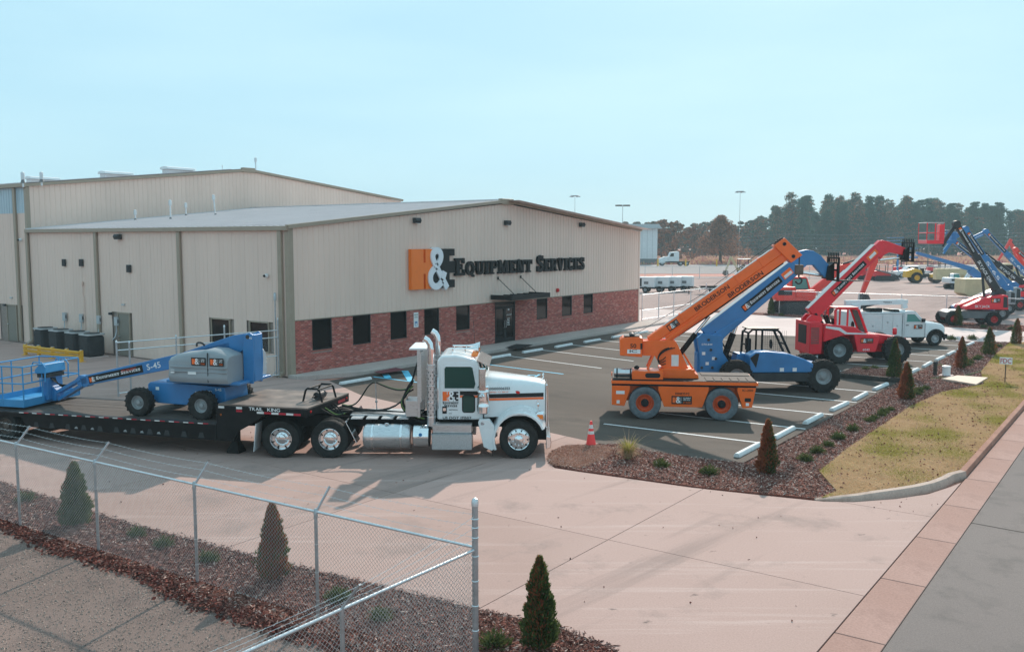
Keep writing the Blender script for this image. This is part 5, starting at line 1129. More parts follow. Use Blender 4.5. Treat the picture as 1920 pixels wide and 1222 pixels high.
# ================================================================ lowboy trailer
TR_H = R(20.5); tfx, tfy = 11.6, -8.6
tr = empty('lowboy_trailer', (tfx,tfy,0), TR_H, 'black drop deck trailer with worn deck and red white reflective tape', 'trailer')
def w2t(x, y, o=(tfx,tfy), h=TR_H): dx, dy = x-o[0], y-o[1]; return (dx*math.cos(h)+dy*math.sin(h), -dx*math.sin(h)+dy*math.cos(h))
def Q_(name, mb, m, bevel=0, **k): return mb.build(name, m, tr, bevel, **k)
m = MB(); m.box(-2.7,0,-1.27,1.27,1.41,1.45); Q_('upper_deck', m, 'deck_steel')
m = MB(); m.box(-.12,0,-1.28,1.28,1.20,1.408); Q_('front_bolster', m, 'black_paint', .02)
for s in (-1, 1):
    m = MB(); m.prism([(-.125,1.22),(-.125,1.408),(-2.76,1.408),(-2.76,.42),(-2.25,.42),(-2.1,.72),(-1.55,1.02),(-1.3,1.22)], s*1.14, s*1.27); Q_('neck_side', m, 'black_paint', .012)
    m = MB(); wx0 = w2t(*gz(40,816))[0]; m.prism([(-2.77,.86),(-14.2,.86),(-14.2,.74),(wx0+.75,.74),(wx0+.85,.46),(-3.0,.42),(-2.77,.42)], s*1.12, s*1.27); sb = Q_('side_rail', m, 'black_paint', .012)
    m = MB(); m.box(-14.2,-2.78,min(s*1.1,s*1.30),max(s*1.1,s*1.30),.862,.90); Q_('rub_rail', m, 'steel_dark')
    for k in range(11):
        x = -3.15-.55*k; m = MB(); m.prism([(x,.47),(x-.2,.47),(x-.15,.62),(x-.05,.62)], s*1.271, s*1.275); m.build('rail_cutout', 'charcoal', sb)
        if k in (2,3,4,6,7): m = MB(); m.prism([(x-.3,.50),(x-.42,.50),(x-.40,.545),(x-.34,.57)], s*1.271, s*1.275); m.build('rail_highlight', 'rim_grey', sb)  # small grey plates: highlights seen through the rail holes, painted on
    for k in range(14):
        x = -3.0-.46*k
        for d, c in ((0,'tape_red'),(.17,'tape_white')):
            m = MB(); m.box(x-d-.16,x-d,s*1.302-.002,s*1.302+.002,.868,.896); m.build('reflective_tape', c, sb)
    for k in range(6):
        m = MB(); m.box(-.2-.22*k-.21,-.2-.22*k,s*1.272-.002,s*1.272+.002,1.235,1.29); Q_('reflective_tape', m, 'tape_red' if k % 2 == 0 else 'tape_white')
    for x, zz, c in ((-2.05,1.38,'tape_white'),(-2.6,1.38,'tape_white'),(-2.05,1.30,'tape_red')):
        m = MB(); m.box(x-.09,x+.09,s*1.272-.002,s*1.272+.002,zz-.05,zz+.01); Q_('reflective_tape', m, c)
    m = MB(); m.lathe([(.03,0),(.03,.012),(.005,.016)][::s], (-2.62,s*1.27,1.15), 'y', 10); Q_('side_lamp', m, 'amber')
    m = MB(); m.box(-14.1,-2.8,s*.5-.1,s*.5+.1,.5,.84); Q_('main_beam', m, 'black_paint')
    m = MB(); m.loft([[(x, y, z) for x, y in ((-2.5-a,s*.75-a),(-2.5+a,s*.75-a),(-2.5+a,s*.75+a),(-2.5-a,s*.75+a))] for z, a in ((0,.19),(.05,.19),(.3,.09),(.6,.09))]); Q_('landing_foot', m, 'black_paint')
    for ax in (0,1,2):
        wx = w2t(*gz(40,816))[0]+.05-1.22*ax
        for y in (1.08,.80): wheel(tr, wx, s*y, .42, .24, .24, s, 'rim_brown', 'tyre', 0, 10 if y > 1 else 0, 'deep')
        if s > 0: m = MB(); m.tube([(wx,-1,.42),(wx,1,.42)], .06, 8); Q_('axle', m, 'steel_dark')
    D0 = frame_of((-1.75 if s < 0 else -.75, s*1.2705, 1.315), (1,0,0) if s < 0 else (-1,0,0), (0,0,1)); m = MB(); put_text(m, D0, 'TRAIL', 0, 0, .085, 0, .42); put_text(m, D0, 'KING', .56, 0, .085, 0, .38); m.build('lettering', 'decal_white', tr)
m = MB(); m.box(-2.80,-2.765,-1.11,1.11,.55,1.408); Q_('neck_face', m, 'black_paint')
for k in range(10):
    m = MB(); y = -1.09+k*.22; m.box(-14.2,-2.82,y-.003,y+.205,.865,.895+rj(.003)); Q_('plank', m, 'deck_wood')
for k in range(12):
    m = MB(); x = -3.4-.9*k; m.box(x-.05,x+.05,-1.1,1.1,.72,.84); Q_('cross_member', m, 'black_paint')
hx, hyy = w2t(*gz(600,748,1.45)); wg = empty('winch_guard', (0,0,0)); wg.parent = tr; wg.location = (hx, hyy, 1.45)
for y in (-.42, .42):
    m = MB(); m.tube([(-.3,y,0),(-.22,y,.30),(-.16,y,.36),(.14,y,.36),(.2,y,.30),(.28,y,0)], .03, 8); m.build('hoop', 'black_paint', wg)
for p in ((-.19,.34),(.17,.34),(0,.12)):
    m = MB(); m.tube([(p[0],-.42,p[1]),(p[0],.42,p[1])], .025, 8); m.build('cross_bar', 'black_paint', wg)
m = MB(); m.lathe([(.11,-.2),(.11,.2)], (0,0,.12), 'y', 14); m.build('winch', 'steel_dark', wg)
for k in range(5):
    m = MB(); m.tube(bez((.02,-.5+.2*k,1.3),(.3,-.4+.15*k,1.1),(.35,-.3+.1*k,1.05),(.55,-.25+.1*k,1.14)), .018, 6); Q_('air_line', m, 'hose_green' if k == 1 else 'hose')
for y in (-1.1,1.1):
    m = MB(); m.lathe([(.035,0),(.035,.02),(.01,.03)], (.0,y,1.33), 'x', 10); Q_('front_lamp', m, 'lamp_red')
m = MB(); m.box(.002,.006,.55,1.0,1.26,1.34); Q_('reflective_tape', m, 'tape_red')
# ================================================================ boom lift on the trailer
bl_n = Vector((-math.sin(TR_H), math.cos(TR_H)))
bcx = (6.75+8.67)/2+bl_n.x*.98; bcy = (-11.36-10.65)/2+bl_n.y*.98
bl = empty('boom_lift', (bcx,bcy,.895), TR_H+math.pi, 'blue boom lift with grey covers loaded on the trailer, basket to the left', 'boom lift')
def B_(name, mb, m, bevel=0, parent=bl, **k): return mb.build(name, m, parent, bevel, **k)
for s in (-1, 1):
    for x in (-1.03, 1.03): wheel(bl, x, s*.93, .40, .30, .20, s, 'rim_grey', 'tyre', 18, 9, 'dish')
for x in (-1.03,1.03):
    m = MB(); m.box(x-.13,x+.13,-.85,.85,.30,.56); B_('axle', m, 'genie_blue', .02)
m = MB(); m.prism([(-1.55,.42),(-1.5,.86),(-.3,.92),(.95,.92),(1.02,.86),(1.02,.52),(.7,.32),(-1.2,.28)], -.58, .58); B_('chassis', m, 'genie_blue', .025)
m = MB(); m.lathe([(.5,.90),(.5,1.0)], (-.35,0,0), 'z', 24); B_('slew_ring', m, 'steel_dark')
m = MB(); m.box(-2.15,.2,-.85,.85,.98,1.06); B_('turntable', m, 'genie_blue', .02)
for s in (-1, 1):
    rings = []
    for x, z1, w in ((.08,1.50,.80),(.02,1.72,.95),(-.25,1.83,1.02),(-.9,1.91,1.06),(-1.15,1.98,1.07),(-1.5,1.96,1.07),(-1.85,1.84,1.04),(-1.9,1.80,1.02)):
        rings.append([(x,s*.24,1.04),(x,s*w*.97,1.04),(x,s*(w+.01),1.12),(x,s*(w+.03),1.22),(x,s*(w),1.30),(x,s*(w),1.62),(x,s*(w-.03),z1-.10),(x,s*(w-.12),z1-.02),(x,s*.3,z1),(x,s*.24,z1-.03)])
    m = MB(); m.loft(rings if s < 0 else [r_[::-1] for r_ in rings]); cv = B_('engine_cover', m, 'genie_grey' if s > 0 else 'light_grey', angle=45)
    for z in (1.36,1.48):
        m = MB(); m.box(-1.9,-.1,min(s*1.045,s*1.085),max(s*1.045,s*1.085),z-.025,z+.025); m.build('cover_rib', 'genie_grey' if s > 0 else 'light_grey', cv, .02)
    m = MB(); m.box(-1.32,-1.305,min(s*1.05,s*1.088),max(s*1.05,s*1.088),1.08,1.9); m.build('cover_seam', 'charcoal', cv)
    if s > 0:
        company_decal(cv, frame_of((-.80,1.082,1.54),(-1,0,0),(0,0,1)), .46, .22); company_decal(cv, frame_of((-1.38,1.082,1.54),(-1,0,0),(0,0,1)), .44, .22)
        plate(cv, frame_of((-.12,1.07,1.30),(-1,0,0),(0,0,1)), .12, .09, 'decal_white'); plate(cv, frame_of((-.68,1.078,1.28),(-1,0,0),(0,0,1)), .26, .09, 'decal_white')
        m = MB(); put_text(m, frame_of((-.82,1.076,1.44),(-1,0,0),(0,0,1)), 'Genie', 0, 0, .09, 0, .5); put_text(m, frame_of((-1.48,1.076,1.44),(-1,0,0),(0,0,1)), 'Genie', 0, 0, .07, 0, .34); m.build('lettering', 'rim_grey', cv)
# boom
m = MB()
for s in (-1, 1): m.prism([(-1.92,.95),(-2.22,.95),(-2.26,1.6),(-2.24,2.34),(-2.14,2.40),(-1.98,2.34),(-1.92,1.9)], s*.20, s*.26)
B_('mast_plate', m, 'genie_blue', .012)
m = MB(); m.box(-2.25,-2.0,-.2,.2,1.0,2.34); B_('mast_web', m, 'genie_blue', .02)
m = MB(); m.lathe([(.06,-.27),(.06,.27)], (-2.08,0,2.28), 'y', 12); B_('boom_pin', m, 'steel_dark')
bo_a = Vector((-2.05,0,2.02)); bo_b = Vector((3.5,0,.80)); bd = (bo_b-bo_a).normalized()
m = MB(); m.prism([(-2.2,2.28),(-1.95,2.36),(-1.55,2.30),(.1,1.76),(.06,1.45),(-1.7,1.80),(-2.1,2.0)], -.15, .15); B_('boom_base', m, 'genie_blue', .015)
m = MB(); m.beam(bo_a+bd*.6, bo_b, .44, .30, up=(0,1,0), w2=.31); o = B_('boom', m, 'genie_blue', .02)
m = MB(); m.beam(bo_b-bd*.02, bo_b+bd*.22, .2, .24, up=(0,1,0)); B_('inner_boom', m, 'genie_blue', .015)
bu = Vector((-bd.z,0,bd.x)); bu = bu if bu.z > 0 else -bu
T_ = frame_of(tuple(bo_b-bd*.10+Vector((0,.152,0))-bu*.115), tuple(-bd), tuple(bu)); company_decal(bl, T_, 1.95, .22, True, .62)
m = MB(); TT = T_ @ Matrix.Translation((1.33,.03,.008)); put_text(m, TT, '877-700-RENT', -.12, .09, .075, 0, .52); m.build('lettering', 'decal_red', bl)
m = MB(); put_text(m, frame_of(tuple(bo_b-bd*2.2+Vector((0,.152,0))-bu*.08), tuple(-bd), tuple(bu)), 'S-45', 0, 0, .17, 0, .48); put_text(m, frame_of((-2.05,.261,2.22),(-1,0,0),(0,0,1)), 'S-45', 0, 0, .06, 0, .17); put_text(m, frame_of((-1.2,.583,.76),(-1,0,0),(0,0,1)), 'S-45', 0, 0, .07, 0, .2); m.build('lettering', 'decal_white', bl)
for x, z in ((.75,.70),(-.55,.62),(-.8,.64),(-.98,.66)): plate(bl, frame_of((x,.582,z),(-1,0,0),(0,0,1)), .11, .09, 'decal_white')
# jib, rotator and basket
jk = Vector((3.73,0,.78)); je = Vector((4.62,0,.24))
m = MB(); m.prism([(3.45,.62),(3.5,.92),(3.77,.94),(3.91,.82),(3.85,.64),(3.6,.58)], -.12, .12); B_('jib_knuckle', m, 'genie_blue', .015)
for y in (-.09,.09):
    m = MB(); m.beam(jk+Vector((0,y,.06)), je+Vector((0,y,.14)), .10, .10, up=(0,1,0)); B_('jib_arm', m, 'genie_blue', .01); m = MB(); m.beam(jk+Vector((-.06,y,-.12)), je+Vector((-.04,y,-.08)), .10, .10, up=(0,1,0)); B_('jib_arm', m, 'genie_blue', .01)
m = MB(); m.tube([(3.85,0,.62),(4.4,0,.3)], .03, 8); B_('jib_cylinder', m, 'chrome')
m = MB(); m.prism([(4.61,.12),(4.59,.46),(4.8,.62),(4.87,.60),(4.87,.14)], -.16, .16); B_('rotator', m, 'genie_blue', .015)
bk = empty('basket', (4.87,0,0)); bk.parent = bl
m = MB(); m.box(0,1.5,-1.15,1.15,.08,.13); m.build('floor', 'basket_blue', bk); m = MB()
for (x0,x1,y0,y1) in ((0,1.5,-1.15,-1.13),(0,1.5,1.13,1.15),(0,.02,-1.13,1.13),(1.48,1.5,-1.13,1.13)): mm = MB(); mm.box(x0,x1,y0,y1,.13,.30); mm.build('toe_board', 'basket_blue', bk)
for z in (.78,1.28):
    m = MB(); loop_tube(m, [(0,-1.14,z),(1.5,-1.14,z),(1.5,1.14,z),(0,1.14,z)], .022, 8); m.build('rail', 'basket_blue', bk)
for x, y in ((0,-1.14),(.75,-1.14),(1.5,-1.14),(0,1.14),(.75,1.14),(1.5,1.14),(0,-.4),(0,.4),(1.5,0)):
    m = MB(); m.tube([(x,y,.13),(x,y,1.28)], .02, 8); m.build('rail_post', 'basket_blue', bk)
m = MB(); m.box(-.12,.06,-.28,.32,.15,.95); m.build('control_post', 'genie_blue', bk, .03); m = MB(); m.prism([(-.18,1.0),(.22,.98),(.24,1.1),(.05,1.28),(-.15,1.28)], -.40, .44); m.build('control_hood', 'basket_blue', bk, .03); m = MB(); m.box(-.16,.2,-.34,.38,.86,.98); m.build('control_panel', 'charcoal', bk, .01)
for y in (-.45,.5):
    m = MB(); m.tube([(-.2,y,.75),(-.22,y,1.2),(-.1,y,1.34),(.2,y,1.34),(.28,y,1.2),(.28,y,.75)], .02, 8); m.build('hood_guard', 'basket_blue', bk)
for k in range(5):
    m = MB(); m.tube(bez((3.75,-.05+.02*k,.9),(4.2,-.1,.55),(4.5,.1,.3+.05*k),(4.77,.05*k,.85)), .015, 5); B_('hose', m, 'hose')
m = MB(); m.tube(bez((-.6,.5,2.0),(-.5,.45,2.12),(-.7,.4,2.14),(-.75,.35,2.0)), .03, 6); B_('exhaust', m, 'steel_dark')
# ================================================================ machines on the car park
def side_map(px0, depth, cosh=1.0):
    k = F/(depth*1.004)
    return lambda px, py: ((px-px0)/k/cosh, CAM[2]-(py-450)*depth/1713)
# ---------------------------------------------------------------- orange carry deck crane
ch = R(29.4); n_ = Vector((-math.sin(ch), math.cos(ch)))
cr_ = empty('carry_deck_crane', (17.64+n_.x*.92, 1.43+n_.y*.92, 0), ch, 'orange carry deck crane with raised twin boom, parked nearest the cone', 'crane')
def C_(name, mb, m, bevel=0, parent=cr_, **k): return mb.build(name, m, parent, bevel, **k)
for s in (-1, 1):
    for x in (-1.25, 1.25): wheel(cr_, x, s*.90, .535, .36, .30, s, 'rim_orange', 'tyre_grey', 0, 0, 'deep')
    for x in (-1.25,1.25):
        m = MB(); m.lathe([(.13,.02),(.13,.14),(.10,.16),(.09,.2),(.003,.2)][::s], (x,s*.90,.535), 'y', 12) if s > 0 else m.lathe([(.003,-.2),(.09,-.2),(.10,-.16),(.13,-.14),(.13,-.02)], (x,s*.90,.535), 'y', 12); C_('hub', m, 'black_rubber')
    for a, b in ((-2.33,-1.78),(-.78,.78),(1.76,2.33)):
        if a < -2 : pts = [(-2.34,.45),(-1.92,.42),(-1.74,.98),(-1.74,1.10),(-2.34,1.10)]
        elif a > 1: pts = [(1.92,.42),(2.22,.45),(2.34,1.10),(1.74,1.10),(1.74,.98)]
        else: pts = [(-.62,.42),(.62,.42),(.82,.98),(.82,1.10),(-.82,1.10),(-.82,.98)]
        m = MB(); m.prism(pts, s*.72, s*1.02); C_('side_panel', m, 'crane_orange', .015)
    m = MB(); m.box(-2.34,2.34,min(s*.7,s*1.02),max(s*.7,s*1.02),1.105,1.16); C_('stripe', m, 'black_paint')
    m = MB(); m.box(-2.36,2.40,min(s*.7,s*1.05),max(s*.7,s*1.05),1.165,1.27); C_('deck_edge', m, 'crane_orange', .012)
m = MB(); m.box(-2.3,2.3,-.69,.69,.55,1.26); C_('chassis', m, 'crane_orange', .02)
m = MB(); m.box(-2.33,2.36,-1.03,1.03,1.272,1.29); dk = C_('deck', m, 'black_rubber')
for k in range(6):
    m = MB(); x = .75+.27*k; m.box(x,x+.24,-.95,-.2,1.292,1.31); m.build('deck_panel', 'black_rubber', dk)
for x0, x1 in ((-2.2,-1.65),(.7,2.3)):
    m = MB(); m.box(x0,x1,.25,.95,1.292,1.31); m.build('deck_panel', 'black_rubber', dk)
m = MB(); m.box(-1.68,-.66,-.92,-.15,1.295,1.58); eb = C_('engine_box', m, 'crane_orange', .02); m = MB(); m.prism(rrect(-1.25,-.75,1.36,1.52,.075), -.925, -.915); m.build('grille', 'black_frame', eb)
m = MB(); m.lathe([(.05,-2.28),(.14,-2.27),(.15,-2.22),(.15,-1.72),(.14,-1.66),(.05,-1.65)], (0,-.55,1.46), 'x', 18); mu = C_('muffler', m, 'aluminium')
for x in (-2.2,-1.75):
    m = MB(); m.lathe([(.153,x),(.158,x+.01),(.158,x+.04),(.153,x+.05)], (0,-.55,1.46), 'x', 18); m.build('strap', 'charcoal', mu)
m = MB(); m.lathe([(.05,0),(.09,.03),(.09,.08),(.03,.12)], (-1.52,-.6,1.60), 'z', 10); C_('filler_cap', m, 'black_rubber')
m = MB(); m.loft([[(x,y,z) for x,y in ((-.78-a*.3,-.5),(.42+a,-.5),(.42+a,.5),(-.78-a*.3,.5))] for z, a in ((1.295,.12),(1.42,.1),(1.46,.0),(1.60,-.05))]); C_('turret_base', m, 'crane_orange', .015)
for s in (-1, 1):
    m = MB(); m.prism([(-1.32,2.52),(-.30,2.55),(-.18,2.45),(.22,1.58),(-.60,1.58),(-.74,1.72),(-.92,2.02),(-1.32,2.02)], s*.22, s*.30); C_('turret_side', m, 'crane_orange', .012)
m = MB(); m.prism([(-1.30,2.50),(-.36,2.5),(.14,1.62),(-.52,1.62),(-.9,2.06),(-1.30,2.06)], -.21, .21); C_('turret_core', m, 'crane_orange')
m = MB(); m.prism([(-2.08,2.02),(-1.33,1.98),(-1.33,2.62),(-1.5,2.66),(-2.0,2.64),(-2.10,2.55)], -.42, .42); wb = C_('winch_housing', m, 'crane_orange', .03)
m = MB(); m.box(-1.95,-1.42,-.36,.36,2.665,2.69); m.build('winch_opening', 'black_frame', wb)
m = MB(); m.lathe([(.1,-.3),(.1,.3)], (-1.68,0,2.66), 'y', 14); m.build('winch_drum', 'steel_dark', wb)
m = MB(); Tb = frame_of((-1.86,-.425,2.12),(1,0,0),(0,0,1)); put_text(m, Tb, '50', .12, .17, .14, 0, .2); put_text(m, Tb, 'IC', .1, .02, .09, 0, .25); m.build('lettering', 'decal_black', wb); plate(wb, frame_of((-1.84,-.422,2.1),(1,0,0),(0,0,1)), .44, .14, 'decal_white')
m = MB(); m.box(-1.40,-1.34,-.45,-.40,2.25,2.45); m.build('mirror', 'black_frame', wb)
for s in (-.3,.3):
    m = MB(); m.tube([(-1.15,s,1.58),(-.95,s*.9,2.05)], .035, 8); C_('brace', m, 'crane_orange')
    m = MB(); m.tube([(.42,s,1.50),(.05,s,2.1)], .035, 8); C_('brace', m, 'crane_orange')
ba = Vector((-1.0,0,2.36)); be = Vector((3.5,0,5.66)); d = (be-ba).normalized(); u = Vector((-d.z,0,d.x))
m = MB(); m.beam(ba+u*.15, be+u*.15-d*.3, .33, .36, up=(0,1,0)); 
C_('main_boom', m, 'crane_orange', .045)
m = MB(); m.beam(ba+u*.16+d*2.6, be+u*.16, .27, .32, up=(0,1,0)); C_('inner_boom', m, 'crane_orange', .04)
m = MB(); m.beam(ba-u*.13+d*.5, be-u*.13-d*.2, .25, .34, up=(0,1,0)); C_('lower_boom', m, 'crane_orange', .02)
m = MB(); m.beam(ba-u*.14+d*.3+Vector((0,-.22,0)), ba-u*.14+d*1.9+Vector((0,-.22,0)), .09, .10, up=(0,1,0)); m2 = C_('stow_bracket', m, 'crane_orange', .01)
m = MB(); m.beam(ba+u*.325+d*.7, be+u*.325-d*.6, .012, .26, up=(0,1,0)); C_('wear_strip', m, 'light_grey')
for t in (1.35,3.55,4.5):
    m = MB(); m.beam(ba-u*.0+d*t, ba+u*.335+d*t, .08, .40, up=(0,1,0)); C_('boom_collar', m, 'crane_orange', .01)
hp = [be+u*.40-d*.45, be+u*.40-d*.02, be-u*.40+d*.12, be-u*.40-d*.32]
m = MB(); m.prism([(p.x,p.z) for p in hp], -.27, .27); hd = C_('boom_head', m, 'crane_orange', .02)
for t in (.24,-.26):
    m = MB(); c = be+u*t-d*.14; m.lathe([(.06,-.285),(.06,.285)], tuple(c), 'y', 14); m.build('sheave', 'black_frame', hd)
for k in range(4):
    m = MB(); q = be+u*.43-d*(.08+.09*k); m.tube([q+Vector((0,-.2,0)), q+Vector((0,.2,0))], .03, 6); m.build('cable_guide', 'steel_dark', hd)
m = MB(); m.tube([(-.1,0,2.0),(.45,0,2.75)], .09, 12); C_('lift_cylinder', m, 'black_paint'); m = MB(); m.tube([(.4,0,2.7),(.9,0,3.35)], .05, 10); C_('lift_rod', m, 'chrome')
hkp = be+d*.10-u*.35
for y in (-.06,.06):
    m = MB(); m.tube([hkp+Vector((0,y,0)), Vector((hkp.x,y,hkp.z-.35))], .012, 5); C_('hoist_cable', m, 'steel_dark')
m = MB(); m.box(hkp.x-.13,hkp.x+.13,-.1,.1,hkp.z-.68,hkp.z-.35); hb = C_('hook_block', m, 'rim_brown', .02)
m = MB(); c = Vector((hkp.x,0,hkp.z-.86)); m.tube([c+Vector((0,0,.2)), c+Vector((0,0,.1))]+[c+Vector((.1*math.sin(R(a)),0,.1*math.cos(R(a))-.02)) for a in range(20,300,35)], .03, 7); m.build('hook', 'steel_dark', hb)
m = MB(); m.tube([(-1.65,-.1,2.68), ba+u*.42+d*2.2], .009, 5); C_('winch_cable', m, 'steel_dark'); m = MB(); m.tube([ba+u*.42+d*2.2, be+u*.45-d*.2], .009, 5); C_('winch_cable', m, 'steel_dark')
for dd, uu, y in ((1.85,.10,-.186),(3.0,-.17,-.176)):
    m = MB(); put_text(m, frame_of(tuple(ba+d*dd+u*(uu-.02)+Vector((0,y,0))), tuple(d), tuple(u)), 'BRODERSON', 0, 0, .14, 0, 1.35); C_('lettering', m, 'decal_black')
company_decal(cr_, frame_of(tuple(ba+d*.75+u*.04+Vector((0,-.186,0))), tuple(d), tuple(u)), .42, .22)
for k in range(3):
    m = MB(); m.tube([ba-u*.26+d*(.9+.1*k)+Vector((0,-.1+.1*k,0)), ba-u*.29+d*2.4+Vector((0,-.12+.1*k,0)), be-u*.28-d*.5+Vector((0,-.1+.1*k,0))], .018, 6); C_('hydraulic_hose', m, 'hose')
    m = MB(); m.tube(bez((-.55,-.31-.02*k,1.75+.12*k),(-.9,-.42,1.6),(-.95,-.45,2.2),(-.45+.1*k,-.31,2.3)), .016, 6); C_('hydraulic_hose', m, 'hose')
company_decal(cr_, frame_of((-.38,-1.022,.52),(1,0,0),(0,0,1)), .66, .27)
m = MB(); put_text(m, frame_of((-.26,-1.021,.83),(1,0,0),(0,0,1)), '10083592', 0, 0, .075, 0, .46); put_text(m, frame_of((1.9,-1.021,.98),(1,0,0),(0,0,1)), 'IC-200', 0, 0, .07, 0, .34); m.build('lettering', 'decal_black', cr_)
plate(cr_, frame_of((-2.2,-1.021,.82),(1,0,0),(0,0,1)), .28, .11, 'decal_white'); plate(cr_, frame_of((-2.18,-1.021,.5),(1,0,0),(0,0,1)), .1, .11, 'decal_white'); plate(cr_, frame_of((2.02,-1.021,.5),(1,0,0),(0,0,1)), .1, .1, 'decal_white')
plate(cr_, frame_of((-.36,-.302,1.68),(1,0,0),(0,0,1)), .24, .38, 'tape_white')
m = MB(); m.prism(rrect(1.98,2.18,.64,.76,.02), -1.03, -1.015); C_('step_opening', m, 'black_frame')
# ---------------------------------------------------------------- telehandlers
def telehandler(name, loc, h, label, wb, r, paint, rimm, pods, tower, ba, be, goose, forkx, forkz, rops, cab_closed, boom_w, boom_t, dec):
    e = empty(name, loc, h, label, 'telehandler')
    def T(nm, mb, m, bevel=0, parent=e, **k): return mb.build(nm, m, parent, bevel, **k)
    for s in (-1, 1):
        for x in (-wb/2, wb/2): wheel(e, x, s*.95, r, .40, r*.5, s, rimm, 'tyre', 20, 10, 'dish')
    for x in (-wb/2, wb/2):
        m = MB(); m.tube([(x,-.85,r),(x,.85,r)], .11, 10); m.lathe([(.08,-.25),(.26,-.12),(.26,.12),(.08,.25)], (x,0,r), 'y', 14); T('axle', m, 'steel_dark')
    m = MB(); m.box(-wb/2-.5,wb/2+.35,-.42,.42,.48,1.02); T('chassis', m, paint, .03)
    for s in (-1, 1):
        m = MB(); m.prism(tower, s*.24, s*.42); T('boom_tower', m, paint, .02)
    m = MB(); zt = min(p[1] for p in tower); xs_ = [p[0] for p in tower]; m.box(min(xs_)+.05,min(xs_)+.4,-.24,.24,zt+.05,zt+1.0); T('tower_web', m, paint, .02)
    ba, be = Vector(ba), Vector(be); d = (be-ba).normalized(); u = Vector((-d.z,0,d.x))
    t0, t1 = boom_t
    m = MB(); m.beam(ba, be, boom_w[0], t0, up=(0,1,0), w2=boom_w[1]); bm_ = T('boom', m, paint, .02)
    m = MB(); m.beam(be-d*.4, be+d*.35, boom_w[1]*.82, t1, up=(0,1,0)); T('inner_boom', m, paint, .02)
    # beam() measures w across 'up x d': make the depth follow u
    g = goose; m = MB(); m.prism(g, -.14, .14); T('gooseneck', m, paint, .025)
    fx0 = forkx; m = MB()
    for y in (-.55,.55):
        mm = MB(); mm.box(fx0,fx0+.07,y-.04,y+.04,forkz,forkz+.95); T('carriage_side', mm, 'black_paint')
    for z in (.05,.45,.72,.92):
        mm = MB(); mm.box(fx0,fx0+.06,-.6,.6,forkz+z-.035,forkz+z+.035); T('carriage_bar', mm, 'black_paint')
    for k in range(7):
        mm = MB(); mm.box(fx0+.01,fx0+.04,-.5+k*.167-.02,-.5+k*.167+.02,forkz+.7,forkz+1.12); T('backrest_bar', mm, 'black_paint')
    for y in (-.35,.35):
        mm = MB(); mm.prism([(fx0+.06,forkz+.75),(fx0+.14,forkz+.75),(fx0+.14,forkz+.06),(fx0+1.35,forkz+.012),(fx0+1.35,forkz),(fx0+.06,forkz)], y-.06, y+.06); T('fork', mm, 'steel_dark')
    mm = MB(); mm.prism([(fx0-.32,forkz+.1),(fx0-.02,forkz+.05),(fx0-.02,forkz+.75),(fx0-.25,forkz+.6)], -.3, .3); T('fork_mount', mm, 'black_paint', .02)
    mm = MB(); mm.tube([(fx0-.3,0,forkz+.2),(g[0][0]+.25,0,g[-1][1]-.05)], .05, 8); T('tilt_cylinder', mm, 'chrome')
    return e, T, ba, be, d, u
c_, h_ = c2w(10.38,36.05), HEAD+R(1.7); L = side_map(1450, 36.05); Ln = side_map(1459, 35.2)
gp_ = [L(*p) for p in [(1482,486),(1492,472),(1506,468),(1520,470),(1535,479),(1556,503),(1552,521),(1543,520),(1522,497),(1508,497),(1496,508)]]
tw = [L(*p) for p in [(1303,632),(1312,624),(1350,628),(1352,660),(1372,690),(1372,708),(1310,708),(1308,660)]]
e, T, ba, be, d, u = telehandler('telehandler', (*c_,0), h_, 'blue telehandler with black open cab frame, behind the orange crane', 3.4, .63, 'genie_blue', 'rim_grey', None, tw, (L(1326,632)[0],0,L(1326,632)[1]), (L(1489,498)[0],0,L(1489,498)[1]), gp_, L(1552,500)[0]+.15, L(1552,527)[1], None, False, (.86,.60), (.42,.36), None)
m = MB(); m.prism([(-1.15,.78),(1.25,.78),(1.28,1.12),(.9,1.32),(.3,1.52),(-.55,1.62),(-1.0,1.60),(-1.25,1.45),(-1.22,1.0)], -1.15, -.45); eh = T('engine_cover', m, 'genie_blue', .06, seg=3)
m = MB(); m.prism([(-1.0,.44),(1.15,.44),(1.25,.77),(-1.15,.77)], -1.13, -.45); T('side_skirt', m, 'charcoal', .02)
m = MB(); m.prism([(-1.22,1.36),(-1.0,1.54),(-.86,1.54),(-.98,.98)], -1.156, -1.14); m.build('air_intake', 'black_frame', eh)
m = MB(); put_text(m, frame_of((-.25,-1.153,1.16),(1,0,0),(0,0,1)), 'Genie', 0, 0, .24, 0, .85); m.build('lettering', 'genie_blue', eh)
for x in (-.05,.45): plate(eh, frame_of((x,-1.152,.84),(1,0,0),(0,0,1)), .16, .14, 'decal_white')
m = MB(); m.prism([(.45,.5),(2.05,.62),(2.1,.98),(1.3,1.1),(.45,1.3)], -.42, .9); T('front_body', m, 'genie_blue', .03)
m = MB(); m.prism([(-1.6,1.0),(1.2,1.0),(.9,1.30),(-1.5,1.45)], -.4, .3); T('deck_cover', m, 'genie_blue', .03)
cab = MB()
for y in (.25,1.05):
    cab.tube([(-.95,y,1.25),(-.90,y,2.18),(-.72,y,2.34),(.28,y,2.30),(.40,y,2.18),(.82,y,1.30)], .05, 8); cab.tube([(-.35,y,1.25),(-.34,y,2.32)], .04, 8)
cabf = T('cab_frame', cab, 'black_paint'); 
for x, z in ((-.90,2.2),(-.34,2.33),(.28,2.30),(-.92,1.7),(.6,1.75)):
    m = MB(); m.tube([(x,.25,z),(x,1.05,z)], .04, 8); m.build('cross_tube', 'black_paint', cabf)
m = MB(); m.box(-.92,.34,.22,1.08,2.34,2.38); m.build('cab_roof', 'black_paint', cabf, .01)
m = MB()
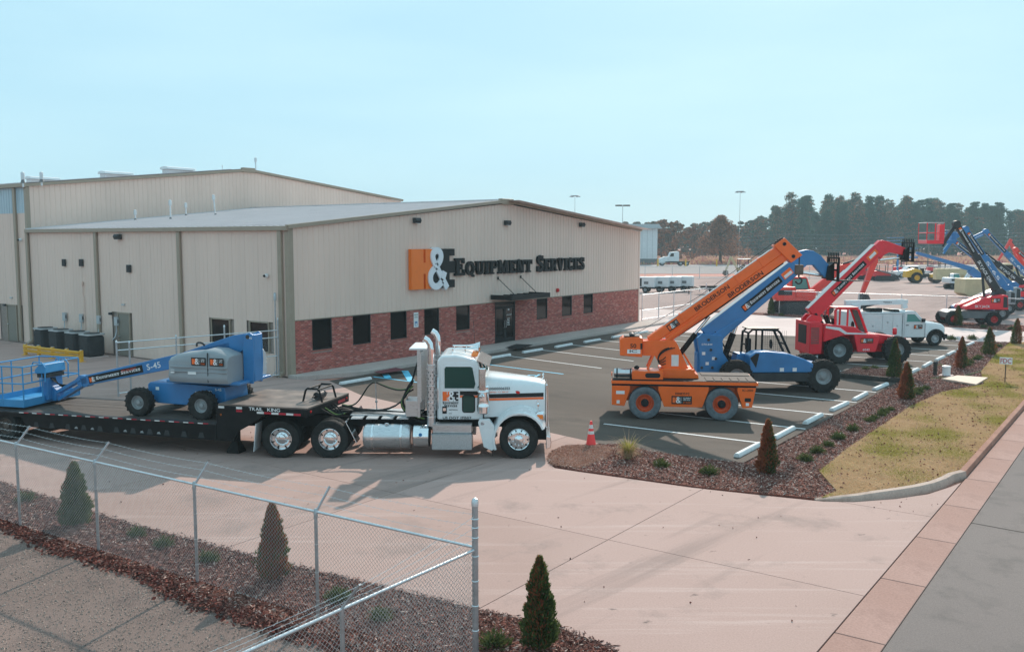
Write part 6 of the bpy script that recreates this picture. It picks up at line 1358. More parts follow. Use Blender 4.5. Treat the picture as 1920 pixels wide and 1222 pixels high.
for k in range(12): m.tube([(-.3+.085*k,.24,1.35),(-.3+.085*k,.24,2.28)], .005, 4)
for k in range(10): m.tube([(-.32,.24,1.38+.09*k),(.66-.04*k,.24,1.38+.09*k)], .005, 4)
m.build('cab_screen', 'mesh_screen', cabf)['kind'] = 'stuff'
m = MB(); m.box(-.75,-.25,.4,.9,1.15,1.45); m.build('seat', 'black_rubber', cabf, .04); m = MB(); m.box(-.85,-.72,.4,.9,1.45,1.95); m.build('seat_back', 'black_rubber', cabf, .04); m = MB(); m.lathe([(.18,-.012),(.2,0),(.18,.012)], (.15,.65,1.7), 'x', 16); m.build('steering_wheel', 'black_rubber', cabf)
m = MB(); m.box(-1.0,1.1,.2,1.12,.7,1.2); T('cab_floor', m, 'genie_blue', .03)
p0, p1 = Vector((L(1352,692)[0],0,L(1352,692)[1])), Vector((L(1386,594)[0],0,L(1386,594)[1]))
for y in (-.16,.16):
    m = MB(); m.tube([p0+Vector((0,y,0)), p0.lerp(p1,.68)+Vector((0,y,0))], .085, 10); T('lift_cylinder', m, 'black_paint'); m = MB(); m.tube([p0.lerp(p1,.66)+Vector((0,y,0)), p1+Vector((0,y,.06))], .045, 10); T('lift_rod', m, 'chrome')
p0, p1 = Vector((L(1336,668)[0],0,L(1336,668)[1])), Vector((L(1362,614)[0],0,L(1362,614)[1]))
m = MB(); m.tube([p0, p0.lerp(p1,.7)], .07, 10); T('tilt_ram', m, 'black_paint'); m = MB(); m.tube([p0.lerp(p1,.68), p1], .04, 10); T('tilt_rod', m, 'chrome')
m = MB(); m.prism([L(*p) for p in [(1312,640),(1340,622),(1384,596),(1392,600),(1382,606),(1356,632),(1344,656),(1320,656)]], -.26, .26); T('boom_heel', m, 'genie_blue', .03)
m = MB(); m.beam(ba+u*.438+d*.1, be+u*.308, .012, .40, up=(0,1,0)); T('boom_top_glare', m, 'light_grey')  # thin pale strip: sky glare on the boom top put into colour
Tb = frame_of(tuple(ba+d*1.75-u*.13+Vector((0,-.222,0))), tuple(d), tuple(u)); company_decal(e, Tb, 1.9, .27, True, .7)
plate(e, frame_of(tuple(ba+d*3.75-u*.13+Vector((0,-.221,0))), tuple(d), tuple(u)), .45, .27, 'decal_orange'); plate(e, frame_of(tuple(ba+d*3.80-u*.10+Vector((0,-.228,0))), tuple(d), tuple(u)), .36, .12, 'decal_white')
m = MB(); put_text(m, frame_of((tw[0][0]+.18,-.423,1.78),(1,0,0),(0,0,1)), 'GTH-844', 0, 0, .075, 0, .42); m.build('lettering', 'decal_white', e)
for x, z in ((.2,1.4),(.6,1.2),(.35,1.0)): plate(e, frame_of((tw[0][0]+x,-.422,z),(1,0,0),(0,0,1)), .13, .12, 'decal_white')
for x, z in ((.45,2.0),(.55,1.6),(.2,.9),(.62,.9),(.75,1.25)):
    m = MB(); m.lathe([(.003,-.46),(.05,-.455),(.055,-.42)], (tw[0][0]+x,0,z), 'y', 10); T('pin', m, 'steel_dark')
for k in range(3):
    m = MB(); m.tube(bez((tw[0][0]+.75,-.2+.1*k,2.3),(tw[0][0]+1.1,-.3+.1*k,2.0),(tw[0][0]+1.0,-.3,1.4),(-1.3,-.3+.1*k,1.42)), .02, 6); T('hydraulic_hose', m, 'hose')
# red
c_ = c2w(17.05,44.45); h_ = HEAD+R(3.5); L = side_map(1614, 44.45)
gp_ = [L(*p) for p in [(1636,468),(1640,458),(1650,450),(1662,453),(1698,466),(1699,478),(1690,478),(1664,473),(1654,478),(1648,486)]]
tw = [L(*p) for p in [(1508,596),(1516,588),(1534,592),(1540,610),(1560,626),(1580,640),(1580,660),(1506,664),(1505,610)]]
e, T, ba, be, d, u = telehandler('telehandler', (*c_,0), h_, 'red telehandler with raised boom and red cab frame, in front of the white pickup', 2.86, .64, 'red_paint', 'rim_grey', None, tw, (L(1520,588)[0],0,L(1520,588)[1]), (L(1642,466)[0],0,L(1642,466)[1]), gp_, L(1700,480)[0], L(1700,491)[1], None, False, (.66,.56), (.42,.36), None)
m = MB(); m.prism([(-2.85,.45),(-2.25,.45),(-2.2,1.9),(-2.4,2.02),(-2.85,1.98)], -.95, .95); cw = T('counterweight', m, 'red_paint', .04); m = MB(); m.box(-2.865,-2.85,-.5,.5,.9,1.8); m.build('radiator_grille', 'black_frame', cw)
for k in range(9):
    m = MB(); m.box(-2.8,-2.4,-.958,-.95,.95+.09*k,1.0+.09*k); m.build('louvre', 'rim_brown', cw)
m = MB(); m.prism([(-2.2,1.05),(-1.3,1.35),(-.75,1.38),(-.55,.55),(.35,.55),(.45,.95),(.5,1.32),(-.2,1.42),(-.7,1.75),(-2.2,1.92)], -1.1, -.42); eb = T('side_body', m, 'red_paint', .035)
m = MB(); m.prism([(.4,.85),(2.0,.95),(2.1,1.15),(.5,1.38)], -.6, .6); T('front_frame', m, 'red_paint', .03)
m = MB(); m.prism([(-2.15,1.72),(-1.5,1.60),(-1.2,1.42),(-.15,1.40),(-.15,1.46),(-1.1,1.50),(-1.45,1.74),(-2.15,1.82)], -1.108, -1.095); m.build('white_stripe', 'decal_white', eb)
m = MB(); m.prism([(-1.0,1.44),(.48,1.32),(.48,1.38),(-.95,1.50)], -1.0, -.4); m.build('hood_top', 'red_paint', eb)
company_decal(eb, frame_of((-.42,-1.104,.98),(1,0,0),(0,0,1)), .62, .24); m = MB(); put_text(m, frame_of((-.3,-1.103,.62),(1,0,0),(0,0,1)), '6042', 0, 0, .10, 0, .34); m.build('lettering', 'decal_white', eb)
cab = MB()
for y in (-.35,.55):
    cab.tube([(-1.35,y,1.35),(-1.38,y,2.5),(-1.25,y,2.62),(-.35,y,2.60),(-.22,y,2.5),(.22,y,1.40)], .065, 8)
    cab.tube([(-.78,y,1.35),(-.76,y,2.6)], .05, 8)
cabf = T('cab_frame', cab, 'red_paint'); m = MB(); m.box(-1.38,-.25,-.42,.62,2.60,2.66); m.build('cab_roof', 'red_paint', cabf, .02); m = MB(); m.box(-1.3,.2,-.4,.6,1.1,1.4); m.build('cab_floor', 'red_paint', cabf)
m = MB(); m.box(-1.25,-.85,-.15,.35,1.4,1.6); m.build('seat', 'black_rubber', cabf, .03); m = MB(); m.box(-1.3,-1.2,-.15,.35,1.6,2.1); m.build('seat_back', 'black_rubber', cabf, .03); m = MB(); m.lathe([(.17,-.012),(.19,0),(.17,.012)], (-.3,.1,1.75), 'x', 16); m.build('steering_wheel', 'black_rubber', cabf)
m = MB(); m.quad((-.22,-.33,2.5),(-.22,.53,2.5),(.22,.53,1.42),(.22,-.33,1.42)); m.build('windscreen', 'glass_teal', cabf)
for y in (-.14,.14):
    p0, p1 = Vector((-1.55,y,1.45)), Vector((-2.0,y,2.72)); p0, p1 = Vector((-1.35,y,1.35)), Vector((-1.95,y,2.75))
    m = MB(); m.tube([p0, p0.lerp(p1,.65)], .08, 10); T('lift_cylinder', m, 'black_paint'); m = MB(); m.tube([p0.lerp(p1,.63), p1], .045, 8); T('lift_rod', m, 'chrome')
m = MB(); m.tube([(-1.75,-.3,1.45),(-2.35,-.3,2.35)], .06, 8); T('tilt_ram', m, 'black_paint')
m = MB(); m.beam(ba+u*.338+d*.05, be+u*.288, .012, .40, up=(0,1,0)); T('boom_top_glare', m, 'light_grey')  # bright top edge of the red boom, sky glare painted as light grey
Tb = frame_of(tuple(ba+d*1.35-u*.14+Vector((0,-.222,0))), tuple(d), tuple(u)); company_decal(e, Tb, 2.2, .27, True, .7); plate(e, frame_of(tuple(ba+d*3.75-u*.13+Vector((0,-.221,0))), tuple(d), tuple(u)), .6, .26, 'decal_orange'); plate(e, frame_of(tuple(ba+d*3.85-u*.08+Vector((0,-.228,0))), tuple(d), tuple(u)), .4, .14, 'decal_white')
for k in range(4):
    m = MB(); m.tube(bez((-2.45+.05*k,-.3,2.3),(-2.1,-.45,1.9+.05*k),(-1.9,-.45,1.6),(-1.3+.08*k,-.42,1.55)), .02, 6); T('hydraulic_hose', m, 'hose')
m = MB(); m.lathe([(.08,1.35),(.10,1.4),(.10,1.62),(.06,1.68)], (1.42,-.75,0), 'z', 12); T('work_lamp', m, 'red_paint')
m = MB(); m.tube([(-2.5,-.98,.4),(-2.5,-1.02,.1)], .06, 8); T('tow_pin', m, 'galv')
# ---------------------------------------------------------------- white service pickup
c_ = c2w(23.64-.05,50.73+.85); h_ = HEAD+R(6)
pk = empty('service_pickup', (*c_,0), h_, 'white service pickup with utility body and folded crane, beyond the red telehandler', 'truck')
def K_(name, mb, m, bevel=0, parent=pk, **k): return mb.build(name, m, parent, bevel, **k)
for s in (-1, 1):
    wheel(pk, 0, s*.85, .405, .25, .23, s, 'light_grey', 'tyre', 0, 8, 'deep', holes=8); wheel(pk, -3.7, s*.9, .405, .25, .23, s, 'light_grey', 'tyre', 0, 8, 'deep'); wheel(pk, -3.7, s*.62, .405, .25, .23, s, 'steel_dark', 'tyre', 0, 0, 'dish')
rings = []
for x, zb, zt, w in ((.62,.55,1.02,.78),(.58,.52,1.12,.88),(.46,.56,1.22,.94),(.36,.80,1.25,.955),(.0,.93,1.31,.975),(-.34,.80,1.34,.985),(-.47,.48,1.36,.99),(-.62,.48,1.38,.99)):
    rings.append([(x,-w,zb),(x,-w,zt-.2),(x,-w*.94,zt-.06),(x,-w*.7,zt),(x,0,zt+.02),(x,w*.7,zt),(x,w*.94,zt-.06),(x,w,zt-.2),(x,w,zb)])
m = MB(); m.loft([r_[::-1] for r_ in rings]); K_('hood', m, 'truck_white', angle=45)
m = MB(); m.prism([(-.62,.48),(-.62,1.37),(-1.15,1.88),(-1.32,1.97),(-1.75,1.98),(-1.92,1.92),(-1.95,.48)], -.95, .95); K_('cab', m, 'truck_white', .05, seg=3)
m = MB(); m.prism([(-.66,.9),(-.78,1.33),(-1.25,1.79),(-1.72,1.80),(-1.78,.9)], -.9, .9); 
for s in (-1, 1):
    side_window(pk, [(-.84,1.36),(-1.27,1.80),(-1.72,1.81),(-1.74,1.36)], s*.952, s, 'truck_white', 'glass_teal', .018)
    m = MB(); m.box(-1.76,-1.60,min(s*.95,s*.975),max(s*.95,s*.975),1.16,1.20); K_('door_handle', m, 'charcoal'); m = MB(); m.box(-.88,-.72,min(s*.98,s*1.14),max(s*.98,s*1.14),1.36,1.56); K_('mirror', m, 'black_rubber', .02)
    m = MB(); m.box(-1.86,-1.85,min(s*.945,s*.954),max(s*.945,s*.954),.52,1.85); K_('door_seam', m, 'charcoal')
    rg_ = []
    for k in range(13):
        a = R(-8+k*196/12); rg_.append([(math.cos(a)*q, s*y, .405+math.sin(a)*q) for q, y in ((.44,.98),(.44,1.05),(.54,1.05),(.56,.96))])
    m = MB(); m.loft(rg_ if s > 0 else [r_[::-1] for r_ in rg_]); K_('wheel_arch', m, 'black_rubber')
    m = MB(); m.lathe([(.09,0),(.1,.02),(.03,.05)], (.58,s*.74,.95), 'x', 12); K_('headlight', m, 'lens')
    for k, (x0, x1, z0) in enumerate(((-2.05,-2.55,.55),(-2.58,-3.15,.55),(-3.18,-4.25,.92),(-4.28,-4.85,.55))):
        m = MB(); m.box(x1,x0,min(s*.98,s*1.0),max(s*.98,s*1.0),z0,1.78); cd_ = K_('locker_door', m, 'truck_white', .01); m = MB(); m.lathe([(.05,0),(.05,.015),(.01,.02)][::s], ((x0+x1)/2,s*1.0,1.15+.2*(k % 2)), 'y', 12); m.build('latch', 'light_grey', cd_)
company_decal(pk, frame_of((-1.30,-.975,.98),(1,0,0),(0,0,1)), .50, .22)
m = MB(); m.prism([(-1.13,1.92),(-1.17,1.94),(-.68,1.42),(-.64,1.40)], -.80, .80); K_('windscreen', m, 'glass_teal')
m = MB(); m.box(.50,.72,-.98,.98,.42,.66); K_('bumper', m, 'black_rubber', .04); m = MB(); m.box(.60,.66,-.6,.6,.68,1.0); K_('grille', m, 'charcoal', .02)
m = MB(); m.box(-4.9,-2.0,-.975,.975,.55,1.82); K_('utility_body', m, 'white_paint', .02); m = MB(); m.box(-4.9,-2.0,-1.0,1.0,1.82,1.90); K_('body_rail', m, 'truck_white', .02)
m = MB(); m.box(-4.9,.4,-.4,.4,.4,.56); K_('frame', m, 'black_paint')
m = MB(); m.box(-4.6,-4.1,-.3,.3,1.9,2.35); K_('crane_base', m, 'white_paint', .03); m = MB(); m.beam((-4.9,0,2.38),(-1.45,0,2.42),.26,.30); K_('crane_boom', m, 'truck_white', .03); m = MB(); m.beam((-3.2,0,2.43),(-1.2,0,2.44),.2,.22); K_('crane_inner_boom', m, 'white_paint', .02); m = MB(); m.beam((-1.42,0,2.40),(-1.32,0,2.05),.24,.26); K_('crane_head', m, 'white_paint', .02); m = MB(); m.beam((-4.2,0,2.05),(-3.2,0,2.30),.12,.12); K_('crane_ram', m, 'charcoal'); m = MB(); m.box(-2.3,-1.98,-.6,.6,1.9,2.02); K_('cross_tray', m, 'black_paint'); m = MB(); m.box(-3.6,-2.9,-.5,.5,1.9,2.1); K_('reel', m, 'black_paint', .05)
m = MB(); put_text(m, frame_of((-2.7,-.135,2.37),(1,0,0),(0,0,1)), 'Venturo', 0, 0, .10, 0, .5); K_('lettering', m, 'decal_black')
# ---------------------------------------------------------------- tracks
def track(parent, x0, x1, y, w, r, name='track'):
    m = MB(); n = 10; pts = [(x1-r+r*math.sin(R(a)), r+r*math.cos(R(a))) for a in range(0,181,18)]+[(x0+r-r*math.sin(R(a)), r-r*math.cos(R(a))) for a in range(0,181,18)]
    m.prism(pts, y-w/2, y+w/2); t = m.build(name, 'charcoal', parent, .01)
    per = 2*(x1-x0-2*r)+2*math.pi*r; k = int(per/.19); g = MB()
    for i in range(k):
        s = i*per/k; a = x1-x0-2*r
        if s < a: p = (x0+r+s, 2*r); tn = (1, 0)
        elif s < a+math.pi*r: q = (s-a)/r; p = (x1-r+r*math.sin(q), r+r*math.cos(q)); tn = (math.cos(q), -math.sin(q))
        elif s < 2*a+math.pi*r: p = (x1-r-(s-a-math.pi*r), 0); tn = (-1, 0)
        else: q = (s-2*a-math.pi*r)/r; p = (x0+r-r*math.sin(q), r-r*math.cos(q)); tn = (-math.cos(q), math.sin(q))
        g.beam((p[0]-tn[0]*.07,y,p[1]-tn[1]*.07),(p[0]+tn[0]*.07,y,p[1]+tn[1]*.07), w*1.02, .05, up=(-tn[1],0,tn[0]))
    g.build('track_shoes', 'steel_dark', t)['kind'] = 'stuff'
    sd_ = -1 if y < 0 else 1
    nr = max(3, int((x1-x0-2*r)/.55))
    for i in range(nr+1):
        m = MB(); m.lathe([(.003,0),(r*.55,0),(r*.55,.03),(.003,.05)] if sd_ > 0 else [(.003,-.05),(r*.55,-.03),(r*.55,0),(.003,0)], (x0+r+(x1-x0-2*r)*i/nr, y+sd_*w/2, r), 'y', 14); m.build('roller', 'steel_dark', t)
    return t
def beamz(mb, p, q, w, h, h2=None): return mb.beam((p[0],p[1],p[2]), (q[0],q[1],q[2]), w, h, up=(0,1,0) if False else (0,0,1), h2=h2)
# ---------------------------------------------------------------- excavator generic
def excavator(name, loc, h, label, s, paint, cabm, pts, deck=True, cat='excavator'):
    e = empty(name, loc, h, label, cat)
    def X(nm, mb, m, bevel=0, parent=e, **k): return mb.build(nm, m, parent, bevel, **k)
    for y in (-1.15*s, 1.15*s): track(e, -2.1*s, 2.1*s, y, .6*s, .47*s)
    m = MB(); m.box(-.9*s,.9*s,-.9*s,.9*s,.45*s,.95*s); X('undercarriage', m, 'steel_dark', .03)
    m = MB(); m.lathe([(.7*s,.95*s),(.7*s,1.1*s)], (-.2*s,0,0), 'z', 20); X('slew_ring', m, 'steel_dark')
    m = MB(); m.box(-2.4*s,.9*s,-1.35*s,1.35*s,1.1*s,1.35*s); X('platform', m, paint, .03)
    m = MB(); m.prism([(-2.55*s,1.25*s),(-2.62*s,2.0*s),(-2.45*s,2.2*s),(-.9*s,2.2*s),(-.9*s,1.3*s)], -1.35*s, 1.35*s); hd_ = X('engine_cover', m, paint, .06); 
    m = MB(); m.box(-2.3*s,-1.2*s,-1.37*s,-1.352*s,1.55*s,1.95*s); m.build('cover_panel', 'charcoal', hd_)
    m = MB(); m.lathe([(.08*s,2.2*s),(.08*s,2.75*s)], (-1.6*s,.4*s,0), 'z', 10); X('exhaust', m, 'steel_dark')
    m = MB(); m.prism([(-.85*s,1.36*s),(.75*s,1.36*s),(.82*s,1.9*s),(.5*s,2.85*s),(.3*s,2.95*s),(-.75*s,2.95*s),(-.85*s,2.85*s)], .25*s, 1.3*s); cb = X('cab', m, cabm, .05)
    for sy, yy in ((1, 1.302*s), (-1, .248*s)): side_window(e, [(-.7*s,1.95*s),(.62*s,1.95*s),(.40*s,2.78*s),(-.68*s,2.78*s)], yy, sy, 'charcoal', 'glass_teal', .025)
    m = MB(); m.box(-.85*s,.7*s,-1.3*s,-.5*s,1.36*s,1.95*s); X('side_cover', m, paint, .04)
    b0, b1, b2, b3 = [Vector((p[0],0,p[1])) for p in pts]
    mid = b0.lerp(b1,.5)+Vector((0,0,(b1-b0).length*.10)); 
    m = MB(); m.beam(b0, mid, .42*s, .5*s, h2=.75*s); m.beam(mid-(b1-b0).normalized()*.06, b1, .40*s, .74*s, h2=.42*s); X('boom', m, paint, .02)
    m = MB(); m.beam(b1+(b1-b2).normalized()*.5*s, b2, .36*s, .55*s, up=(0,1,0) if False else (1,0,0.01), h2=.3*s, w2=.3*s); X('stick', m, paint, .02)
    for y in (-.28*s,.28*s):
        m = MB(); m.tube([b0+Vector((.5*s,y,-.25*s)), mid+Vector((0,y,-.1*s))], .08*s, 8); X('boom_cylinder', m, 'chrome')
    m = MB(); m.tube([mid+Vector((0,0,.42*s)), b1+(b1-b2).normalized()*.5*s], .08*s, 8); X('stick_cylinder', m, 'charcoal')
    dv = (b3-b2); m = MB(); q = [(b2.x-.1*s,b2.z+.05*s),(b2.x+.35*s,b2.z-.05*s),(b2.x+.55*s,b2.z-.5*s),(b2.x+.2*s,b2.z-1.0*s),(b2.x-.5*s,b2.z-1.05*s),(b2.x-.15*s,b2.z-.5*s)]; m.prism(q, -.5*s, .5*s); X('bucket', m, 'steel_dark', .02)
    return e, X
L = side_map(1512, 72.5); c_ = c2w(23.4,73.4)
excavator('excavator', (*c_,0), HEAD+R(0), 'large red tracked excavator behind the fence, its arm bent down to the right', 1.0, 'exc_red', 'exc_red', [L(1528,550), L(1648,487), L(1626,552), L(1626,565)])
# ================================================================ boom lifts in the yard
def yard_lift(px0, depth, label, body, boomc, top, jib, bask, decal, text, rimc, heel=(50,-3), lean=0, cover=None, basketc='red_paint'):
    L = side_map(px0, depth); x_, _ = (px0-960)/F*depth*1.004, 0; c_ = c2w(x_, depth)
    e = empty('boom_lift', (*c_,0), HEAD+R(-6), label, 'boom lift', 'boom lifts raised in the yard')
    def X(nm, mb, m, bevel=0, parent=e, **k): return mb.build(nm, m, parent, bevel, **k)
    for s in (-1, 1):
        for x in (-1.45, 1.2): wheel(e, x, s*.98, .48, .34, .24, s, rimc, 'tyre', 16, 6, 'dish')
    m = MB(); m.prism([(-1.75,.5),(1.55,.5),(1.65,.75),(1.45,1.02),(-1.55,1.05),(-1.85,.9)], -.8, .8); X('chassis', m, 'grey_paint' if body == 'red_paint' else body, .03)
    m = MB(); m.lathe([(.5,1.02),(.5,1.14)], (.3,0,0), 'z', 18); X('slew_ring', m, 'steel_dark')
    for s in (-1, 1):
        m = MB(); m.prism([(-.75,1.14),(-.7,1.35),(.55,1.95),(1.8,2.18),(2.05,2.12),(2.12,1.14)], s*.3, s*1.05); cv = X('cover', m, cover or body, .06); 
        if s < 0:
            m = MB(); put_text(m, frame_of((-.1,-1.056,1.28),(1,0,0),(0,0,1)), text[0], 0, 0, .17, 0, 1.0); m.build('lettering', 'decal_white', cv); company_decal(cv, frame_of((.95,-1.056,1.62),(1,0,0),(0,0,1)), .6, .3)
            m = MB(); m.prism([(1.75,1.3),(2.05,1.3),(2.0,2.0),(1.75,2.05)], -1.062, -1.05); m.build('grille', 'charcoal', cv)
    b0 = Vector((1.85,0,2.15)); t = L(*top); b1 = Vector((t[0],0,t[1])); d = (b1-b0).normalized(); u = Vector((-d.z,0,d.x))
    if u.x > 0: u = -u
    m = MB(); m.prism([(1.2,1.6),(2.15,1.6),(2.25,2.35),(1.95,2.6),(1.55,2.5)], -.28, .28); X('turret', m, boomc, .03)
    Lb = (b1-b0).length
    m = MB(); m.beam(b0, b0+d*Lb*.55, .46, .42, up=(0,1,0)); X('outer_boom', m, boomc, .015)
    m = MB(); m.beam(b0+d*Lb*.5, b1, .36, .32, up=(0,1,0)); X('inner_boom', m, decal, .015)
    m = MB(); m.beam(b0-u*.24+d*.2, b0-u*.24+d*Lb*.55, .015, .40, up=(0,1,0)); X('boom_edge', m, 'light_grey')
    m = MB(); m.tube([(.9,0,1.9), b0+d*Lb*.32-u*-.22], .09, 8); X('lift_cylinder', m, 'charcoal')
    Tt = frame_of(tuple(b0+d*Lb*.5+Vector((0,-.215,0))-u*-.10), tuple(-d), tuple(-u) if (-u).x > 0 else tuple(u)); m = MB(); put_text(m, Tt, text[1], .1, -.08, .2, 0, Lb*.3); X('lettering', m, 'decal_white')
    Tt = frame_of(tuple(b1-d*.3+Vector((0,-.165,0))), tuple(-d), tuple(-u) if (-u).x > 0 else tuple(u)); company_decal(e, Tt @ Matrix.Translation((0,-.13,0)), Lb*.36, .26, True, .7)
    j = L(*jib); b2 = Vector((j[0],0,j[1]))
    m = MB(); m.lathe([(.24,-.22),(.24,.22)], tuple(b1), 'y', 12); X('knuckle', m, boomc); m = MB(); m.beam(b1, b2, .22, .22, up=(0,1,0)); X('jib', m, boomc, .01); m = MB(); m.beam(b1+Vector((-.15,0,-.3)), b2+Vector((-.05,0,-.25)), .12, .18, up=(0,1,0)); X('jib_link', m, boomc)
    if bask:
        q0 = L(*bask[0]); q1 = L(*bask[1]); x0, x1, z0, z1 = q0[0], q1[0], q1[1], q0[1]
        k = empty('basket', (0,0,0)); k.parent = e
        m = MB(); m.box(x0,x1,-.9,.9,z0,z0+.25); m.build('floor_pan', basketc, k, .02)
        for z in (z0+.75, z1):
            m = MB(); loop_tube(m, [(x0,-.88,z),(x1,-.88,z),(x1,.88,z),(x0,.88,z)], .025); m.build('rail', basketc if z < z1 else 'light_grey', k)
        for x in (x0,(x0+x1)/2,x1):
            for y in (-.88,.88):
                m = MB(); m.tube([(x,y,z0+.2),(x,y,z1)], .022, 6); m.build('rail_post', basketc, k)
        m = MB(); m.box(x1-.1,x1+.2,-.3,.3,z0+.1,z1-.1); m.build('control_box', basketc, k, .03); m = MB(); m.beam((x1+.1,0,z0+.3), b2, .3, .3); m.build('mount', boomc, k)
    return e
yard_lift(1818, 63.4, 'nearest red boom lift with dark boom and red basket high at the left', 'red_paint', 'charcoal', (1786,420), (1764,456), ((1727,418),(1757,457)), 'charcoal', ('SKYJACK','SKYJACK SJ46'), 'rim_red')
yard_lift(1836, 68.5, 'blue boom lift directly behind the nearest red one, decal covered boom', 'genie_blue', 'genie_blue', (1803,430), (1780,446), ((1762,432),(1780,456)), 'genie_blue', ('Genie','S-65'), 'rim_grey', cover='genie_grey', basketc='genie_blue')
yard_lift(1850, 73.5, 'second blue boom lift of the row with grey covers and lower boom', 'genie_blue', 'genie_blue', (1782,450), (1768,470), None, 'genie_blue', ('Genie','S-45'), 'rim_grey', cover='genie_grey', basketc='genie_blue')
yard_lift(1873, 77.5, 'farther red boom lift with dark boom, behind the blue ones', 'red_paint', 'charcoal', (1822,462), (1800,470), None, 'charcoal', ('SKYJACK','SKYJACK SJ46'), 'rim_red')
yard_lift(1893, 83.0, 'farthest blue boom lift at the right edge, boom over the others', 'genie_blue', 'genie_blue', (1842,434), (1818,446), None, 'genie_blue', ('Genie','S-65'), 'rim_grey', cover='genie_grey')
yard_lift(1925, 92.0, 'red boom lift half outside the right edge behind the blue booms', 'exc_red', 'exc_red', (1898,468), (1917,500), None, 'exc_red', ('SKYJACK','SJ46'), 'rim_red')
# ---------------------------------------------------------------- machines farther off
def at(px, py): return (*gz(px, py), 0)
def V(name, px, py, label, cat, hd=0, group=None):
    e = empty(name, at(px, py), HEAD+R(hd), label, cat, group)
    return e, (lambda nm, mb, m, bevel=0, parent=e, **k: mb.build(nm, m, parent, bevel, **k))
# yellow roller
e, X = V('road_roller', 1728, 530, 'yellow road roller with smooth drum on the right, across the yard', 'roller', -8)
for s in (-1, 1): wheel(e, -.9, s*.85, .72, .5, .38, s, 'yellow_paint', 'tyre', 16, 6, 'dish')
m = MB(); m.lathe([(.02,-.95),(.68,-.95),(.68,.95),(.02,.95)], (1.75,0,.68), 'y', 26); X('drum', m, 'steel_dark')
m = MB(); m.prism([(-2.4,.75),(-.3,.75),(-.1,1.2),(-.3,1.75),(-1.2,2.0),(-2.3,1.6)], -.75, .75); X('engine_cover', m, 'yellow_paint', .06)
m = MB(); m.prism([(.9,.75),(2.6,.75),(2.7,1.0),(2.5,1.2),(.9,1.2)], -1.05, 1.05); X('drum_frame', m, 'yellow_paint', .04)
m = MB(); m.box(-.3,.8,-.6,.6,.8,1.3); X('operator_deck', m, 'charcoal', .03); m = MB(); m.box(-.2,.2,-.3,.3,1.3,2.0); X('seat', m, 'black_rubber', .04); m = MB(); m.tube([(.3,0,1.3),(.45,0,1.95)], .04, 6); m.lathe([(.2,1.95),(.22,1.97),(.2,1.99)], (.45,0,0), 'z', 12); X('steering', m, 'black_rubber')
# track loader, second excavators, mini excavator
e, X = V('track_loader', 1655, 526, 'compact track loader with open cab behind the red boom', 'loader', -5)
for y in (-.8,.8): track(e, -1.3, 1.5, y, .42, .36)
m = MB(); m.prism([(-1.4,.6),(.9,.6),(1.1,1.1),(-.2,1.5),(-1.5,1.4)], -.6, .6); X('body', m, 'red_paint', .04); m = MB(); 
for x in (-.7,.5):
    for y in (-.55,.55): mm = MB(); mm.tube([(x,y,1.2),(x,y,2.25)], .05, 6); X('cab_post', mm, 'charcoal')
m = MB(); m.box(-.8,.65,-.62,.62,2.22,2.32); X('cab_roof', m, 'charcoal', .02); m = MB(); m.beam((-1.3,-.72,1.6),(1.5,-.72,.9),.14,.2); m.beam((-1.3,.72,1.6),(1.5,.72,.9),.14,.2); X('lift_arms', m, 'grey_paint'); m = MB(); m.prism([(1.4,.1),(2.2,.05),(1.6,.9)], -.9, .9); X('bucket', m, 'steel_dark')
exc2, X = excavator('mini_excavator', at(1795,541), HEAD+R(10), 'small white and red mini excavator left of the tan bucket', .62, 'white_paint', 'white_paint', [(.9,1.0),(2.0,2.1),(2.6,.9),(2.6,.6)])
excavator('excavator', at(1905,520), HEAD+R(180), 'red excavator with raised arm at the right edge of the yard', .9, 'exc_red', 'exc_red', [(-.5,2.2),(1.3,5.6),(3.0,2.6),(3,2.2)])
tl = e
for px, py, t in ((1588,520,'dark tracked machine left of the raised red boom'), (1690,516,'small tracked machine beside the white pickup behind the roller'), (1772,522,'small red tracked machine left of the white mini excavator'), (1628,524,'red tracked machine half behind the raised red boom'), (1755,516,'red tracked machine beyond the drum of the yellow roller'), (1560,520,'red tracked machine in the gap between blue and red booms')):
    dup(bpy.data.objects['track_loader'], at(px, py), HEAD+R(rj(30)), t)
# backhoe
e, X = V('backhoe', 1395, 518, 'tan backhoe with folded digging arm far across the yard', 'backhoe', 0)
for s in (-1, 1): wheel(e, -.2, s*.85, .75, .45, .4, s, 'rim_orange', 'tyre', 14, 6, 'dish'); wheel(e, 2.0, s*.8, .5, .35, .25, s, 'rim_orange', 'tyre', 0, 6, 'dish')
m = MB(); m.prism([(-.8,.7),(2.6,.7),(2.7,1.3),(1.0,1.5),(-.8,1.3)], -.5, .5); X('body', m, 'tan_paint', .05); m = MB(); m.box(-1.0,1.0,-.8,.8,2.75,2.87); X('canopy', m, 'white_paint', .03)
for x in (-.9,.9):
    for y in (-.7,.7): m = MB(); m.tube([(x,y,1.2),(x,y,2.76)], .06, 6); X('canopy_post', m, 'charcoal')
m = MB(); m.box(-.4,.1,-.3,.3,1.3,1.9); X('seat', m, 'black_rubber', .04)
m = MB(); m.beam((-1.0,0,1.0),(-2.2,0,3.1),.3,.35); X('digging_boom', m, 'tan_paint'); m = MB(); m.beam((-2.2,0,3.2),(-3.0,0,.9),.25,.3); X('dipper_arm', m, 'tan_paint'); m = MB(); m.prism([(-3.3,.95),(-2.7,.95),(-2.6,.3),(-3.1,.1),(-3.5,.4)], -.35, .35); X('bucket', m, 'rim_brown')
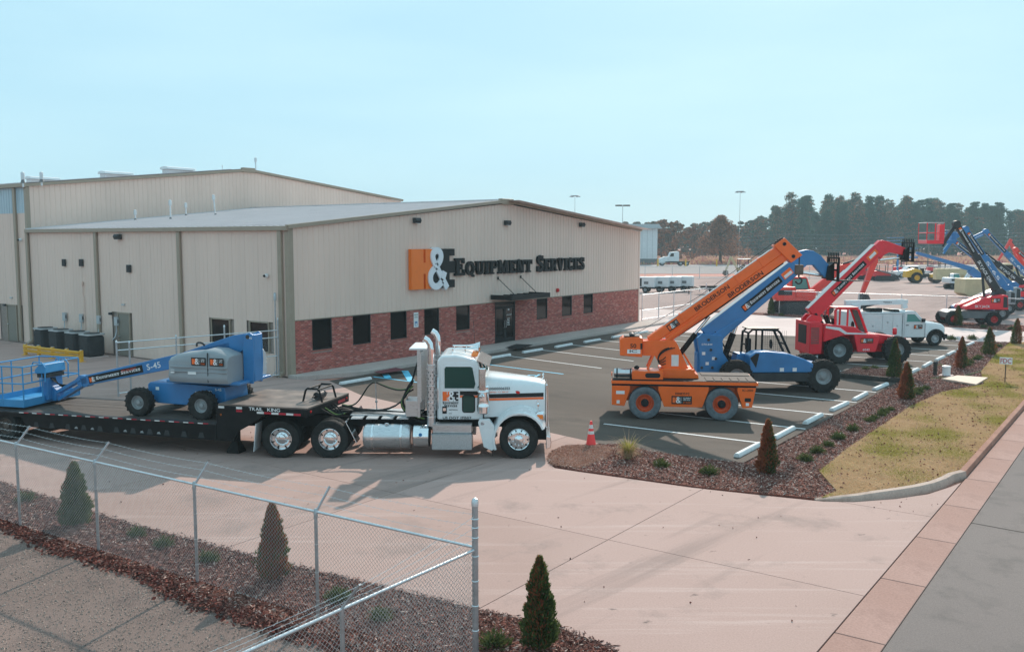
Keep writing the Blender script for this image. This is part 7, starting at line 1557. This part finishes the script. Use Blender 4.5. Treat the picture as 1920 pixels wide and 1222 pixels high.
# four trailer generators
for k, (px, t) in enumerate(((1214,'white towable generator farthest left, partly behind the office corner'), (1240,'white towable generator second from the office corner'), (1262,'white towable generator third from the office corner'), (1285,'white towable generator last of the four, farthest from the office'))):
    e, X = V('towable_generator', px, 548-k*.6, t, 'generator', -20, 'towable generators in the yard')
    m = MB(); m.box(-1.0,.9,-.6,.6,.6,1.75); X('housing', m, 'white_paint', .05); m = MB(); m.box(-1.01,-.55,-.605,.605,.7,1.6); X('end_louvre', m, 'charcoal'); m = MB(); m.box(-.3,.2,-.612,-.6,.95,1.25); X('panel', m, 'grey_paint')
    for s in (-1, 1): wheel(e, -.1, s*.72, .34, .2, .18, s, 'rim_grey', 'tyre', 0, 5, 'dish')
    m = MB(); m.box(-1.1,1.0,-.62,.62,.42,.58); X('frame', m, 'black_paint'); m = MB(); m.beam((1.0,0,.5),(1.9,0,.45),.12,.12); X('drawbar', m, 'black_paint'); m = MB(); m.tube([(1.6,.1,.0),(1.6,.1,.7)], .04, 6); X('jack', m, 'galv')
e, X = V('flat_trailer', 1335, 551, 'dark low equipment trailer standing empty in the yard', 'trailer', 5)
m = MB(); m.box(-1.6,1.6,-.9,.9,.55,.7); X('deck', m, 'charcoal', .02); m = MB(); m.box(-1.6,1.6,-.92,-.88,.7,.95); X('side', m, 'black_paint'); m = MB(); m.beam((-1.6,0,.55),(-3.0,0,.5),.2,.16); X('drawbar', m, 'black_paint'); m = MB(); m.tube([(-2.6,0,0),(-2.6,0,.9)], .06, 6); X('jack', m, 'black_paint')
for s in (-1, 1): wheel(e, .3, s*.95, .36, .22, .2, s, 'rim_grey', 'tyre', 0, 5, 'dish')
# white van-like pickup and far truck
e, X = V('parked_van', 1708, 521, 'white pickup parked behind the yellow roller', 'pickup', 175)
m = MB(); m.prism([(-2.6,.45),(2.5,.45),(2.55,1.05),(1.3,1.2),(.7,1.85),(-.9,1.9),(-1.2,1.2),(-2.6,1.15)], -.95, .95); X('body', m, 'white_paint', .06)
for s in (-1, 1):
    for x in (-1.7,1.7): wheel(e, x, s*.85, .38, .24, .22, s, 'rim_grey', 'tyre', 0, 6, 'dish')
    side_window(e, [(-.75,1.25),(1.05,1.25),(.62,1.75),(-.72,1.78)], s*.952, s, 'white_paint', 'glass_dark', .02)
e, X = V('far_semi_truck', 1262, 498, 'white truck tractor parked by the white building far away', 'truck', 178)
for s in (-1, 1):
    for x in (2.6,-1.6,-3.0): wheel(e, x, s*.95, .52, .4, .28, s, 'light_grey', 'tyre', 0, 8, 'dish')
m = MB(); m.prism([(.7,1.0),(3.2,.8),(3.3,1.6),(2.0,2.1),(.7,2.1)], -.9, .9); X('hood', m, 'white_paint', .08); m = MB(); m.prism([(-1.2,1.0),(1.2,1.0),(1.2,2.1),(.8,3.1),(-1.0,3.3),(-1.2,3.1)], -1.1, 1.1); X('cab', m, 'white_paint', .08); m = MB(); m.box(-3.8,2.8,-.45,.45,.7,1.0); X('frame', m, 'black_paint')
for s in (-1, 1): side_window(e, [(.0,2.1),(1.0,2.1),(.7,2.85),(.0,2.9)], s*1.102, s, 'white_paint', 'glass_dark', .03)
m = MB(); m.prism([(2.0,.6),(3.4,.6),(3.4,1.1),(2.6,1.25),(2.0,1.1)], -1.15, 1.15); X('fender', m, 'white_paint', .05)
# tan crane carrier with long stored boom
L = side_map(1860, 118); c_ = c2w((1860-960)/F*118, 118); e = empty('tan_crane', (*c_,0), HEAD, 'tan mobile crane with long stored boom and blue lettering, behind the boom lifts', 'crane')
m = MB(); a, b = L(1752,516), L(1925,512); m.box(a[0],b[0],-.5,.5,L(0,524)[1],L(0,503)[1]); m.build('boom', 'tan_paint', e, .05)
m = MB(); m.box(L(1800,0)[0],L(1960,0)[0],-1.2,1.2,.8,1.5); m.build('carrier', 'tan_paint', e, .05); m = MB(); m.box(L(1862,0)[0],L(1890,0)[0],-1.2,1.2,1.5,2.9); m.build('cab', 'tan_paint', e, .05); m = MB(); m.box(L(1864,0)[0],L(1888,0)[0],-1.21,1.21,2.1,2.7); m.build('cab_window', 'glass_dark', e)
for px in (1815,1835,1905,1925):
    for s in (-1, 1): wheel(e, L(px,0)[0], s*1.05, .62, .4, .32, s, 'tan_paint', 'tyre', 0, 6, 'dish')
m = MB(); put_text(m, frame_of((L(1862,0)[0],-.52,L(0,519)[1]),(1,0,0),(0,0,1)), 'TERRA 80', 0, 0, .75, 0, 4.0); m.build('lettering', 'genie_blue', e)
e, X = V('wheel_loader', 1838, 556, 'tan loader bucket and red body lying behind the nearest red boom lift', 'loader', 0)
m = MB(); m.prism([(-2.2,.4),(-1.8,.1),(.6,.1),(.6,1.9),(-2.2,1.9)], -1.2, 1.2); X('bucket', m, 'tan_paint', .05); m = MB(); m.prism([(.7,.6),(3.0,.6),(3.0,1.3),(1.8,1.6),(.7,1.0)], -.9, .9); X('body', m, 'exc_red', .06)
for s in (-1, 1): wheel(e, 2.0, s*1.0, .6, .4, .3, s, 'rim_red', 'tyre', 0, 6, 'dish')
# long blue boom lowered over the yard
L = side_map(1790, 104); c_ = c2w((1790-960)/F*104, 104); e = empty('long_boom_lift', (*c_,0), HEAD, 'blue boom lift with its very long boom lowered almost level to the left', 'boom lift')
p, q = L(1716,474), L(1822,505); m = MB(); m.beam((p[0],0,p[1]),(q[0],0,q[1]),.4,.3,h2=.55); X = m.build('boom', 'genie_blue', e, .02); m = MB(); m.beam((q[0]-.3,0,q[1]),(q[0]+1.2,0,1.4),.6,.8); m.build('turret', 'genie_blue', e, .02); m = MB(); m.box(q[0]-1.2,q[0]+2.2,-1.1,1.1,.6,1.3); m.build('chassis', 'genie_blue', e, .04)
for s in (-1, 1):
    for x in (q[0]-.9, q[0]+1.8): wheel(e, x, s*1.05, .55, .4, .28, s, 'rim_grey', 'tyre', 0, 6, 'dish')
m = MB(); m.box(p[0]-1.3,p[0]-.2,-.9,.9,p[1]-.6,p[1]-.4); m.build('basket_floor', 'genie_blue', e); m = MB(); loop_tube(m, [(p[0]-1.3,-.9,p[1]+.5),(p[0]-.2,-.9,p[1]+.5),(p[0]-.2,.9,p[1]+.5),(p[0]-1.3,.9,p[1]+.5)], .03); m.build('basket_rail', 'genie_blue', e)
e, X = V('far_lift', 1682, 520, 'small blue platform lift in the haze above the red boom tip', 'lift', 0)
m = MB(); m.box(-1.0,1.0,-.5,.5,0.2,.7); X('base', m, 'genie_blue', .04); m = MB(); m.beam((0,0,.7),(0,0,5.2),.25,.25); X('mast', m, 'genie_blue'); m = MB(); m.box(-1.6,.6,-.6,.6,5.2,5.35); X('platform', m, 'genie_blue')
for z in (5.8,6.25): m = MB(); loop_tube(m, [(-1.6,-.6,z),(.6,-.6,z),(.6,.6,z),(-1.6,.6,z)], .04); X('rail', m, 'genie_blue')
# ---------------------------------------------------------------- far building, poles, wires
L = side_map(1216, 225); c_ = c2w((1216-960)/F*225, 225); e = empty('far_building', (*c_,0), HEAD, 'white metal building far behind the right office corner', 'building')
m = MB(); m.box(-14,2.1,0,18,.0,1.3); m.build('base_wall', 'grey_paint', e); m = MB(); m.box(-14,2.05,.05,18,1.3,8.7); m.build('wall', 'white_paint', e)
m = MB(); m.box(-14,3.0,-.8,18.5,8.7,9.0); m.build('eave', 'light_grey', e); m = MB(); m.prism([(-14,9.0),(2.9,9.0),(2.4,9.8),(-14,9.9)], 0, 18); m.build('roof', 'light_grey', e)
for k in range(12): m = MB(); m.box(-13.5+k*1.3,-13.42+k*1.3,.0,.06,1.4,8.6); m.build('panel_seam', 'light_grey', e)
def mast(px, top, depth, label, kind):
    x = (px-960)/F*depth; c_ = c2w(x, depth); e = empty('light_mast', (*c_,0), HEAD, label, 'light pole'); zt = CAM[2]+(450-top)*depth/1713; m = MB(); m.tube([(0,0,0),(0,0,zt)], [.09,.05], 8); m.build('pole', 'galv', e)
    if kind: 
        for s in (-1, 1): m = MB(); m.box(min(s*.1,s*1.5),max(s*.1,s*1.5),-.3,.3,zt-.15,zt+.15); m.build('lamp_head', 'rim_brown', e)
    else:
        m = MB(); m.lathe([(1.2,zt-.1),(1.3,zt),(1.2,zt+.1)], (0,0,0), 'z', 12); m.build('ring', 'galv', e)
        for k in range(6): a = k*math.pi/3; m = MB(); m.box(1.3*math.cos(a)-.3,1.3*math.cos(a)+.3,1.3*math.sin(a)-.25,1.3*math.sin(a)+.25,zt-.35,zt-.1); m.build('lamp_head', 'galv', e)
mast(1077,368,270,'tall thin lighting mast above the right slope of the office roof',0); mast(1166,386,190,'twin head lamp post behind the right end of the office',1); mast(1384,360,285,'tall thin lighting mast standing before the pines',0)
for k, (px, dp, tp) in enumerate(((1738,215,430),(1470,250,436),(1985,190,425))):
    x = (px-960)/F*dp; c_ = c2w(x, dp); e = empty('utility_pole', (*c_,0), HEAD, ['wooden utility pole behind the red basket','wooden utility pole before the pines near the crane tip','wooden utility pole at the far right beyond the boom lifts'][k], 'utility pole'); zt = CAM[2]+(450-tp)*dp/1713
    m = MB(); m.tube([(0,0,0),(0,0,zt)], [.16,.11], 8); m.build('pole', 'pole_wood', e); m = MB(); m.box(-1.2,1.2,-.06,.06,zt-.8,zt-.65); m.build('cross_arm', 'pole_wood', e)
we = empty('power_lines', (0,0,0), 0, 'thin power lines strung in front of the pine wood', 'power line')
for k in range(5):
    pts = []
    for i, (px, dp, y) in enumerate(((1300,268,452),(1470,250,446),(1738,215,442),(1985,190,440))):
        x = (px-960)/F*dp; c_ = c2w(x, dp); pts.append((*c_, CAM[2]+(450-(y+k*7-8))*dp/1713))
    m = MB(); q = []
    for i in range(3):
        for t in range(8): a = Vector(pts[i]).lerp(Vector(pts[i+1]), t/8); a.z -= 1.1*4*(t/8)*(1-t/8)*.5; q.append(a)
    m.tube(q+[Vector(pts[3])], .016, 4); m.build('wire', 'galv', we)
e, X = V('dirt_mound', 1600, 505, 'low mound of earth at the far edge of the yard', 'mound', 0)
m = MB(); m.lathe([(16,-.2),(11,.5),(7,1.0),(3,1.25),(.5,1.3)], (0,0,0), 'z', 24); o = X('earth', m, 'field'); o.scale = (1,.4,1)
for k, px in enumerate((1233,1285,1343)):
    x = (px-960)/F*205; c_ = c2w(x,205); m = MB(); m.tube([(*c_,0),(*c_,1.6)], .2, 8); tag(m.build('bollard', 'yellow_paint'), ['yellow bollard at the corner of the far white building','yellow bollard right of the far white truck','yellow bollard beside the bare brown tree'][k], 'bollard', 'yellow bollards of the far lot')
# ---------------------------------------------------------------- trees
def crown_mesh(name, h, r, z0, n, mats, shape, seed, leaf=.9, clumps=26):
    g = np.random.default_rng(seed); C = []
    for i in range(clumps):
        t = g.random()**.8; a = g.uniform(0, 6.283)
        R_ = r*({'pine': (1-t*.75)*(.55+.45*min(1, t*5+.4)), 'cone': (1-t)**.8, 'oval': math.sin(math.pi*(.12+.8*t))}[shape])*g.uniform(.25, 1)
        c = np.array([R_*math.cos(a), R_*math.sin(a), z0+(h-z0)*t]); s = r*g.uniform(.16, .36)*(1-.5*t); k = n//clumps
        d = g.normal(0, 1, (k, 3)); d /= np.linalg.norm(d, axis=1)[:, None]; C.append(c+d*(s*g.random((k, 1))**.4)*(np.array([1.25, 1.25, .62]) if shape == 'pine' else np.array([1, 1, .65])))
    C = np.concatenate(C); N = g.normal(0, 1, C.shape); V_, F_ = leaf_quads(C, N, leaf, leaf*.45, .1); mi = g.integers(0, len(mats), len(C)); o = bulk('crown', V_, F_, mats, mi); d = o.data; bpy.data.objects.remove(o); return d
def twigs_mesh(h, r, seed, levels=4, m='twig_grey'):
    g = random.Random(seed); mb = MB()
    def br(p, d, l, w, lv):
        q = p+d*l; mb.tube([p, p.lerp(q, .5)+Vector((g.uniform(-.05,.05)*l, g.uniform(-.05,.05)*l, 0)), q], [w, w*.8, w*.55], 4 if lv < 2 else 3, 0, False)
        if lv >= levels: return
        for i in range(g.randint(3, 4)):
            dd = (d+Vector((g.uniform(-1,1), g.uniform(-1,1), g.uniform(-.15,.7)))*.75).normalized(); br(p.lerp(q, g.uniform(.45, 1)), dd, l*g.uniform(.5, .72), w*.5, lv+1)
    br(Vector((0,0,0)), Vector((0,0,1)), h*.38, h*.016, 0)
    o = mb.build('crown', m); d = o.data; bpy.data.objects.remove(o); return d
def trunk_mesh(h, w):
    mb = MB(); mb.tube([(0,0,-.5),(.1,0,h*.4),(0,.1,h)], [w, w*.75, w*.2], 7); o = mb.build('trunk', 'trunk'); d = o.data; bpy.data.objects.remove(o); return d
PINES = [(crown_mesh('c', 20, 4.8, .6+i*.4, 6000, ['pine_green'] if i % 3 else ['pine_green','pine_green','oak_brown'], 'pine', 40+i, .55, 120), trunk_mesh(19, .28)) for i in range(5)]
LOW = [(crown_mesh('c', 11, 4.2, .6, 1500, ['pine_green','oak_brown','twig_grey'], 'oval', 60+i, .9, 30), trunk_mesh(7, .22)) for i in range(3)]
BARE = [(twigs_mesh(17, 4, 70+i), trunk_mesh(6, .25)) for i in range(3)]
def tree(name, x, y, s, meshes, label, group=None, sz=None, cat='tree'):
    e = empty(name, (x, y, -.1), rj(3.14), label, cat, group); e.scale = (s, s, sz or s)
    for nm, d in (('crown', meshes[0]), ('trunk', meshes[1])): o = bpy.data.objects.new(nm, d); col.objects.link(o); o.parent = e
    return e
g = random.Random(5)
for row in range(5):
    x = 30
    while x < 265:
        dp = 318+row*11+g.uniform(-4,4); xx = x+g.uniform(-1.5,1.5); px = 960+F*xx/dp
        hh = 11.5 if px < 1390 else 11.5+(px-1390)/90*9.5 if px < 1480 else 20.5 if px < 1760 else 18
        hh *= g.uniform(.76, 1.10)
        if px > 1150:
            if hh < 14: tree('broadleaf_tree', *c2w(xx,dp), hh/11, g.choice(LOW), 'hazy tree of the lower wood edge left of the pines', 'trees of the low wood edge')
            elif g.random() < (.06 if px < 1760 else .22): tree('bare_tree', *c2w(xx,dp), hh/18*1.05, g.choice(BARE), 'bare grey tree standing among the hazy pines', 'bare trees in the pine wood')
            else: tree('pine_tree', *c2w(xx,dp), hh/20*g.uniform(.95,1.1), g.choice(PINES), 'tall hazy pine in the dense wood behind the yard', 'pines of the wood behind the yard', hh/20)
        x += g.uniform(3.0, 4.3) if row else g.uniform(4.0, 5.5)
for i in range(40):
    xx = 62+i*5.2+g.uniform(-1.5,1.5); s = g.uniform(.35,.6); tree('undergrowth_bush', *c2w(xx,312+g.uniform(-3,5)), s, g.choice(LOW), 'low hazy bush at the foot of the pine wood', 'bushes at the foot of the wood', cat='bush')
bt = (crown_mesh('c', 11.5, 8.5, 1.8, 9000, ['oak_brown','oak_brown','twig_grey'], 'cone', 91, .55, 120), trunk_mesh(12, .42)); c_ = c2w((1350-960)/F*228,228)
t = tree('cypress_tree', *c_, 1, bt, 'rusty brown conical tree with bare top standing alone in the field')
o = bpy.data.objects.new('twigs', twigs_mesh(15, 4, 95, 4, 'twig_grey')); col.objects.link(o); o.parent = t
for px, dp, s, lab in ((1262,236,.95,'brown leaved tree just right of the far white building'), (1240,250,1.05,'grey brown tree rising behind the far white building'), (1300,262,.9,'brownish round tree left of the lone rusty tree')):
    bm2 = (crown_mesh('c', 11, 4.6, 1.2, 3600, ['oak_brown','twig_grey'], 'oval', int(px), .5, 50), trunk_mesh(9, .3)); t = tree('brown_tree', *c2w((px-960)/F*dp,dp), s, bm2, lab)
    o = bpy.data.objects.new('twigs', random.choice(BARE)[0]); col.objects.link(o); o.parent = t; o.scale = (.8,.8,.85)
# pinkish tall grass in the field
P = np.stack([rng.uniform(25, 230, 60000), rng.uniform(224, 312, 60000)], 1); q = np.array([c2w(a, b) for a, b in P]); n = len(q)
B = np.concatenate([q, np.full((n,1), -.09)], 1); h = rng.uniform(.4, 1.1, n); a = rng.uniform(0, 6.28, n); T_ = np.stack([np.cos(a)*.35, np.sin(a)*.35, 0*a], 1); tip_ = B+np.stack([rng.normal(0,.2,n), rng.normal(0,.2,n), h], 1)
leafmat('field_pink', (.56, .20, .21), (.62, .30, .27))
tag(bulk('tall_grass', np.stack([B-T_, B+T_, tip_], 1).reshape(-1,3), np.arange(3*n).reshape(n,3), ['field_pink','grass_straw'], rng.integers(0,2,n)), 'pinkish tall dry grass of the field before the wood', 'grass', kind='stuff')
# ================================================================ haze
mh = bpy.data.materials.new('haze'); mh.use_nodes = True; nt = mh.node_tree; nt.nodes.clear(); ov = nt.nodes.new('ShaderNodeOutputMaterial'); pv = nt.nodes.new('ShaderNodeVolumePrincipled')
pv.inputs['Color'].default_value = (.74, .92, .97, 1); pv.inputs['Density'].default_value = .0006; pv.inputs['Anisotropy'].default_value = 0.0; nt.links.new(pv.outputs[0], ov.inputs['Volume'])
mb = MB(); mb.slab([c2w(-270,-80), c2w(470,-80), c2w(470,650), c2w(-270,650)], -2.0, 34.0); hz = mb.build('haze', mh); tag(hz, 'thin pale haze lying over the whole yard', 'haze', kind='stuff')
